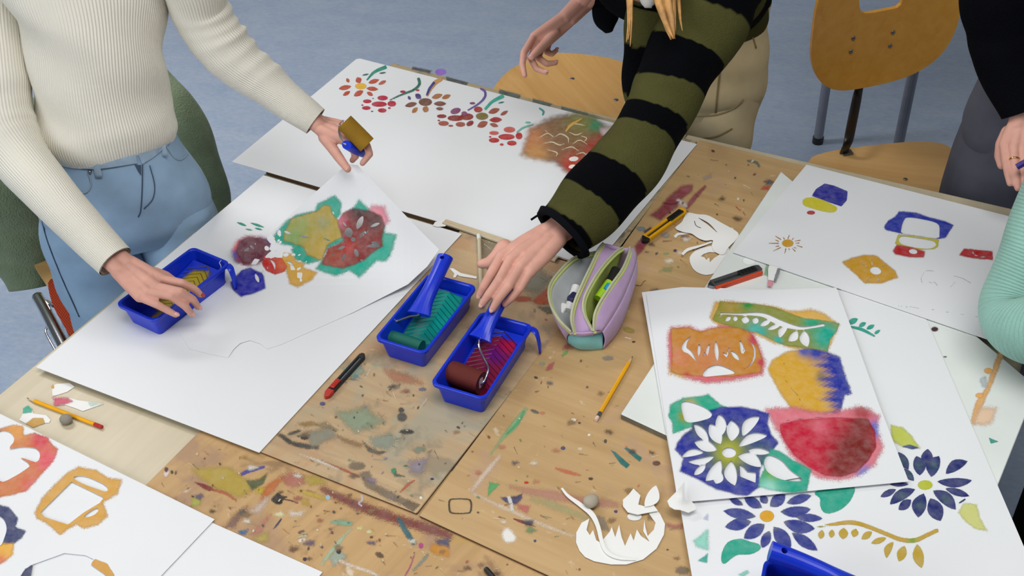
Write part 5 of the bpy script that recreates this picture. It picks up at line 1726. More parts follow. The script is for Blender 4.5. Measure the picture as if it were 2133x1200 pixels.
# ---------------------------------------------------------------- old paint marks on the boards
q = (850, 850, 3.43)
qa = (400, 850, 3.43)
qb = (1200, 300, 4.0)
qc = (1100, 480, 4.0)
qd = (750, 500, 3.158)
st_r = [B(stroke(K([(845, 0), (760, 120), (680, 210), (590, 330)], *q), [6, 13, 7, 2]), '#7fae7c', 3), B(stroke(K([(830, 20), (780, 110), (700, 190)], *q), [3, 5, 2]), '#3fa468', 1.5, l=2),
        B(K([(1448, 300), (1480, 315), (1585, 405), (1560, 432), (1515, 395)], *q), '#12706e', 1.2), B(K([(1545, 288), (1570, 285), (1672, 355), (1655, 385), (1600, 340)], *q), '#12706e', 1.2),
        B(oval(*K([(845, 533)], *q)[0], 5, 3), '#c03a26', .8), B(oval(*K([(1107, 287)], *q)[0], 5, 4), '#4a4668', 1), B(oval(*K([(1775, 395)], *q)[0], 8, 5), '#5a3018', 1.5),
        B(K([(580, 530), (650, 545), (570, 630)], *q), '#4fa35e', 3), B(K([(660, 640), (770, 630), (815, 612), (810, 650), (770, 690), (700, 675)], *q), '#3a3560', 2.5),
        B(K([(780, 690), (870, 700), (850, 750), (790, 720)], *q), '#c06a62', 4), B(stroke(K([(715, 630), (735, 680), (745, 735)], *q), 7), '#d4d2cc', 1.5, l=2),
        B(stroke(K([(750, 790), (820, 815), (910, 848)], *q), [2, 6, 1]), '#7a2418', 1), B(closed(K([(670, 900), (700, 860), (740, 880), (770, 940), (700, 960)], *q), 16), '#efeeea', 4),
        B(stroke(K([(460, 610), (700, 720), (950, 830), (1190, 920)], *q), [4, 7, 7, 4]), '#d8c4aa', 4), B(stroke(K([(450, 600), (540, 480), (660, 340)], *q), [4, 9, 3]), '#d8c4b0', 4),
        B(stroke(K([(730, 560), (950, 610), (1250, 660), (1500, 690)], *q), [4, 12, 14, 8]), '#b9826e', 7), B(stroke(K([(880, 650), (1080, 710), (1280, 790)], *q), [4, 9, 6]), '#a9a674', 7),
        B(stroke(K([(1050, 430), (1150, 460), (1230, 480)], *q), [3, 7, 2]), '#c86a48', 2.5), B(K([(1330, 770), (1400, 780), (1440, 880), (1380, 860)], *q), '#8a7c68', 4),
        B(oval(*K([(907, 950)], *q)[0], 3, 3), '#3a3a70', .8), B(oval(*K([(1484, 740)], *q)[0], 4, 3), '#3a3468', .8), B(oval(*K([(1293, 192)], *q)[0], 3, 2.4), '#eeece4', .8), B(oval(*K([(1224, 106)], *q)[0], 3, 2.4), '#4a4658', .8),
        B(oval(*K([(1182, 85)], *q)[0], 6, 3), '#e9e4d6', 1), B(oval(*K([(905, 25)], *q)[0], 9, 3, .4), '#5c584e', 1.5), B(oval(*K([(960, 35)], *q)[0], 5, 3), '#c07a58', 1.5),
        B(oval(*K([(1230, 292)], *q)[0], 5, 3), '#d9c6a6', 1), B(oval(*K([(1305, 505)], *q)[0], 5, 3), '#4a3a2a', 1), B(oval(*K([(1410, 237)], *q)[0], 3, 4), '#3a3a34', .8),
        B(stroke(K([(1850, 830), (1900, 850), (1960, 845)], *q), 6), '#a8645c', 5), B(oval(*K([(1960, 1160)], *q)[0], 14, 8), '#7a6c58', 4),
        # far part: maroon splash
        B(K([(880, 350), (972, 338), (960, 390), (900, 440), (840, 520), (780, 570), (700, 640), (620, 590), (700, 530), (770, 440)], *qb), '#8a3240', 4, [(*K([(900, 370)], *qb)[0], 10, '#9c4450')]),
        B(stroke(K([(1080, 350), (1020, 410), (960, 480), (920, 540)], *qb), [4, 8, 9, 4]), '#93434c', 2.5), B(K([(560, 730), (620, 690), (640, 720), (580, 750)], *qb), '#463044', 2),
        B(K([(490, 850), (560, 770), (610, 800), (560, 880), (510, 930)], *qb), '#8e3444', 3), B(oval(*K([(880, 490)], *qb)[0], 12, 5, .6), '#d9cdca', 4, l=2), B(stroke(K([(720, 490), (800, 500), (860, 480)], *qb), 2), '#5a2030', 1, l=2),
        B(stroke(K([(1425, 138), (1500, 155), (1528, 190)], *qb), [3, 5, 3]), '#5a6a5c', 2), B(K([(1540, 378), (1560, 352), (1615, 350), (1605, 380)], *qb), '#bb5238', 2.5), B(stroke(K([(1330, 518), (1350, 540), (1370, 555)], *qb), 2), '#c03a30', .8),
        B(K([(1060, 280), (1120, 250), (1125, 275), (1070, 295)], *qb), '#a8998c', 4), B(oval(*K([(745, 760)], *qb)[0], 8, 5), '#94908c', 2), B(oval(*K([(540, 705)], *qb)[0], 8, 4), '#6e8a94', 2.5),
        B(K([(700, 1060), (740, 1030), (800, 1030), (790, 1060)], *qb), '#8f9a66', 4), B(oval(*K([(825, 888)], *qb)[0], 4, 3), '#3f3a5a', .8), B(oval(*K([(590, 900)], *qb)[0], 5, 1), '#4a4450', .8), B(oval(*K([(750, 912)], *qb)[0], 6, 2), '#7aa86c', 1.5),
        B(stroke(K([(920, 265), (945, 272)], *qb), 1.6), '#5a4428', .6), B(oval(*K([(1140, 58)], *qb)[0], 4, 2.4, .4), '#4a3a26', 1),
        B(stroke(K([(890, 455), (940, 460), (960, 430), (985, 415)], *qc), 1.6), '#5a4420', .8), B(oval(*K([(840, 830)], *qc)[0], 12, 5, .3), '#9a8a3e', 2), B(oval(*K([(880, 928)], *qc)[0], 4, 2), '#3a2820', .7), B(stroke(K([(805, 890), (860, 905)], *qc), 2), '#eeeae0', .7),
        B(oval(*K([(665, 1065)], *qc)[0], 10, 4), '#8a8078', 3), B(K([(150, 1170), (170, 1120), (215, 1100), (200, 1150)], *qc), '#b5515a', 3), B(stroke(K([(280, 1050), (310, 1020), (330, 1000)], *qc), [3, 6, 3]), '#6aa85c', 2), B(K([(290, 990), (330, 940), (370, 985)], *qc), '#a04a48', 4),
        B(oval(*K([(120, 1110)], *qc)[0], 6, 3), '#8aa08c', 2)]
sq = closed(K([(290, 660), (330, 645), (430, 648), (455, 670), (452, 740), (420, 755), (320, 755), (292, 735)], *q), 40)
st_r.append(B(np.vstack([sq, sq[:1], (sq[:1] - sq.mean(0)) * .86 + sq.mean(0), ((sq - sq.mean(0)) * .86 + sq.mean(0))[::-1]]), '#2b2018', .7, l=2, s=1.4))
film('paint_stain', bd_right, st_r, TZ, mat='stain')

st_m = [B(K([(610, 190), (640, 185), (720, 240), (840, 262), (905, 270), (900, 292), (820, 290), (740, 275), (680, 250)], *qa), '#2f302c', 3), B(oval(*K([(805, 213)], *qa)[0], 9, 4), '#33332f', 1.5), B(oval(*K([(730, 175)], *qa)[0], 14, 3, -.3), '#3c3b36', 2.5),
        B(oval(*K([(1535, 170)], *qa)[0], 15, 5), '#35362f', 2.5), B(oval(*K([(1500, 65)], *qa)[0], 10, 9), '#4b4a47', 2.5), B(oval(*K([(1495, 15)], *qa)[0], 6, 5), '#3c3a36', 2), B(K([(1215, 235), (1260, 275), (1330, 310), (1390, 310), (1340, 335), (1260, 310)], *qa), '#5e5445', 3),
        B(K([(1280, 220), (1400, 185), (1460, 230), (1400, 290), (1300, 280)], *qa), '#8f9686', 7), B(K([(1200, 470), (1260, 450), (1300, 540), (1500, 640), (1600, 680), (1500, 690), (1380, 640), (1240, 560)], *qa), '#7d6c57', 4),
        B(oval(*K([(1180, 415)], *qa)[0], 17, 8), '#7c6c56', 3), B(stroke(K([(920, 375), (1080, 440), (1195, 492)], *qa), [2, 4, 3]), '#a9542e', 1.5), B(stroke(K([(770, 330), (920, 385), (1050, 440)], *qa), [2, 5, 2]), '#d8cfc0', 2.5),
        B(stroke(K([(1590, 515), (1540, 550), (1485, 605)], *qa), [2, 5, 2]), '#b3572f', 1.5), B(K([(1420, 440), (1450, 430), (1460, 470), (1520, 490), (1450, 490)], *qa), '#3f5a4c', 2.5), B(oval(*K([(1440, 448)], *qa)[0], 5, 5), '#2f9468', 1.5, l=2), B(oval(*K([(1528, 413)], *qa)[0], 5, 2), '#2a6a58', 1),
        B(oval(*K([(1715, 507)], *qa)[0], 4, 2.5), '#3a2c5a', .8), B(oval(*K([(1635, 642)], *qa)[0], 3, 3), '#eee8dc', .8), B(K([(1500, 690), (1540, 660), (1630, 690), (1580, 740)], *qa), '#6f5c44', 2), B(K([(880, 120), (960, 100), (1040, 160), (940, 150)], *qa), '#93805f', 4),
        B(K([(1060, 40), (1200, 60), (1250, 90), (1120, 100)], *qa), '#7f9a7c', 8), B(K([(760, 110), (850, 95), (900, 120), (800, 135)], *qa), '#9a7a4c', 4), B(K([(1040, 200), (1130, 230), (1230, 260), (1200, 280), (1080, 240)], *qa), '#94734c', 5),
        B(K([(1560, 380), (1680, 360), (1640, 470), (1560, 460)], *qa), '#8d8390', 9), B([(710, 765), (745, 755), (760, 775), (735, 790)], '#93a28e', 5), B(oval(741.5, 784, 5, 3.5), '#5a8c96', .8), B(oval(672, 841, 6, 4), '#4a4a7a', .8), B(oval(880, 811, 8, 3.5), '#6a6e80', 1.5),
        B(stroke(K([(780, 185), (765, 205), (750, 225)], 700, 640, 4), 2), '#c8bda8', 1), B([(700, 860), (760, 850), (800, 880), (740, 900)], '#8f9c80', 9), B([(640, 900), (690, 890), (700, 910), (650, 930)], '#8c8a78', 7),
        B([(800, 770), (850, 780), (880, 800), (820, 795)], '#b27a58', 7), B(stroke([(760, 790), (772, 768)], 1.5), '#d9d2c4', .8), B(stroke([(875, 850), (890, 830)], 2), '#d9d2c4', 1.2),
        # right of the red tray: orange-red patch
        B(K([(1000, 380), (1070, 370), (1130, 380), (1120, 400), (1050, 405), (1010, 395)], *qd), '#b5502e', 3), B(K([(1130, 400), (1180, 360), (1240, 310), (1260, 380), (1250, 420), (1180, 425)], *qd), '#b3542f', 3.5), B(K([(1170, 440), (1250, 440), (1280, 480), (1230, 485)], *qd), '#5f5c48', 4),
        B([(1085, 560), (1120, 555), (1150, 580), (1120, 610), (1090, 600)], '#8f8c78', 10), B([(1000, 500), (1060, 515), (1050, 560), (1010, 550)], '#8a7a60', 12)]
film('paint_stain', bd_mid, st_m, TZ - .001, mat='stain')

st_f = [B(K([(0, 440), (120, 430), (260, 420), (330, 470), (420, 540), (420, 600), (330, 640), (240, 600), (160, 570), (60, 500)], *qa), '#b59c3c', 7), B(K([(440, 600), (480, 560), (530, 575), (510, 620)], *qa), '#c2a92f', 4), B(stroke(K([(350, 475), (420, 445), (520, 420)], *qa), [6, 8, 4]), '#3a3c9a', 1.5),
        B(K([(20, 530), (80, 540), (150, 570), (130, 595), (80, 575)], *qa), '#7c1f1a', 2), B(stroke(K([(140, 580), (250, 615), (320, 665)], *qa), [4, 5, 2]), '#b0562c', 2.5), B(K([(390, 520), (480, 510), (540, 460), (510, 540), (430, 590)], *qa), '#4f5a30', 3),
        B(closed(K([(565, 655), (590, 625), (615, 605), (640, 625), (680, 635), (650, 655), (640, 685), (600, 685)], *qa), 30), '#1d1616', 2), B(stroke(K([(640, 650), (700, 660), (760, 680)], *qa), [2, 3, 1]), '#5a1a1a', 1),
        B(K([(630, 490), (720, 460), (800, 490), (800, 540), (720, 560), (660, 540)], *qa), '#b06a58', 6), B(K([(520, 560), (600, 510), (650, 500), (580, 590), (500, 670), (480, 680)], *qa), '#c06a30', 5), B(K([(800, 490), (900, 490), (960, 540), (840, 550)], *qa), '#b09a3c', 6),
        B(stroke(K([(920, 570), (1050, 640), (1250, 720), (1480, 800), (1750, 880), (1850, 920)], *qa), [6, 14, 18, 18, 16, 10], 30), '#7d3a38', 7), B(stroke(K([(760, 590), (860, 620), (960, 655)], *qa), [3, 8, 4]), '#c0a83c', 4), B(K([(780, 640), (830, 650), (840, 700), (790, 690)], *qa), '#b89a48', 5),
        B(closed(K([(990, 815), (1040, 800), (1140, 815), (1135, 838), (1060, 835)], *qa), 24), '#7fae90', 3), B(stroke(K([(1140, 860), (1080, 920), (1010, 1010), (920, 1125)], *qa), [3, 6, 8, 5]), '#a5c0a0', 3), B(K([(985, 1060), (1040, 1000), (1100, 1060), (1010, 1130)], *qa), '#9aa898', 5),
        B(K([(1460, 785), (1490, 790), (1550, 880), (1605, 970), (1580, 978), (1530, 920), (1490, 850)], *qa), '#22606a', 2.5), B(oval(*K([(1048, 1023)], *qa)[0], 5, 6), '#1f1a16', 1.2), B(oval(*K([(1340, 1050)], *qa)[0], 9, 5, .5), '#5a4028', 2), B(oval(*K([(1635, 983)], *qa)[0], 5, 6), '#b03a80', 1),
        B(stroke(K([(1590, 1040), (1560, 1130), (1520, 1200)], *qa), [2, 3, 3]), '#a8487c', 1), B(K([(1700, 1010), (1720, 970), (1833, 990), (1833, 1060), (1720, 1040)], *qa), '#c98a2c', 5), B(K([(1740, 950), (1833, 930), (1833, 980), (1760, 975)], *qa), '#4a4468', 5), B(stroke(K([(1690, 1040), (1640, 1100), (1580, 1160)], *qa), [4, 5, 2]), '#7c8a80', 3),
        B(stroke(K([(1050, 1090), (1150, 1130), (1270, 1170), (1330, 1200)], *qa), [4, 5, 4, 3]), '#ded5c6', 3), B(stroke(K([(1400, 935), (1600, 1010), (1833, 1100)], *qa), [1.4, 2.4, 2]), '#d9c8a8', 1), B(oval(*K([(805, 1080)], *qa)[0], 4, 4), '#2a1c4a', 1), B(oval(*K([(785, 945)], *qa)[0], 8, 4, -.4), '#e0d8cc', 2),
        B(oval(*K([(780, 885)], *qa)[0], 7, 3, -.3), '#6a5034', 1.5), B(K([(1170, 850), (1225, 845), (1210, 875), (1180, 870)], *qa), '#d0c88a', 2), B(oval(*K([(1265, 885)], *qa)[0], 6, 4), '#cfcf9a', 2), B(oval(*K([(970, 640)], *qa)[0], 5, 5), '#9cc0d0', 1), B(stroke(K([(1210, 620), (1215, 660), (1190, 680), (1215, 700)], *qa), 3), '#c4c4d2', 1.5),
        B(K([(0, 640), (50, 640), (60, 690), (0, 700)], *qa), '#a8a83e', 4), B(K([(330, 880), (400, 870), (380, 905), (340, 900)], *qa), '#3a6a98', 3), B(stroke(K([(640, 790), (610, 830), (580, 865)], *qa), [3, 4, 1]), '#3a3a58', 1), B(K([(580, 760), (640, 740), (660, 770), (610, 775)], *qa), '#dcd8b0', 4), B(K([(420, 740), (520, 640), (560, 640), (480, 760)], *qa), '#c9b4a4', 7),
        B(K([(240, 850), (330, 740), (400, 700), (300, 850)], *qa), '#7d5c54', 7), B(K([(420, 900), (520, 800), (560, 760), (480, 890)], *qa), '#c0806c', 7), B(K([(700, 740), (800, 740), (780, 770), (700, 770)], *qa), '#d9cfc0', 5), B(K([(440, 930), (540, 890), (540, 950), (480, 960)], *qa), '#b5a24c', 6),
        B(oval(*K([(1190, 460)], 0, 850, 3.43)[0], 5, 9, .2), '#e0cfc8', 2), B(oval(*K([(1188, 440)], 0, 850, 3.43)[0], 4, 5), '#5a2828', 1.5, l=2), B(oval(*K([(1228, 458)], 0, 850, 3.43)[0], 3, 4), '#3a4a2a', 1)]
film('paint_stain', bd_front, st_f, ZB, mat='stain')
film('paint_stain', bd_far, [B(oval(918, 150, 12, 7), '#8a62c4', 1.5), B([(860, 139), (900, 147), (895, 152), (858, 144)], '#3a3c40', 2.5), B([(1040, 185), (1085, 198), (1080, 206), (1040, 194)], '#4f5a54', 3), B([(1170, 222), (1225, 236), (1220, 243), (1170, 230)], '#4f5a54', 3),
                              B([(930, 160), (975, 172), (970, 178), (930, 168)], '#444a4a', 3), B([(1110, 205), (1150, 216), (1145, 222), (1110, 212)], '#5a645c', 3)], TZ)


def specks(bd, region, z, n, cols, seed):
    """scattered small drips and scratches on a work board"""
    g = np.random.default_rng(seed)
    R_ = np.array(region, float)
    out = []
    while len(out) < n:
        p = g.uniform(R_.min(0), R_.max(0))
        if not inpoly(p[None], R_)[0]:
            continue
        c_ = cols[g.integers(len(cols))]
        k = g.uniform()
        if k < .5:
            out.append(B(oval(*p, g.uniform(1, 4.2), g.uniform(.8, 2.6), g.uniform(0, 3)), c_, g.uniform(.6, 1.4)))
        elif k < .8:
            a = g.uniform(-.3, 1.2)
            L = g.uniform(5, 20)
            out.append(B(stroke([p, p + L * np.array([math.cos(a), math.sin(a)])], [g.uniform(.8, 2.2), .5], 5), c_, g.uniform(.5, 1.2)))
        else:
            r = g.uniform(5, 12)
            t = np.linspace(0, 6.28, 9, endpoint=False)
            out.append(B(p + np.stack([np.cos(t) * r, np.sin(t) * r * .5], 1) * g.uniform(.5, 1.2, (9, 1)), c_, 4))
    film('paint_stain', bd, out, z + .0006, mat='stain')


specks(bd_front, [(420, 930), (560, 960), (870, 1085), (1120, 1195), (680, 1195), (460, 1085), (330, 1010)], ZB, 120, ['#3a2a20', '#6a4a30', '#d8d0c0', '#b08a30', '#7a3a30', '#3a5a5a', '#c8b890', '#8a6a48', '#a05a48', '#5a4a6a'], 4)
specks(bd_mid, [(560, 930), (860, 1060), (1000, 890), (880, 830), (780, 740), (700, 800)], TZ - .001, 80, ['#3f3a34', '#6a5c4a', '#d8d0c0', '#7a8a78', '#a07050', '#8a7a90', '#5c5a50', '#b09070'], 5)
specks(bd_mid, [(1000, 500), (1170, 560), (1130, 690), (1080, 640), (1000, 600)], TZ - .001, 30, ['#4f463c', '#8a7a62', '#b0563a', '#c8bda8', '#6a6a58'], 6)
specks(bd_right, [(880, 1060), (1160, 720), (1300, 780), (1390, 930), (1420, 1190), (1150, 1190)], TZ, 90, ['#5a4028', '#8a6a40', '#e0d8c4', '#7a3a28', '#4a4a5a', '#6a8a5a', '#c07858', '#3a3028'], 7)
specks(bd_right, [(1340, 540), (1460, 310), (1640, 350), (1490, 560), (1420, 600), (1340, 700)], TZ, 60, ['#5a4028', '#8a6a40', '#e0d8c4', '#7a3a38', '#4a4a5a', '#6a8a5a', '#3a3028'], 8)


# ---------------------------------------------------------------- people
from mathutils.bvhtree import BVHTree
M['ribknit'] = cloth_mat('ribbed_knit', .85, rib=1.0, ribdist=.0016, fuzz=.12, fscale=900, sheen=.1, tone=.05)
M['fleeceknit'] = cloth_mat('brushed_knit', .95, fuzz=1.0, ribdist=.003, fscale=420, sheen=.0, tone=.18)
M['denim'] = cloth_mat('denim', .85, fuzz=.35, ribdist=.001, fscale=1400, sheen=.05, tone=.16)
M['cotton'] = cloth_mat('cotton_twill', .85, fuzz=.35, ribdist=.001, fscale=1200, sheen=.0, tone=.12)
M['chunky'] = cloth_mat('chunky_knit', .95, rib=.8, ribdist=.002, fuzz=.6, fscale=380, sheen=.2, tone=.12)
M['fleece'] = cloth_mat('green_fleece', .98, fuzz=1.0, ribdist=.004, fscale=260, sheen=.25, tone=.25)
M['denimseam'] = plain('denim_seam', '#8ea2b4', .85)
M['denimdark'] = plain('denim_dark_stitch', '#3f5166', .85)
M['hairbrown'] = plain('brown_hair', '#5f4024', .5, .4, var=.3, vscale=60)
M['hairblond'] = plain('blond_hair', '#b98a50', .5, .4, var=.3, vscale=60)
M['shoe'] = plain('shoe_leather', '#2a2a2c', .5)
M['gold'] = plain('gold', '#d7a95a', .2, .5, 1.0)
M['whitecotton'] = plain('white_cotton', '#dddcd8', .8, bump=.1)


def J(*r):
    """joint list (px, py, z) -> world"""
    return [U(*x) for x in r]


def hand(fingers, wrist, fore, rf, palm_r=.0125, scale=1.0, voxel=.0021, smooth=5, thumb=None):
    """fingers: four chains of 4 joints; thumb chain; fore: forearm points, rf their radii"""
    parts = []
    for k, ch in enumerate(fingers):
        r = np.array([.0092, .0084, .0076, .0062]) * scale * (0.9 if k == 3 else 1.0)
        parts.append(chain(ch, r))
    mcps = [np.array(f[0]) for f in fingers]
    w0 = np.array(wrist)
    cen = np.mean(mcps, 0)
    across = mcps[3] - mcps[0]
    for k, m_ in enumerate(mcps):
        wr = w0 + across * ((k - 1.5) / 3) * .55
        midp = m_ * .5 + wr * .5
        parts.append(chain([m_, midp, wr], [.0105 * scale, palm_r * scale, .0135 * scale]))
    for k in range(3):
        parts.append(chain([mcps[k] * .75 + w0 * .25, mcps[k + 1] * .75 + w0 * .25], [.0105 * scale, .0105 * scale]))
        parts.append(chain([mcps[k] * .4 + w0 * .6, mcps[k + 1] * .4 + w0 * .6], [.0125 * scale, .0125 * scale]))
    if thumb is not None:
        parts.append(chain(thumb, np.array([.0135, .0115, .0100, .0078][:len(thumb)]) * scale))
        parts.append(chain([np.array(thumb[0]) * .6 + cen * .4, w0 * .5 + cen * .5], [.011 * scale, .013 * scale]))
    off = across / max(1e-6, np.linalg.norm(across))
    for s_ in (-1, 1):
        pts = [w0 + off * s_ * .010 * scale] + [np.array(f) + off * s_ * r * .35 for f, r in zip(fore, rf)]
        parts.append(chain(pts, [.0165 * scale] + [r * .85 for r in rf]))
    V, Fc = join(*parts)
    return remesh(V, Fc, voxel, smooth, .5)


def nails(parent, chains, normals, mat='nail', mats=None, sc=1.0):
    for k, (ch, nrm) in enumerate(zip(chains, normals)):
        tip, dip = np.array(ch[-1]), np.array(ch[-2])
        d = unit(tip - dip)
        n_ = unit(np.array(nrm) - d * (np.array(nrm) @ d))
        s_ = np.cross(d, n_)
        c_ = tip + d * .001 + n_ * .0052 * sc
        mk('fingernail', *ellipsoid(c_, (.0058 * sc, .0043 * sc, .0012), [d, s_, n_], 12, 6), M[(mats or {}).get(k, mat)], parent, smooth=True)


def garment(name, parent, mat, lofts):
    """lofts: dicts(path, r, side, col(v,u,V)->rgb rows, ribs, disp, cuff)"""
    VV, FF, CC, RR, n_ = [], [], [], [], 0
    for L in lofts:
        for inner in ((0, 1) if L.get('cuff') else (0,)):
            path, rad = np.array(L['path'], float), np.array(L['r'], float)
            if inner:
                S = catmull(np.hstack([path, rad]), 40)
                path, rad = S[-9:, :3], S[-9:, 3:] - .0035
            V, Fc, u_, v_ = loft(path, rad, L.get('side', (1, 0, 0)), L.get('n', 48), L.get('step', .006), L.get('caps', (False, False)), None if inner else L.get('disp'))
            c_ = L['col']
            c_ = np.tile(np.array(hexc(c_)[:3]), (len(V), 1)) if isinstance(c_, str) else c_(v_, u_, V)
            VV.append(V)
            FF += [tuple(i + n_ for i in f) for f in Fc]
            CC.append(c_)
            RR.append(v_ * L['rows'] if 'rows' in L else u_ * L.get('ribs', 60))
            n_ += len(V)
    V = np.concatenate(VV)
    o = mk(name, V, FF, M[mat], parent, smooth=True, attrs={'col': ('FLOAT_COLOR', np.concatenate(CC)), 'ru': ('FLOAT', np.concatenate(RR))})
    return o, V, FF


def folds(seed, amp, spots=(), lo=3, n=5):
    """cloth wrinkles: soft waves plus deep rings at given lengths (pos, width, depth, phase)"""
    g = np.random.default_rng(seed)
    ws = [(g.uniform(8, 30), g.integers(1, lo + 1), g.uniform(0, 6.28), g.uniform(.4, 1)) for _ in range(n)]

    def f(th, l, L):
        k = np.zeros_like(th)
        for a, b, p, w_ in ws:
            k += w_ * np.sin(a * l * 2 + b * th + p)
        k *= amp / n * 1.6
        for (c0, wd, dep, ph) in spots:
            x = (l + .012 * np.sin(th + ph) - c0) / wd
            k += dep * np.exp(-x * x) * (.55 + .45 * np.cos(th - ph))
        return k
    return f


def near_v(path, rad, pt):
    S = catmull(np.hstack([np.array(path, float), np.array(rad, float)]), 400)[:, :3]
    ln = np.concatenate([[0], np.cumsum(np.linalg.norm(np.diff(S, axis=0), axis=1))])
    return float(ln[np.argmin(np.linalg.norm(S - np.array(pt), axis=1))])


def shoes(parent, feet, fwd):
    fwd = unit([fwd[0], fwd[1], 0])
    for p in feet:
        p = np.array([p[0], p[1], 0.0])
        V, Fc, _, _ = loft([p - fwd * .08 + ZX * .04, p - fwd * .02 + ZX * .045, p + fwd * .08 + ZX * .035, p + fwd * .15 + ZX * .024], [(.034, .038), (.040, .044), (.044, .034), (.026, .022)], np.cross(ZX, fwd), 18, .012)
        V[:, 2] = np.maximum(V[:, 2], .001)
        mk('shoe', V, Fc, M['shoe'], parent, smooth=True)


def head(neck, c_, up, fwd):
    """head and neck geometry: skull, jaw, nose, ears, brow"""
    up, fwd = unit(up), unit(fwd)
    fwd = unit(fwd - up * (fwd @ up))
    s_ = np.cross(fwd, up)
    c_ = np.array(c_)
    parts = [ellipsoid(c_ + up * .02 - fwd * .01, (.075, .092, .098), [s_, fwd, up]), ellipsoid(c_ - up * .055 + fwd * .025, (.050, .058, .060), [s_, fwd, up]),
             chain([c_ + fwd * .088 + up * .005, c_ + fwd * .103 - up * .028], [.008, .012]), chain([neck, c_ - up * .05 - fwd * .02], [.056, .052])]
    for k in (-1, 1):
        parts += [ellipsoid(c_ + s_ * .076 * k - up * .01 - fwd * .01, (.010, .020, .030), [s_, fwd, up]), ellipsoid(c_ + fwd * .074 + s_ * .032 * k + up * .002, (.014, .012, .009), [s_, fwd, up])]
    parts.append(ellipsoid(c_ + fwd * .074 - up * .062, (.024, .012, .008), [s_, fwd, up]))
    return join(*parts), s_, fwd, up


def hair(parent, c_, s_, fwd, up, mat, strands, n=7):
    g = np.random.default_rng(17)
    V, Fc = ellipsoid(np.array(c_) + up * .035 - fwd * .022, (.086, .095, .092), [s_, fwd, up], 22, 14)
    mk('hair_cap', V, Fc, M[mat], parent, smooth=True)
    for path, rad in strands:           # each lock is a bundle of thin tapering strands
        P, R_ = np.array(path), np.array(rad)
        for k in range(n):
            a = g.uniform(0, 6.28)
            e = math.sqrt(g.uniform(0, 1)) * .8
            Q = P + np.outer(R_[:, 0] * e * math.cos(a), s_) + np.outer(R_[:, 1] * e * math.sin(a), fwd) + np.outer(np.linspace(0, 1, len(P)), g.normal(size=3) * .004)
            Q[-1] = Q[-2] + (Q[-1] - Q[-2]) * g.uniform(.5, 1.05)
            V, Fc, _, _ = loft(Q, np.maximum(R_ * .42, .0006), s_, 8, .008)
            mk('hair_strand', V, Fc, M[mat], parent, smooth=True)


# ---- person in the cream sweater
s1v, f1v = unit([.95, .31, 0]), unit([.31, -.95, 0])
legR, legL = np.array([-.911, 1.993]), np.array([-.744, 2.060])
pA = thing('person', (-.82, 2.02, 0), 'person in a cream ribbed sweater and pale jeans reaching over the yellow tray', 'person')
aR = J((-15, -60, 1.30), (-8, 120, 1.16), (18, 285, 1.03), (125, 425, .945), (240, 545, .868))
aL = J((375, -70, 1.30), (418, 25, 1.195), (470, 105, 1.11), (560, 180, 1.03), (657, 253, .962))
# hands
wR = U(258, 556, .862)
hR1 = [J((340, 582, .850), (380, 590, .848), (405, 602, .832), (418, 614, .816)), J((325, 597, .852), (376, 608, .850), (402, 624, .825), (413, 640, .802)),
       J((308, 608, .850), (358, 617, .846), (386, 638, .822), (399, 654, .800)), J((291, 619, .843), (328, 635, .836), (350, 647, .822), (366, 656, .812))]
tR1 = J((290, 572, .848), (322, 568, .835), (345, 575, .822), (362, 585, .812))
bodyA = [hand(hR1, wR, [aR[4] * .8 + aR[3] * .2, aR[3]], [.0215, .028], thumb=tR1)]
wL = U(668, 262, .955)
hL1 = [J((716, 292, .952), (736, 312, .944), (741, 325, .932), (734, 334, .924)), J((722, 280, .957), (764, 303, .950), (770, 321, .938), (755, 340, .926)),
       J((722, 270, .952), (758, 288, .938), (764, 304, .926), (752, 318, .918)), J((718, 262, .944), (748, 276, .928), (754, 290, .918), (744, 302, .912))]
tL1 = J((676, 286, .945), (692, 308, .940), (708, 331, .936), (724, 352, .932))
bodyA.append(hand(hL1, wL, [aL[4] * .8 + aL[3] * .2, aL[3]], [.020, .027], thumb=tL1))
hc1 = np.array([-.755, 2.02, 1.575])
hd1, hs, hf, hu = head((-.78, 2.08, 1.37), hc1, (.0, -.12, 1), f1v)
core = join(hd1, chain([(-.81, 2.03, .90), (-.80, 2.05, 1.1), (-.785, 2.08, 1.27), (-.782, 2.085, 1.36)], [.09, .085, .10, .06]), chain([aR[0], (-.785, 2.08, 1.27), aL[0]], [.03, .05, .03]),
            chain([(*legR, .80), (*legR, .45), (*legR, .06)], [.07, .05, .035]), chain([(*legL, .80), (*legL, .45), (*legL, .06)], [.07, .05, .035]))
bodyA.append(remesh(*core, .007, 5))
V, Fc = join(*bodyA)
bA = mk('body', V, Fc, M['skin'], pA, smooth=True)
nails(bA, hR1, [ZX + unit([.3, -.3, 0]) * .6] * 4, mats={0: 'nailred'})
nails(bA, [tL1], [unit([-.1, -1, .5])])
CR = '#ebe7da'
tors = [(-.812, 2.030, .948), (-.810, 2.032, .985), (-.806, 2.040, 1.05), (-.800, 2.052, 1.13), (-.790, 2.072, 1.22), (-.785, 2.082, 1.30), (-.783, 2.085, 1.355), (-.783, 2.085, 1.40)]
rt_ = [(.126, .098), (.138, .108), (.130, .103), (.128, .106), (.142, .112), (.158, .105), (.115, .08), (.058, .055)]
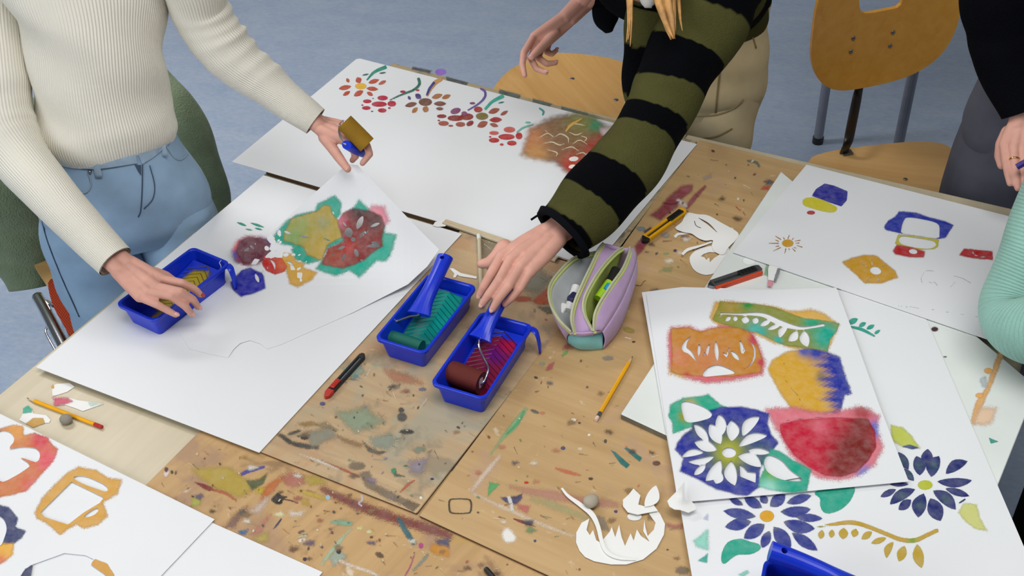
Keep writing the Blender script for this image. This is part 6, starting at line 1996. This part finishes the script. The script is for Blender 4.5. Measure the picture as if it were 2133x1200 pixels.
swA, swV, swF = garment('sweater', pA, 'ribknit', [
    dict(path=tors, r=rt_, side=s1v, col=CR, ribs=150, n=120, step=.005, disp=folds(3, .07, [(.10, .03, .03, 1.0), (.16, .04, .03, 5.2), (.06, .02, .03, 4.6)])),
    dict(path=[np.array([-.85, 2.088, 1.318])] + list(aR), r=[(.055, .052), (.066, .062), (.060, .058), (.058, .055), (.046, .045), (.037, .035)], side=(1, 0, 0), col=CR, ribs=62, n=72, step=.004, cuff=1, disp=folds(5, .03, [(.34, .02, .06, 1), (.38, .016, .05, 2), (.42, .016, .06, .5), (.46, .015, .04, 1)])),
    dict(path=[np.array([-.72, 2.083, 1.318])] + list(aL), r=[(.055, .052), (.062, .060), (.056, .054), (.054, .052), (.043, .042), (.0315, .031)], side=(1, 0, 0), col=CR, ribs=62, n=72, step=.004, cuff=1,
         disp=folds(9, .03, [(.24, .012, .13, 5.4), (.27, .011, .11, 5.2), (.305, .012, .14, 5.6), (.345, .011, .12, 5.3), (.385, .011, .10, 5.4), (.42, .010, .08, 5.4)]))])
BL = '#94b0cb'


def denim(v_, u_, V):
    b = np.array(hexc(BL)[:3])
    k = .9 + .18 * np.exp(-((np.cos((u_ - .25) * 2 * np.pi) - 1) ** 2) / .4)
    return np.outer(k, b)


hip = [(-.812, 2.032, .985), (-.814, 2.030, .93), (-.820, 2.024, .85), (-.822, 2.022, .78), (-.822, 2.022, .72)]
jn, jV, jF = garment('jeans', pA, 'denim', [
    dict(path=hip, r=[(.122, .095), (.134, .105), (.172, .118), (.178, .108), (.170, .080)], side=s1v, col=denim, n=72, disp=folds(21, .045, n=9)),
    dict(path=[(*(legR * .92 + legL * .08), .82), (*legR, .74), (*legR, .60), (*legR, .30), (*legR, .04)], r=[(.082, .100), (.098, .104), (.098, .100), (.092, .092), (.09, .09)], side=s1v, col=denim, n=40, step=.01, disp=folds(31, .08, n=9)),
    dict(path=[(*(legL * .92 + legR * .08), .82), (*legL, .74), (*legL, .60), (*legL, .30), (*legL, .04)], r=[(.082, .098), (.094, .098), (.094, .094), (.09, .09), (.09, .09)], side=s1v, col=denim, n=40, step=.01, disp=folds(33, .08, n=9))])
jb = BVHTree.FromPolygons([Vector(v) for v in jV], [f for f in jF])


def cast(px, py, bvh, lift=.0015):
    d = Vector(ray(px, py)).normalized()
    h = bvh.ray_cast(Vector(CAM), d)
    if h[0] is None:
        return None
    return np.array(h[0]) - np.array(d) * lift


def seam(name, pts, r, mat, parent, bvh):
    P = [cast(*p, bvh) for p in catmull(np.array(pts, float), max(4, len(pts) * 3))]
    P = [p for p in P if p is not None]
    if len(P) > 1:
        mk(name, *tube(P, r, 6, .006), M[mat], parent, smooth=True)


for pts in ([(110, 338), (160, 350), (210, 352), (285, 340)], [(302, 338), (330, 318), (352, 300)]):
    seam('waistband_seam', pts, .0014, 'denimdark', jn, jb)
seam('fly_seam', [(297, 342), (296, 400), (293, 440), (288, 452)], .0013, 'denimdark', jn, jb)
seam('fly_seam', [(312, 345), (322, 385), (318, 415), (300, 435)], .0011, 'denimdark', jn, jb)
seam('pocket_edge', [(183, 358), (190, 385), (178, 402), (160, 398)], .0018, 'denimseam', jn, jb)
seam('pocket_edge', [(347, 305), (360, 325), (376, 333), (395, 315), (398, 298)], .0018, 'denimseam', jn, jb)
seam('side_seam', [(82, 425), (95, 490), (125, 570), (165, 660)], .0016, 'denimdark', jn, jb)
for pts in ([(195, 322), (206, 370)], [(337, 302), (342, 326)]):
    P = [cast(*p, jb, .003) for p in catmull(np.array(pts, float), 5)]
    if all(p is not None for p in P):
        V, Fc, _, _ = loft(P, [(.0075, .0018)] * 5, (1, 0, 0), 10, .006)
        mk('belt_loop', V, Fc, M['denimseam'], jn, smooth=True)


def patch(name, outline, mat, parent, bvh, lift=.0012):
    """cloth piece lying on a garment"""
    P = [cast(x, y, bvh, lift) for x, y in outline]
    if any(p is None for p in P):
        return
    n_ = len(P)
    c_ = np.mean(P, 0)
    mk(name, np.array(P + [c_]), [(i, (i + 1) % n_, n_) for i in range(n_)], M[mat], parent)


def band(name, top, bot, mat, parent, bvh, lift=.0022):
    T = [cast(*p, bvh, lift) for p in catmull(np.array(top, float), 22)]
    B_ = [cast(*p, bvh, lift) for p in catmull(np.array(bot, float), 22)]
    k = [i for i in range(22) if T[i] is not None and B_[i] is not None]
    if len(k) < 3:
        return
    V = [T[i] for i in k] + [B_[i] for i in k]
    m_ = len(k)
    V, Fc = thicken(np.array(V), [(i, i + 1, m_ + i + 1, m_ + i) for i in range(m_ - 1)], .0024)
    mk(name, V, Fc, M[mat], parent)


M['denimband'] = plain('denim_waistband', '#94a9bd', .85, .1, bump=.3, bscale=1200, var=.12, vscale=60)
M['denimpocket'] = plain('denim_pocket', '#3d6286', .85, .1, bump=.3, bscale=1200)
band('waistband', [(112, 312), (160, 322), (210, 322), (280, 310)], [(112, 340), (160, 350), (210, 351), (286, 340)], 'denimband', jn, jb)
band('waistband', [(284, 312), (310, 304), (335, 288), (352, 272)], [(296, 342), (318, 328), (338, 312), (356, 296)], 'denimband', jn, jb)
patch('pocket_opening', [(350, 303), (362, 322), (376, 330), (392, 314), (396, 300), (372, 296)], 'denimpocket', jn, jb)
patch('fly_gap', [(280, 343), (294, 344), (294, 366), (288, 358)], 'denimdark', jn, jb)
mk('rivet', *ellipsoid(cast(187, 358, jb, .002), (.004, .004, .004)), M['steel'], jn, smooth=True)
shoes(pA, [legR, legL], f1v)
hair(pA, hc1, hs, hf, hu, 'hairbrown', [([hc1 + hs * .07, hc1 + hs * .075 - hu * .12, U(150, -60, 1.30), U(160, -10, 1.27), U(192, 19, 1.25)], [(.03, .03), (.035, .03), (.02, .015), (.012, .006), (.002, .001)]),
                                        ([hc1 - hs * .07, hc1 - hs * .075 - hu * .12, U(100, -70, 1.30), U(130, -12, 1.275), U(170, 13, 1.262)], [(.03, .03), (.035, .03), (.02, .014), (.008, .005), (.002, .001)])])

# ---- person in the striped sweater
pB = thing('person', (.48, 2.46, 0), 'person in a green and black striped sweater leaning over the table to the red roller', 'person')
sB, fB = unit([.97, -.12, 0]), unit([-.25, -.95, 0])
bL = J((1515, -70, 1.21), (1480, 20, 1.155), (1426, 115, 1.09), (1366, 245, 1.01), (1298, 350, .955), (1224, 430, .915), (1172, 482, .889))
bLr = [(.090, .085), (.086, .080), (.078, .074), (.066, .066), (.070, .066), (.068, .060), (.058, .048)]
bRp = [np.array([.17, 2.17, 1.24]), np.array([.27, 2.40, 1.12]), U(1246, -12, 1.005)]
wB = U(1150, 489, .888)
hB1 = [J((1044, 534, .884), (1022, 572, .876), (1007, 598, .858), (999, 615, .842)), J((1063, 541, .889), (1040, 584, .882), (1018, 614, .860), (1004, 634, .842)),
       J((1083, 556, .886), (1058, 597, .878), (1038, 623, .858), (1026, 644, .840)), J((1102, 567, .878), (1082, 601, .868), (1066, 620, .852), (1052, 634, .838))]
tB1 = J((1050, 514, .876), (1034, 534, .866), (1020, 547, .861), (1002, 550, .859))
bodyB = [hand(hB1, wB, [U(1168, 476, .890), bL[5]], [.0245, .030], thumb=tB1, palm_r=.0138, scale=1.12)]
wB2 = U(1182, 38, .982)
hB2 = [J((1112, 76, .966), (1091, 110, .957), (1088, 134, .942), (1093, 157, .928)), J((1120, 84, .957), (1106, 122, .938), (1117, 143, .926), (1137, 151, .922)),
       J((1132, 86, .947), (1121, 120, .930), (1139, 133, .920), (1157, 131, .918)), J((1144, 86, .942), (1138, 108, .926), (1149, 113, .920), (1159, 105, .920))]
tB2 = J((1156, 70, .962), (1140, 87, .958), (1120, 106, .954), (1107, 119, .951))
bodyB.append(hand(hB2, wB2, [U(1215, 5, 1.0), bRp[1]], [.0235, .030], thumb=tB2, scale=.98))
hc2 = np.array([.25, 2.00, 1.465])
hdB, hs2, hf2, hu2 = head((.29, 2.08, 1.27), hc2, (-.15, -.35, .9), (-.2, -.85, -.35))
coreB = join(hdB, chain([(.485, 2.45, .95), (.42, 2.31, 1.08), (.33, 2.14, 1.19), (.29, 2.08, 1.25)], [.08, .08, .08, .05]), chain([bL[0], (.33, 2.14, 1.19), bRp[0]], [.025, .04, .025]),
             *[chain([(x, y, .85), (x, y, .45), (x, y, .06)], [.07, .05, .035]) for x, y in ((.40, 2.50), (.54, 2.455))])
bodyB.append(remesh(*coreB, .007, 5))
V, Fc = join(*bodyB)
bB = mk('body', V, Fc, M['skin'], pB, smooth=True)
nails(bB, hB1[:3], [unit([-.3, -.9, .55])] * 3)
nails(bB, [tB2, hB2[1], hB2[2], hB2[3]], [unit([-.4, -.6, .7]), unit([.3, -.3, .9]), unit([.2, -.1, .9]), unit([.2, -.1, .9])])
GN, BK = np.array(hexc('#4d4c2a')[:3]), np.array(hexc('#06070b')[:3])
bv = [near_v(bL, bLr, U(*x)) for x in ((1478, 30, 1.155), (1440, 112, 1.09), (1408, 190, 1.045), (1382, 250, 1.01), (1355, 292, .985), (1300, 372, .95), (1235, 428, .917), (1184, 472, .894))]


def stripes(bounds, first):
    def f(v_, u_, V):
        k = np.searchsorted(bounds, v_ + .006 * np.sin(u_ * 12.6))
        g_ = (k % 2 == 0) if first else (k % 2 == 1)
        return np.where(g_[:, None], GN, BK)
    return f


torsB = [(.490, 2.455, .93), (.475, 2.42, 1.0), (.44, 2.34, 1.08), (.39, 2.24, 1.145), (.335, 2.14, 1.195), (.295, 2.075, 1.225)]
swB, swBV, swBF = garment('sweater', pB, 'fleeceknit', [
    dict(path=torsB, r=[(.150, .105), (.158, .112), (.160, .115), (.165, .112), (.150, .095), (.065, .055)], side=sB, col=stripes([.07, .145, .22, .30, .37], 1), n=64, disp=folds(41, .05)),
    dict(path=bL, r=bLr, side=(1, .2, 0), col=stripes(bv, 0), n=64, step=.0035, cuff=1, disp=folds(43, .06, [(.28, .03, .05, 2), (.34, .025, -.05, 4), (.12, .03, .05, 1)])),
    dict(path=J((1372, -10, 1.17), (1352, 70, 1.105), (1338, 140, 1.045), (1326, 200, .995), (1318, 232, .965)), r=[(.060, .040), (.052, .036), (.042, .030), (.030, .024), (.010, .010)], side=(1, .2, 0), col=stripes([.10, .20], 1), n=40, caps=(True, True), disp=folds(49, .12)),
    dict(path=[np.array([.27, 2.15, 1.215])] + list(bRp), r=[(.06, .055), (.075, .07), (.062, .056), (.050, .044)], side=(1, .2, 0), col=stripes([.12, .30], 0), n=40, cuff=1, disp=folds(45, .05))])
# drooping dark cuffs
V, Fc, _, _ = loft([bL[6] * .92 + bL[5] * .08, bL[6] + (bL[6] - bL[5]) * .10], [(.060, .051), (.056, .047)], (1, .2, 0), 40, .003, (False, False), folds(47, .07))
mk('cuff', *thicken(V, Fc, .013), plain('black_knit', '#0a0c12', .95, .1, bump=.6, bscale=420), swB, smooth=True)
cf = J((1262, -5, 1.0), (1262, 40, .965), (1268, 66, .945))
V, Fc, _, _ = loft(cf, [(.034, .020), (.030, .018), (.010, .008)], (1, .2, 0), 24, .006)
mk('cuff', V, Fc, bpy.data.materials['black_knit'], swB, smooth=True)
mk('cord_end', *tube([U(1124, 447, .905), U(1118, 450, .90), U(1106, 458, .895)], .0022, 8, .004), bpy.data.materials['black_knit'], swB)
KH = '#d8c49a'
pt, ptV, ptF = garment('cargo_trousers', pB, 'cotton', [
    dict(path=[(.495, 2.455, 1.0), (.49, 2.46, .93), (.485, 2.47, .84), (.485, 2.475, .76), (.485, 2.475, .70)], r=[(.145, .105), (.155, .115), (.172, .128), (.172, .12), (.165, .09)], side=unit([.97, -.22, 0]), col=KH, n=64, disp=folds(51, .07, n=9)),
    dict(path=[(.42, 2.495, .80), (.405, 2.50, .70), (.40, 2.505, .4), (.40, 2.505, .04)], r=[(.085, .105), (.092, .10), (.10, .10), (.10, .10)], side=(1, 0, 0), col=KH, n=36, step=.012, disp=folds(53, .09, n=9)),
    dict(path=[(.555, 2.46, .80), (.552, 2.455, .70), (.535, 2.452, .55), (.53, 2.455, .35), (.53, 2.455, .04)], r=[(.085, .105), (.090, .10), (.088, .095), (.09, .09), (.095, .095)], side=(1, 0, 0), col=KH, n=36, step=.012, disp=folds(55, .09, n=9))])
pb = BVHTree.FromPolygons([Vector(v) for v in ptV], [f for f in ptF])
M['khakiseam'] = plain('khaki_seam', '#8f7b52', .85)
for nm, pts in (('pocket_flap_edge', [(1440, 243), (1490, 240), (1530, 225), (1548, 207)]), ('seam', [(1490, 235), (1497, 170), (1500, 140)]), ('pocket_edge', [(1520, 110), (1545, 90), (1565, 75), (1575, 100)]), ('pocket_edge', [(1565, 75), (1590, 40), (1602, 10)]),
                ('fold', [(1440, 290), (1490, 285), (1525, 268)])):
    seam(nm, pts, .0022, 'khakiseam', pt, pb)
shoes(pB, [(.40, 2.505), (.53, 2.455)], fB)
V, Fc, _, _ = loft([U(1335, -25, 1.20), U(1350, 2, 1.185), U(1372, -20, 1.20)], [(.016, .010)] * 3, (0, 0, 1), 16, .004)
mk('collar', V, Fc, M['whitecotton'], pB, smooth=True)
hair(pB, hc2, hs2, hf2, hu2, 'hairblond', [([hc2 + hs2 * .06 - hu2 * .02, U(1372, -110, 1.28), U(1378, -20, 1.235), U(1392, 45, 1.195), U(1404, 86, 1.165)], [(.03, .03), (.03, .022), (.020, .012), (.013, .007), (.002, .002)]),
                                           ([hc2 + hs2 * .05 - hu2 * .02, U(1385, -110, 1.27), U(1398, -20, 1.225), U(1402, 40, 1.19), U(1408, 78, 1.168)], [(.02, .02), (.016, .012), (.010, .007), (.006, .004), (.001, .001)]),
                                           ([hc2 - hs2 * .05, U(1318, -110, 1.29), U(1312, -20, 1.25), U(1312, 40, 1.21), U(1310, 90, 1.18)], [(.02, .02), (.014, .010), (.007, .004), (.004, .003), (.001, .001)])])

# ---- person in black at the far right
pC = thing('person', (1.190, 2.090, 0), 'person in a black top and dark grey jeans standing at the far right', 'person')
cA = J((2110, -160, 1.30), (2085, -20, 1.17), (2095, 110, 1.05), (2135, 232, .955))
wC = U(2130, 262, .935)
hC1 = [J((2092, 302, .900), (2096, 338, .882), (2100, 362, .872), (2104, 382, .866)), J((2112, 308, .905), (2114, 346, .885), (2117, 372, .872), (2120, 392, .864)),
       J((2132, 310, .905), (2136, 350, .885), (2138, 376, .872), (2140, 396, .864)), J((2152, 308, .900), (2158, 345, .882), (2160, 368, .872), (2162, 386, .866))]
tC1 = J((2100, 275, .915), (2086, 300, .890), (2082, 325, .870), (2086, 345, .858))
bodyC = [hand(hC1, wC, [cA[3], cA[2]], [.024, .030], thumb=tC1, palm_r=.013, scale=1.05)]
hc3 = np.array([1.220, 2.050, 1.62])
hdC, hs3, hf3, hu3 = head((1.220, 2.090, 1.42), hc3, (0, -.1, 1), (-.5, -.85, 0))
bodyC.append(remesh(*join(hdC, chain([(1.190, 2.110, .95), (1.210, 2.110, 1.2), (1.220, 2.100, 1.40)], [.10, .11, .06]), chain([cA[0], (1.210, 2.100, 1.33), (1.400, 2.090, 1.33)], [.03, .05, .03]), chain([(1.400, 2.090, 1.33), (1.450, 2.050, 1.05), (1.400, 1.890, .90)], [.045, .036, .026]),
                          *[chain([(x, y, .85), (x, y, .45), (x, y, .06)], [.07, .05, .035]) for x, y in ((1.115, 2.125), (1.295, 2.100))]), .007, 5))
V, Fc = join(*bodyC)
bC = mk('body', V, Fc, M['skin'], pC, smooth=True)
rc, rd = hC1[1][0] * .35 + hC1[1][1] * .65, unit(hC1[1][1] - hC1[1][0])
V, Fc, _, _ = loft([rc - rd * .0014, rc + rd * .0014], [(.0100, .0100)] * 2, (1, 0, 0), 20, .001, (False, False))
mk('finger_ring', *thicken(V, Fc, .0014), M['gold'], bC, smooth=True)
BK2 = '#08090f'
garment('sweater', pC, 'fleeceknit', [
    dict(path=[(1.190, 2.105, .93), (1.200, 2.110, 1.1), (1.210, 2.105, 1.25), (1.215, 2.100, 1.36), (1.220, 2.095, 1.43)], r=[(.15, .11), (.155, .115), (.165, .11), (.13, .085), (.06, .055)], side=unit([.95, -.3, 0]), col=BK2, n=56, disp=folds(61, .04)),
    dict(path=[np.array([1.17, 2.10, 1.33])] + list(cA), r=[(.06, .055), (.075, .07), (.072, .07), (.066, .062), (.046, .044)], side=(1, 0, 0), col=BK2, n=48, cuff=1, disp=folds(63, .08, [(.33, .03, .08, 2), (.40, .02, -.06, 3)])),
    dict(path=[(1.27, 2.10, 1.33), (1.370, 2.090, 1.34), (1.450, 2.050, 1.06), (1.400, 1.910, .92)], r=[(.06, .055), (.075, .07), (.06, .06), (.045, .045)], side=(1, 0, 0), col=BK2, n=40, cuff=1)])
GJ = '#5b5b66'
garment('jeans', pC, 'denim', [
    dict(path=[(1.195, 2.105, 1.0), (1.200, 2.110, .86), (1.205, 2.112, .76), (1.205, 2.112, .70)], r=[(.14, .105), (.175, .125), (.175, .115), (.165, .09)], side=unit([.97, -.14, 0]), col=GJ, n=56, disp=folds(71, .03)),
    dict(path=[(1.130, 2.125, .80), (1.115, 2.125, .66), (1.115, 2.125, .4), (1.115, 2.125, .04)], r=[(.095, .118), (.100, .112), (.095, .095), (.09, .09)], side=(1, 0, 0), col=GJ, n=40, step=.012, disp=folds(73, .05)),
    dict(path=[(1.280, 2.100, .80), (1.295, 2.100, .66), (1.295, 2.100, .4), (1.295, 2.100, .04)], r=[(.085, .10), (.095, .10), (.095, .095), (.09, .09)], side=(1, 0, 0), col=GJ, n=40, step=.012, disp=folds(75, .05))])
shoes(pC, [(1.115, 2.125), (1.295, 2.100)], (-.3, -.95))
hair(pC, hc3, hs3, hf3, hu3, 'hairbrown', [])
tag(mk('felt_pen', *tube([U(2118, 348, .905), U(2150, 330, .925)], .0062, 12, .01), plain('purple_plastic', '#33207a', .4)), 'purple felt pen held in the hand with the gold ring', 'pen')

# ---- person in the mint knit at the right edge
pD = thing('person', (1.03, 1.30, 0), 'person in a mint green chunky knit at the right edge, only the elbow in view', 'person')
dA = J((2290, 120, 1.27), (2235, 330, 1.09), (2165, 520, .95), (2112, 640, .868), (2150, 690, .868), (2290, 690, .93), (2420, 660, 1.0))
dAr = [(.075, .07), (.070, .066), (.066, .062), (.058, .056), (.058, .056), (.052, .05), (.040, .038)]
wD = U(2450, 650, 1.01)
hD = [J((2530 + 10 * k, 640 + 12 * k, 1.02 - .006 * k), (2590 + 6 * k, 650 + 12 * k, 1.0), (2620, 665 + 12 * k, .98), (2630, 680 + 12 * k, .965)) for k in range(4)]
hD2 = [[(.88 - .004 * k, .965 + .018 * k, .835), (.86 - .004 * k, .965 + .019 * k, .80), (.855, .965 + .019 * k, .775), (.853, .965 + .019 * k, .757)] for k in range(4)]
bodyD = [hand(hD2, (.915, .988, .868), [(.95, .99, .90), (.98, 1.0, .96)], [.022, .030], thumb=[(.90, 1.02, .85), (.885, 1.045, .825), (.875, 1.05, .80), (.87, 1.05, .785)]), hand(hD, wD, [dA[6], dA[5]], [.022, .030], thumb=J((2480, 660, 1.0), (2520, 690, .99), (2550, 705, .98), (2570, 715, .975)))]
hc4 = np.array([1.05, 1.28, 1.62])
hdD, hs4, hf4, hu4 = head((1.08, 1.29, 1.42), hc4, (-.1, 0, 1), (-.95, .3, -.1))
bodyD.append(remesh(*join(hdD, chain([(1.06, 1.29, .95), (1.08, 1.29, 1.2), (1.08, 1.29, 1.40)], [.10, .11, .06]), chain([dA[0], (1.08, 1.29, 1.30), (1.05, 1.12, 1.29)], [.03, .05, .03]),
                          *[chain([(x, y, .85), (x, y, .45), (x, y, .06)], [.07, .05, .035]) for x, y in ((1.06, 1.38), (1.01, 1.21))]), .007, 5))
V, Fc = join(*bodyD)
mk('body', V, Fc, M['skin'], pD, smooth=True)
MT = '#8fbdb0'
garment('sweater', pD, 'chunky', [
    dict(path=[(1.05, 1.29, .90), (1.06, 1.29, 1.1), (1.075, 1.29, 1.25), (1.08, 1.29, 1.36), (1.08, 1.29, 1.43)], r=[(.15, .105), (.155, .11), (.16, .11), (.13, .085), (.06, .055)], side=unit([.2, .97, 0]), col=MT, rows=150, n=90),
    dict(path=[np.array([1.08, 1.31, 1.33])] + list(dA), r=[(.06, .055)] + dAr, side=(0, 0, 1), col=MT, rows=150, n=80, step=.004, cuff=1, disp=folds(83, .04, [(.45, .02, .05, 1)])),
    dict(path=[(1.08, 1.26, 1.33), (1.05, 1.12, 1.30), (1.04, 1.03, 1.10), (.98, 1.00, .96), (.93, .99, .88)], r=[(.06, .055), (.072, .068), (.064, .06), (.055, .052), (.042, .040)], side=(0, 1, 0), col=MT, rows=150, n=56, cuff=1)])
garment('trousers', pD, 'cotton', [
    dict(path=[(1.05, 1.29, .98), (1.045, 1.29, .86), (1.04, 1.29, .72)], r=[(.14, .105), (.165, .12), (.16, .09)], side=unit([.2, .97, 0]), col='#060607', n=48),
    dict(path=[(1.06, 1.375, .80), (1.06, 1.38, .66), (1.06, 1.38, .04)], r=[(.085, .09), (.09, .09), (.09, .09)], side=(1, 0, 0), col='#060607', n=32, step=.02),
    dict(path=[(1.01, 1.215, .80), (1.01, 1.21, .66), (1.01, 1.21, .04)], r=[(.085, .09), (.09, .09), (.09, .09)], side=(1, 0, 0), col='#060607', n=32, step=.02)])
shoes(pD, [(1.06, 1.38), (1.01, 1.21)], (-.9, .3))
hair(pD, hc4, hs4, hf4, hu4, 'hairbrown', [])

# ---- green fleece over the left chair
jk = thing('fleece_jacket', (-1.05, 2.46, .45), 'thick green fleece jacket hung over the back of the left chair', 'jacket')
GF = '#7f8f72'
jc = np.array([-1.075, 2.47, .64])


def jack(v_, u_, V):
    return np.tile(np.array(hexc(GF)[:3]), (len(V), 1))


g3 = np.array([g1[0], g1[1], 0])
garment('jacket_body', jk, 'fleece', [
    dict(path=[jc - g3 * .30 - ZX * .03, jc - g3 * .22, jc - g3 * .08 + ZX * .01, jc + g3 * .08 - ZX * .01, jc + g3 * .19 - ZX * .05, jc + g3 * .27 - ZX * .08], r=[(.13, .03), (.19, .065), (.20, .07), (.19, .07), (.15, .06), (.09, .02)], side=ZX, col=jack, n=56, step=.008, caps=(True, True), disp=folds(91, .09))])
garment('jacket_sleeve', jk, 'fleece', [dict(path=J((-60, 330, .74), (-5, 400, .66), (30, 470, .56), (50, 545, .46), (62, 600, .40)), r=[(.09, .06), (.10, .065), (.10, .06), (.075, .05), (.05, .035)], side=(1, .4, 0), col=jack, n=40, caps=(True, True), disp=folds(93, .09))])
garment('jacket_front', jk, 'fleece', [dict(path=J((340, 150, .85), (375, 215, .80), (402, 290, .72), (425, 370, .62), (440, 450, .52), (430, 520, .45)), r=[(.012, .012), (.035, .03), (.050, .035), (.052, .036), (.050, .035), (.03, .02)], side=(1, .4, 0), col=jack, n=36, caps=(True, True), disp=folds(95, .08))])
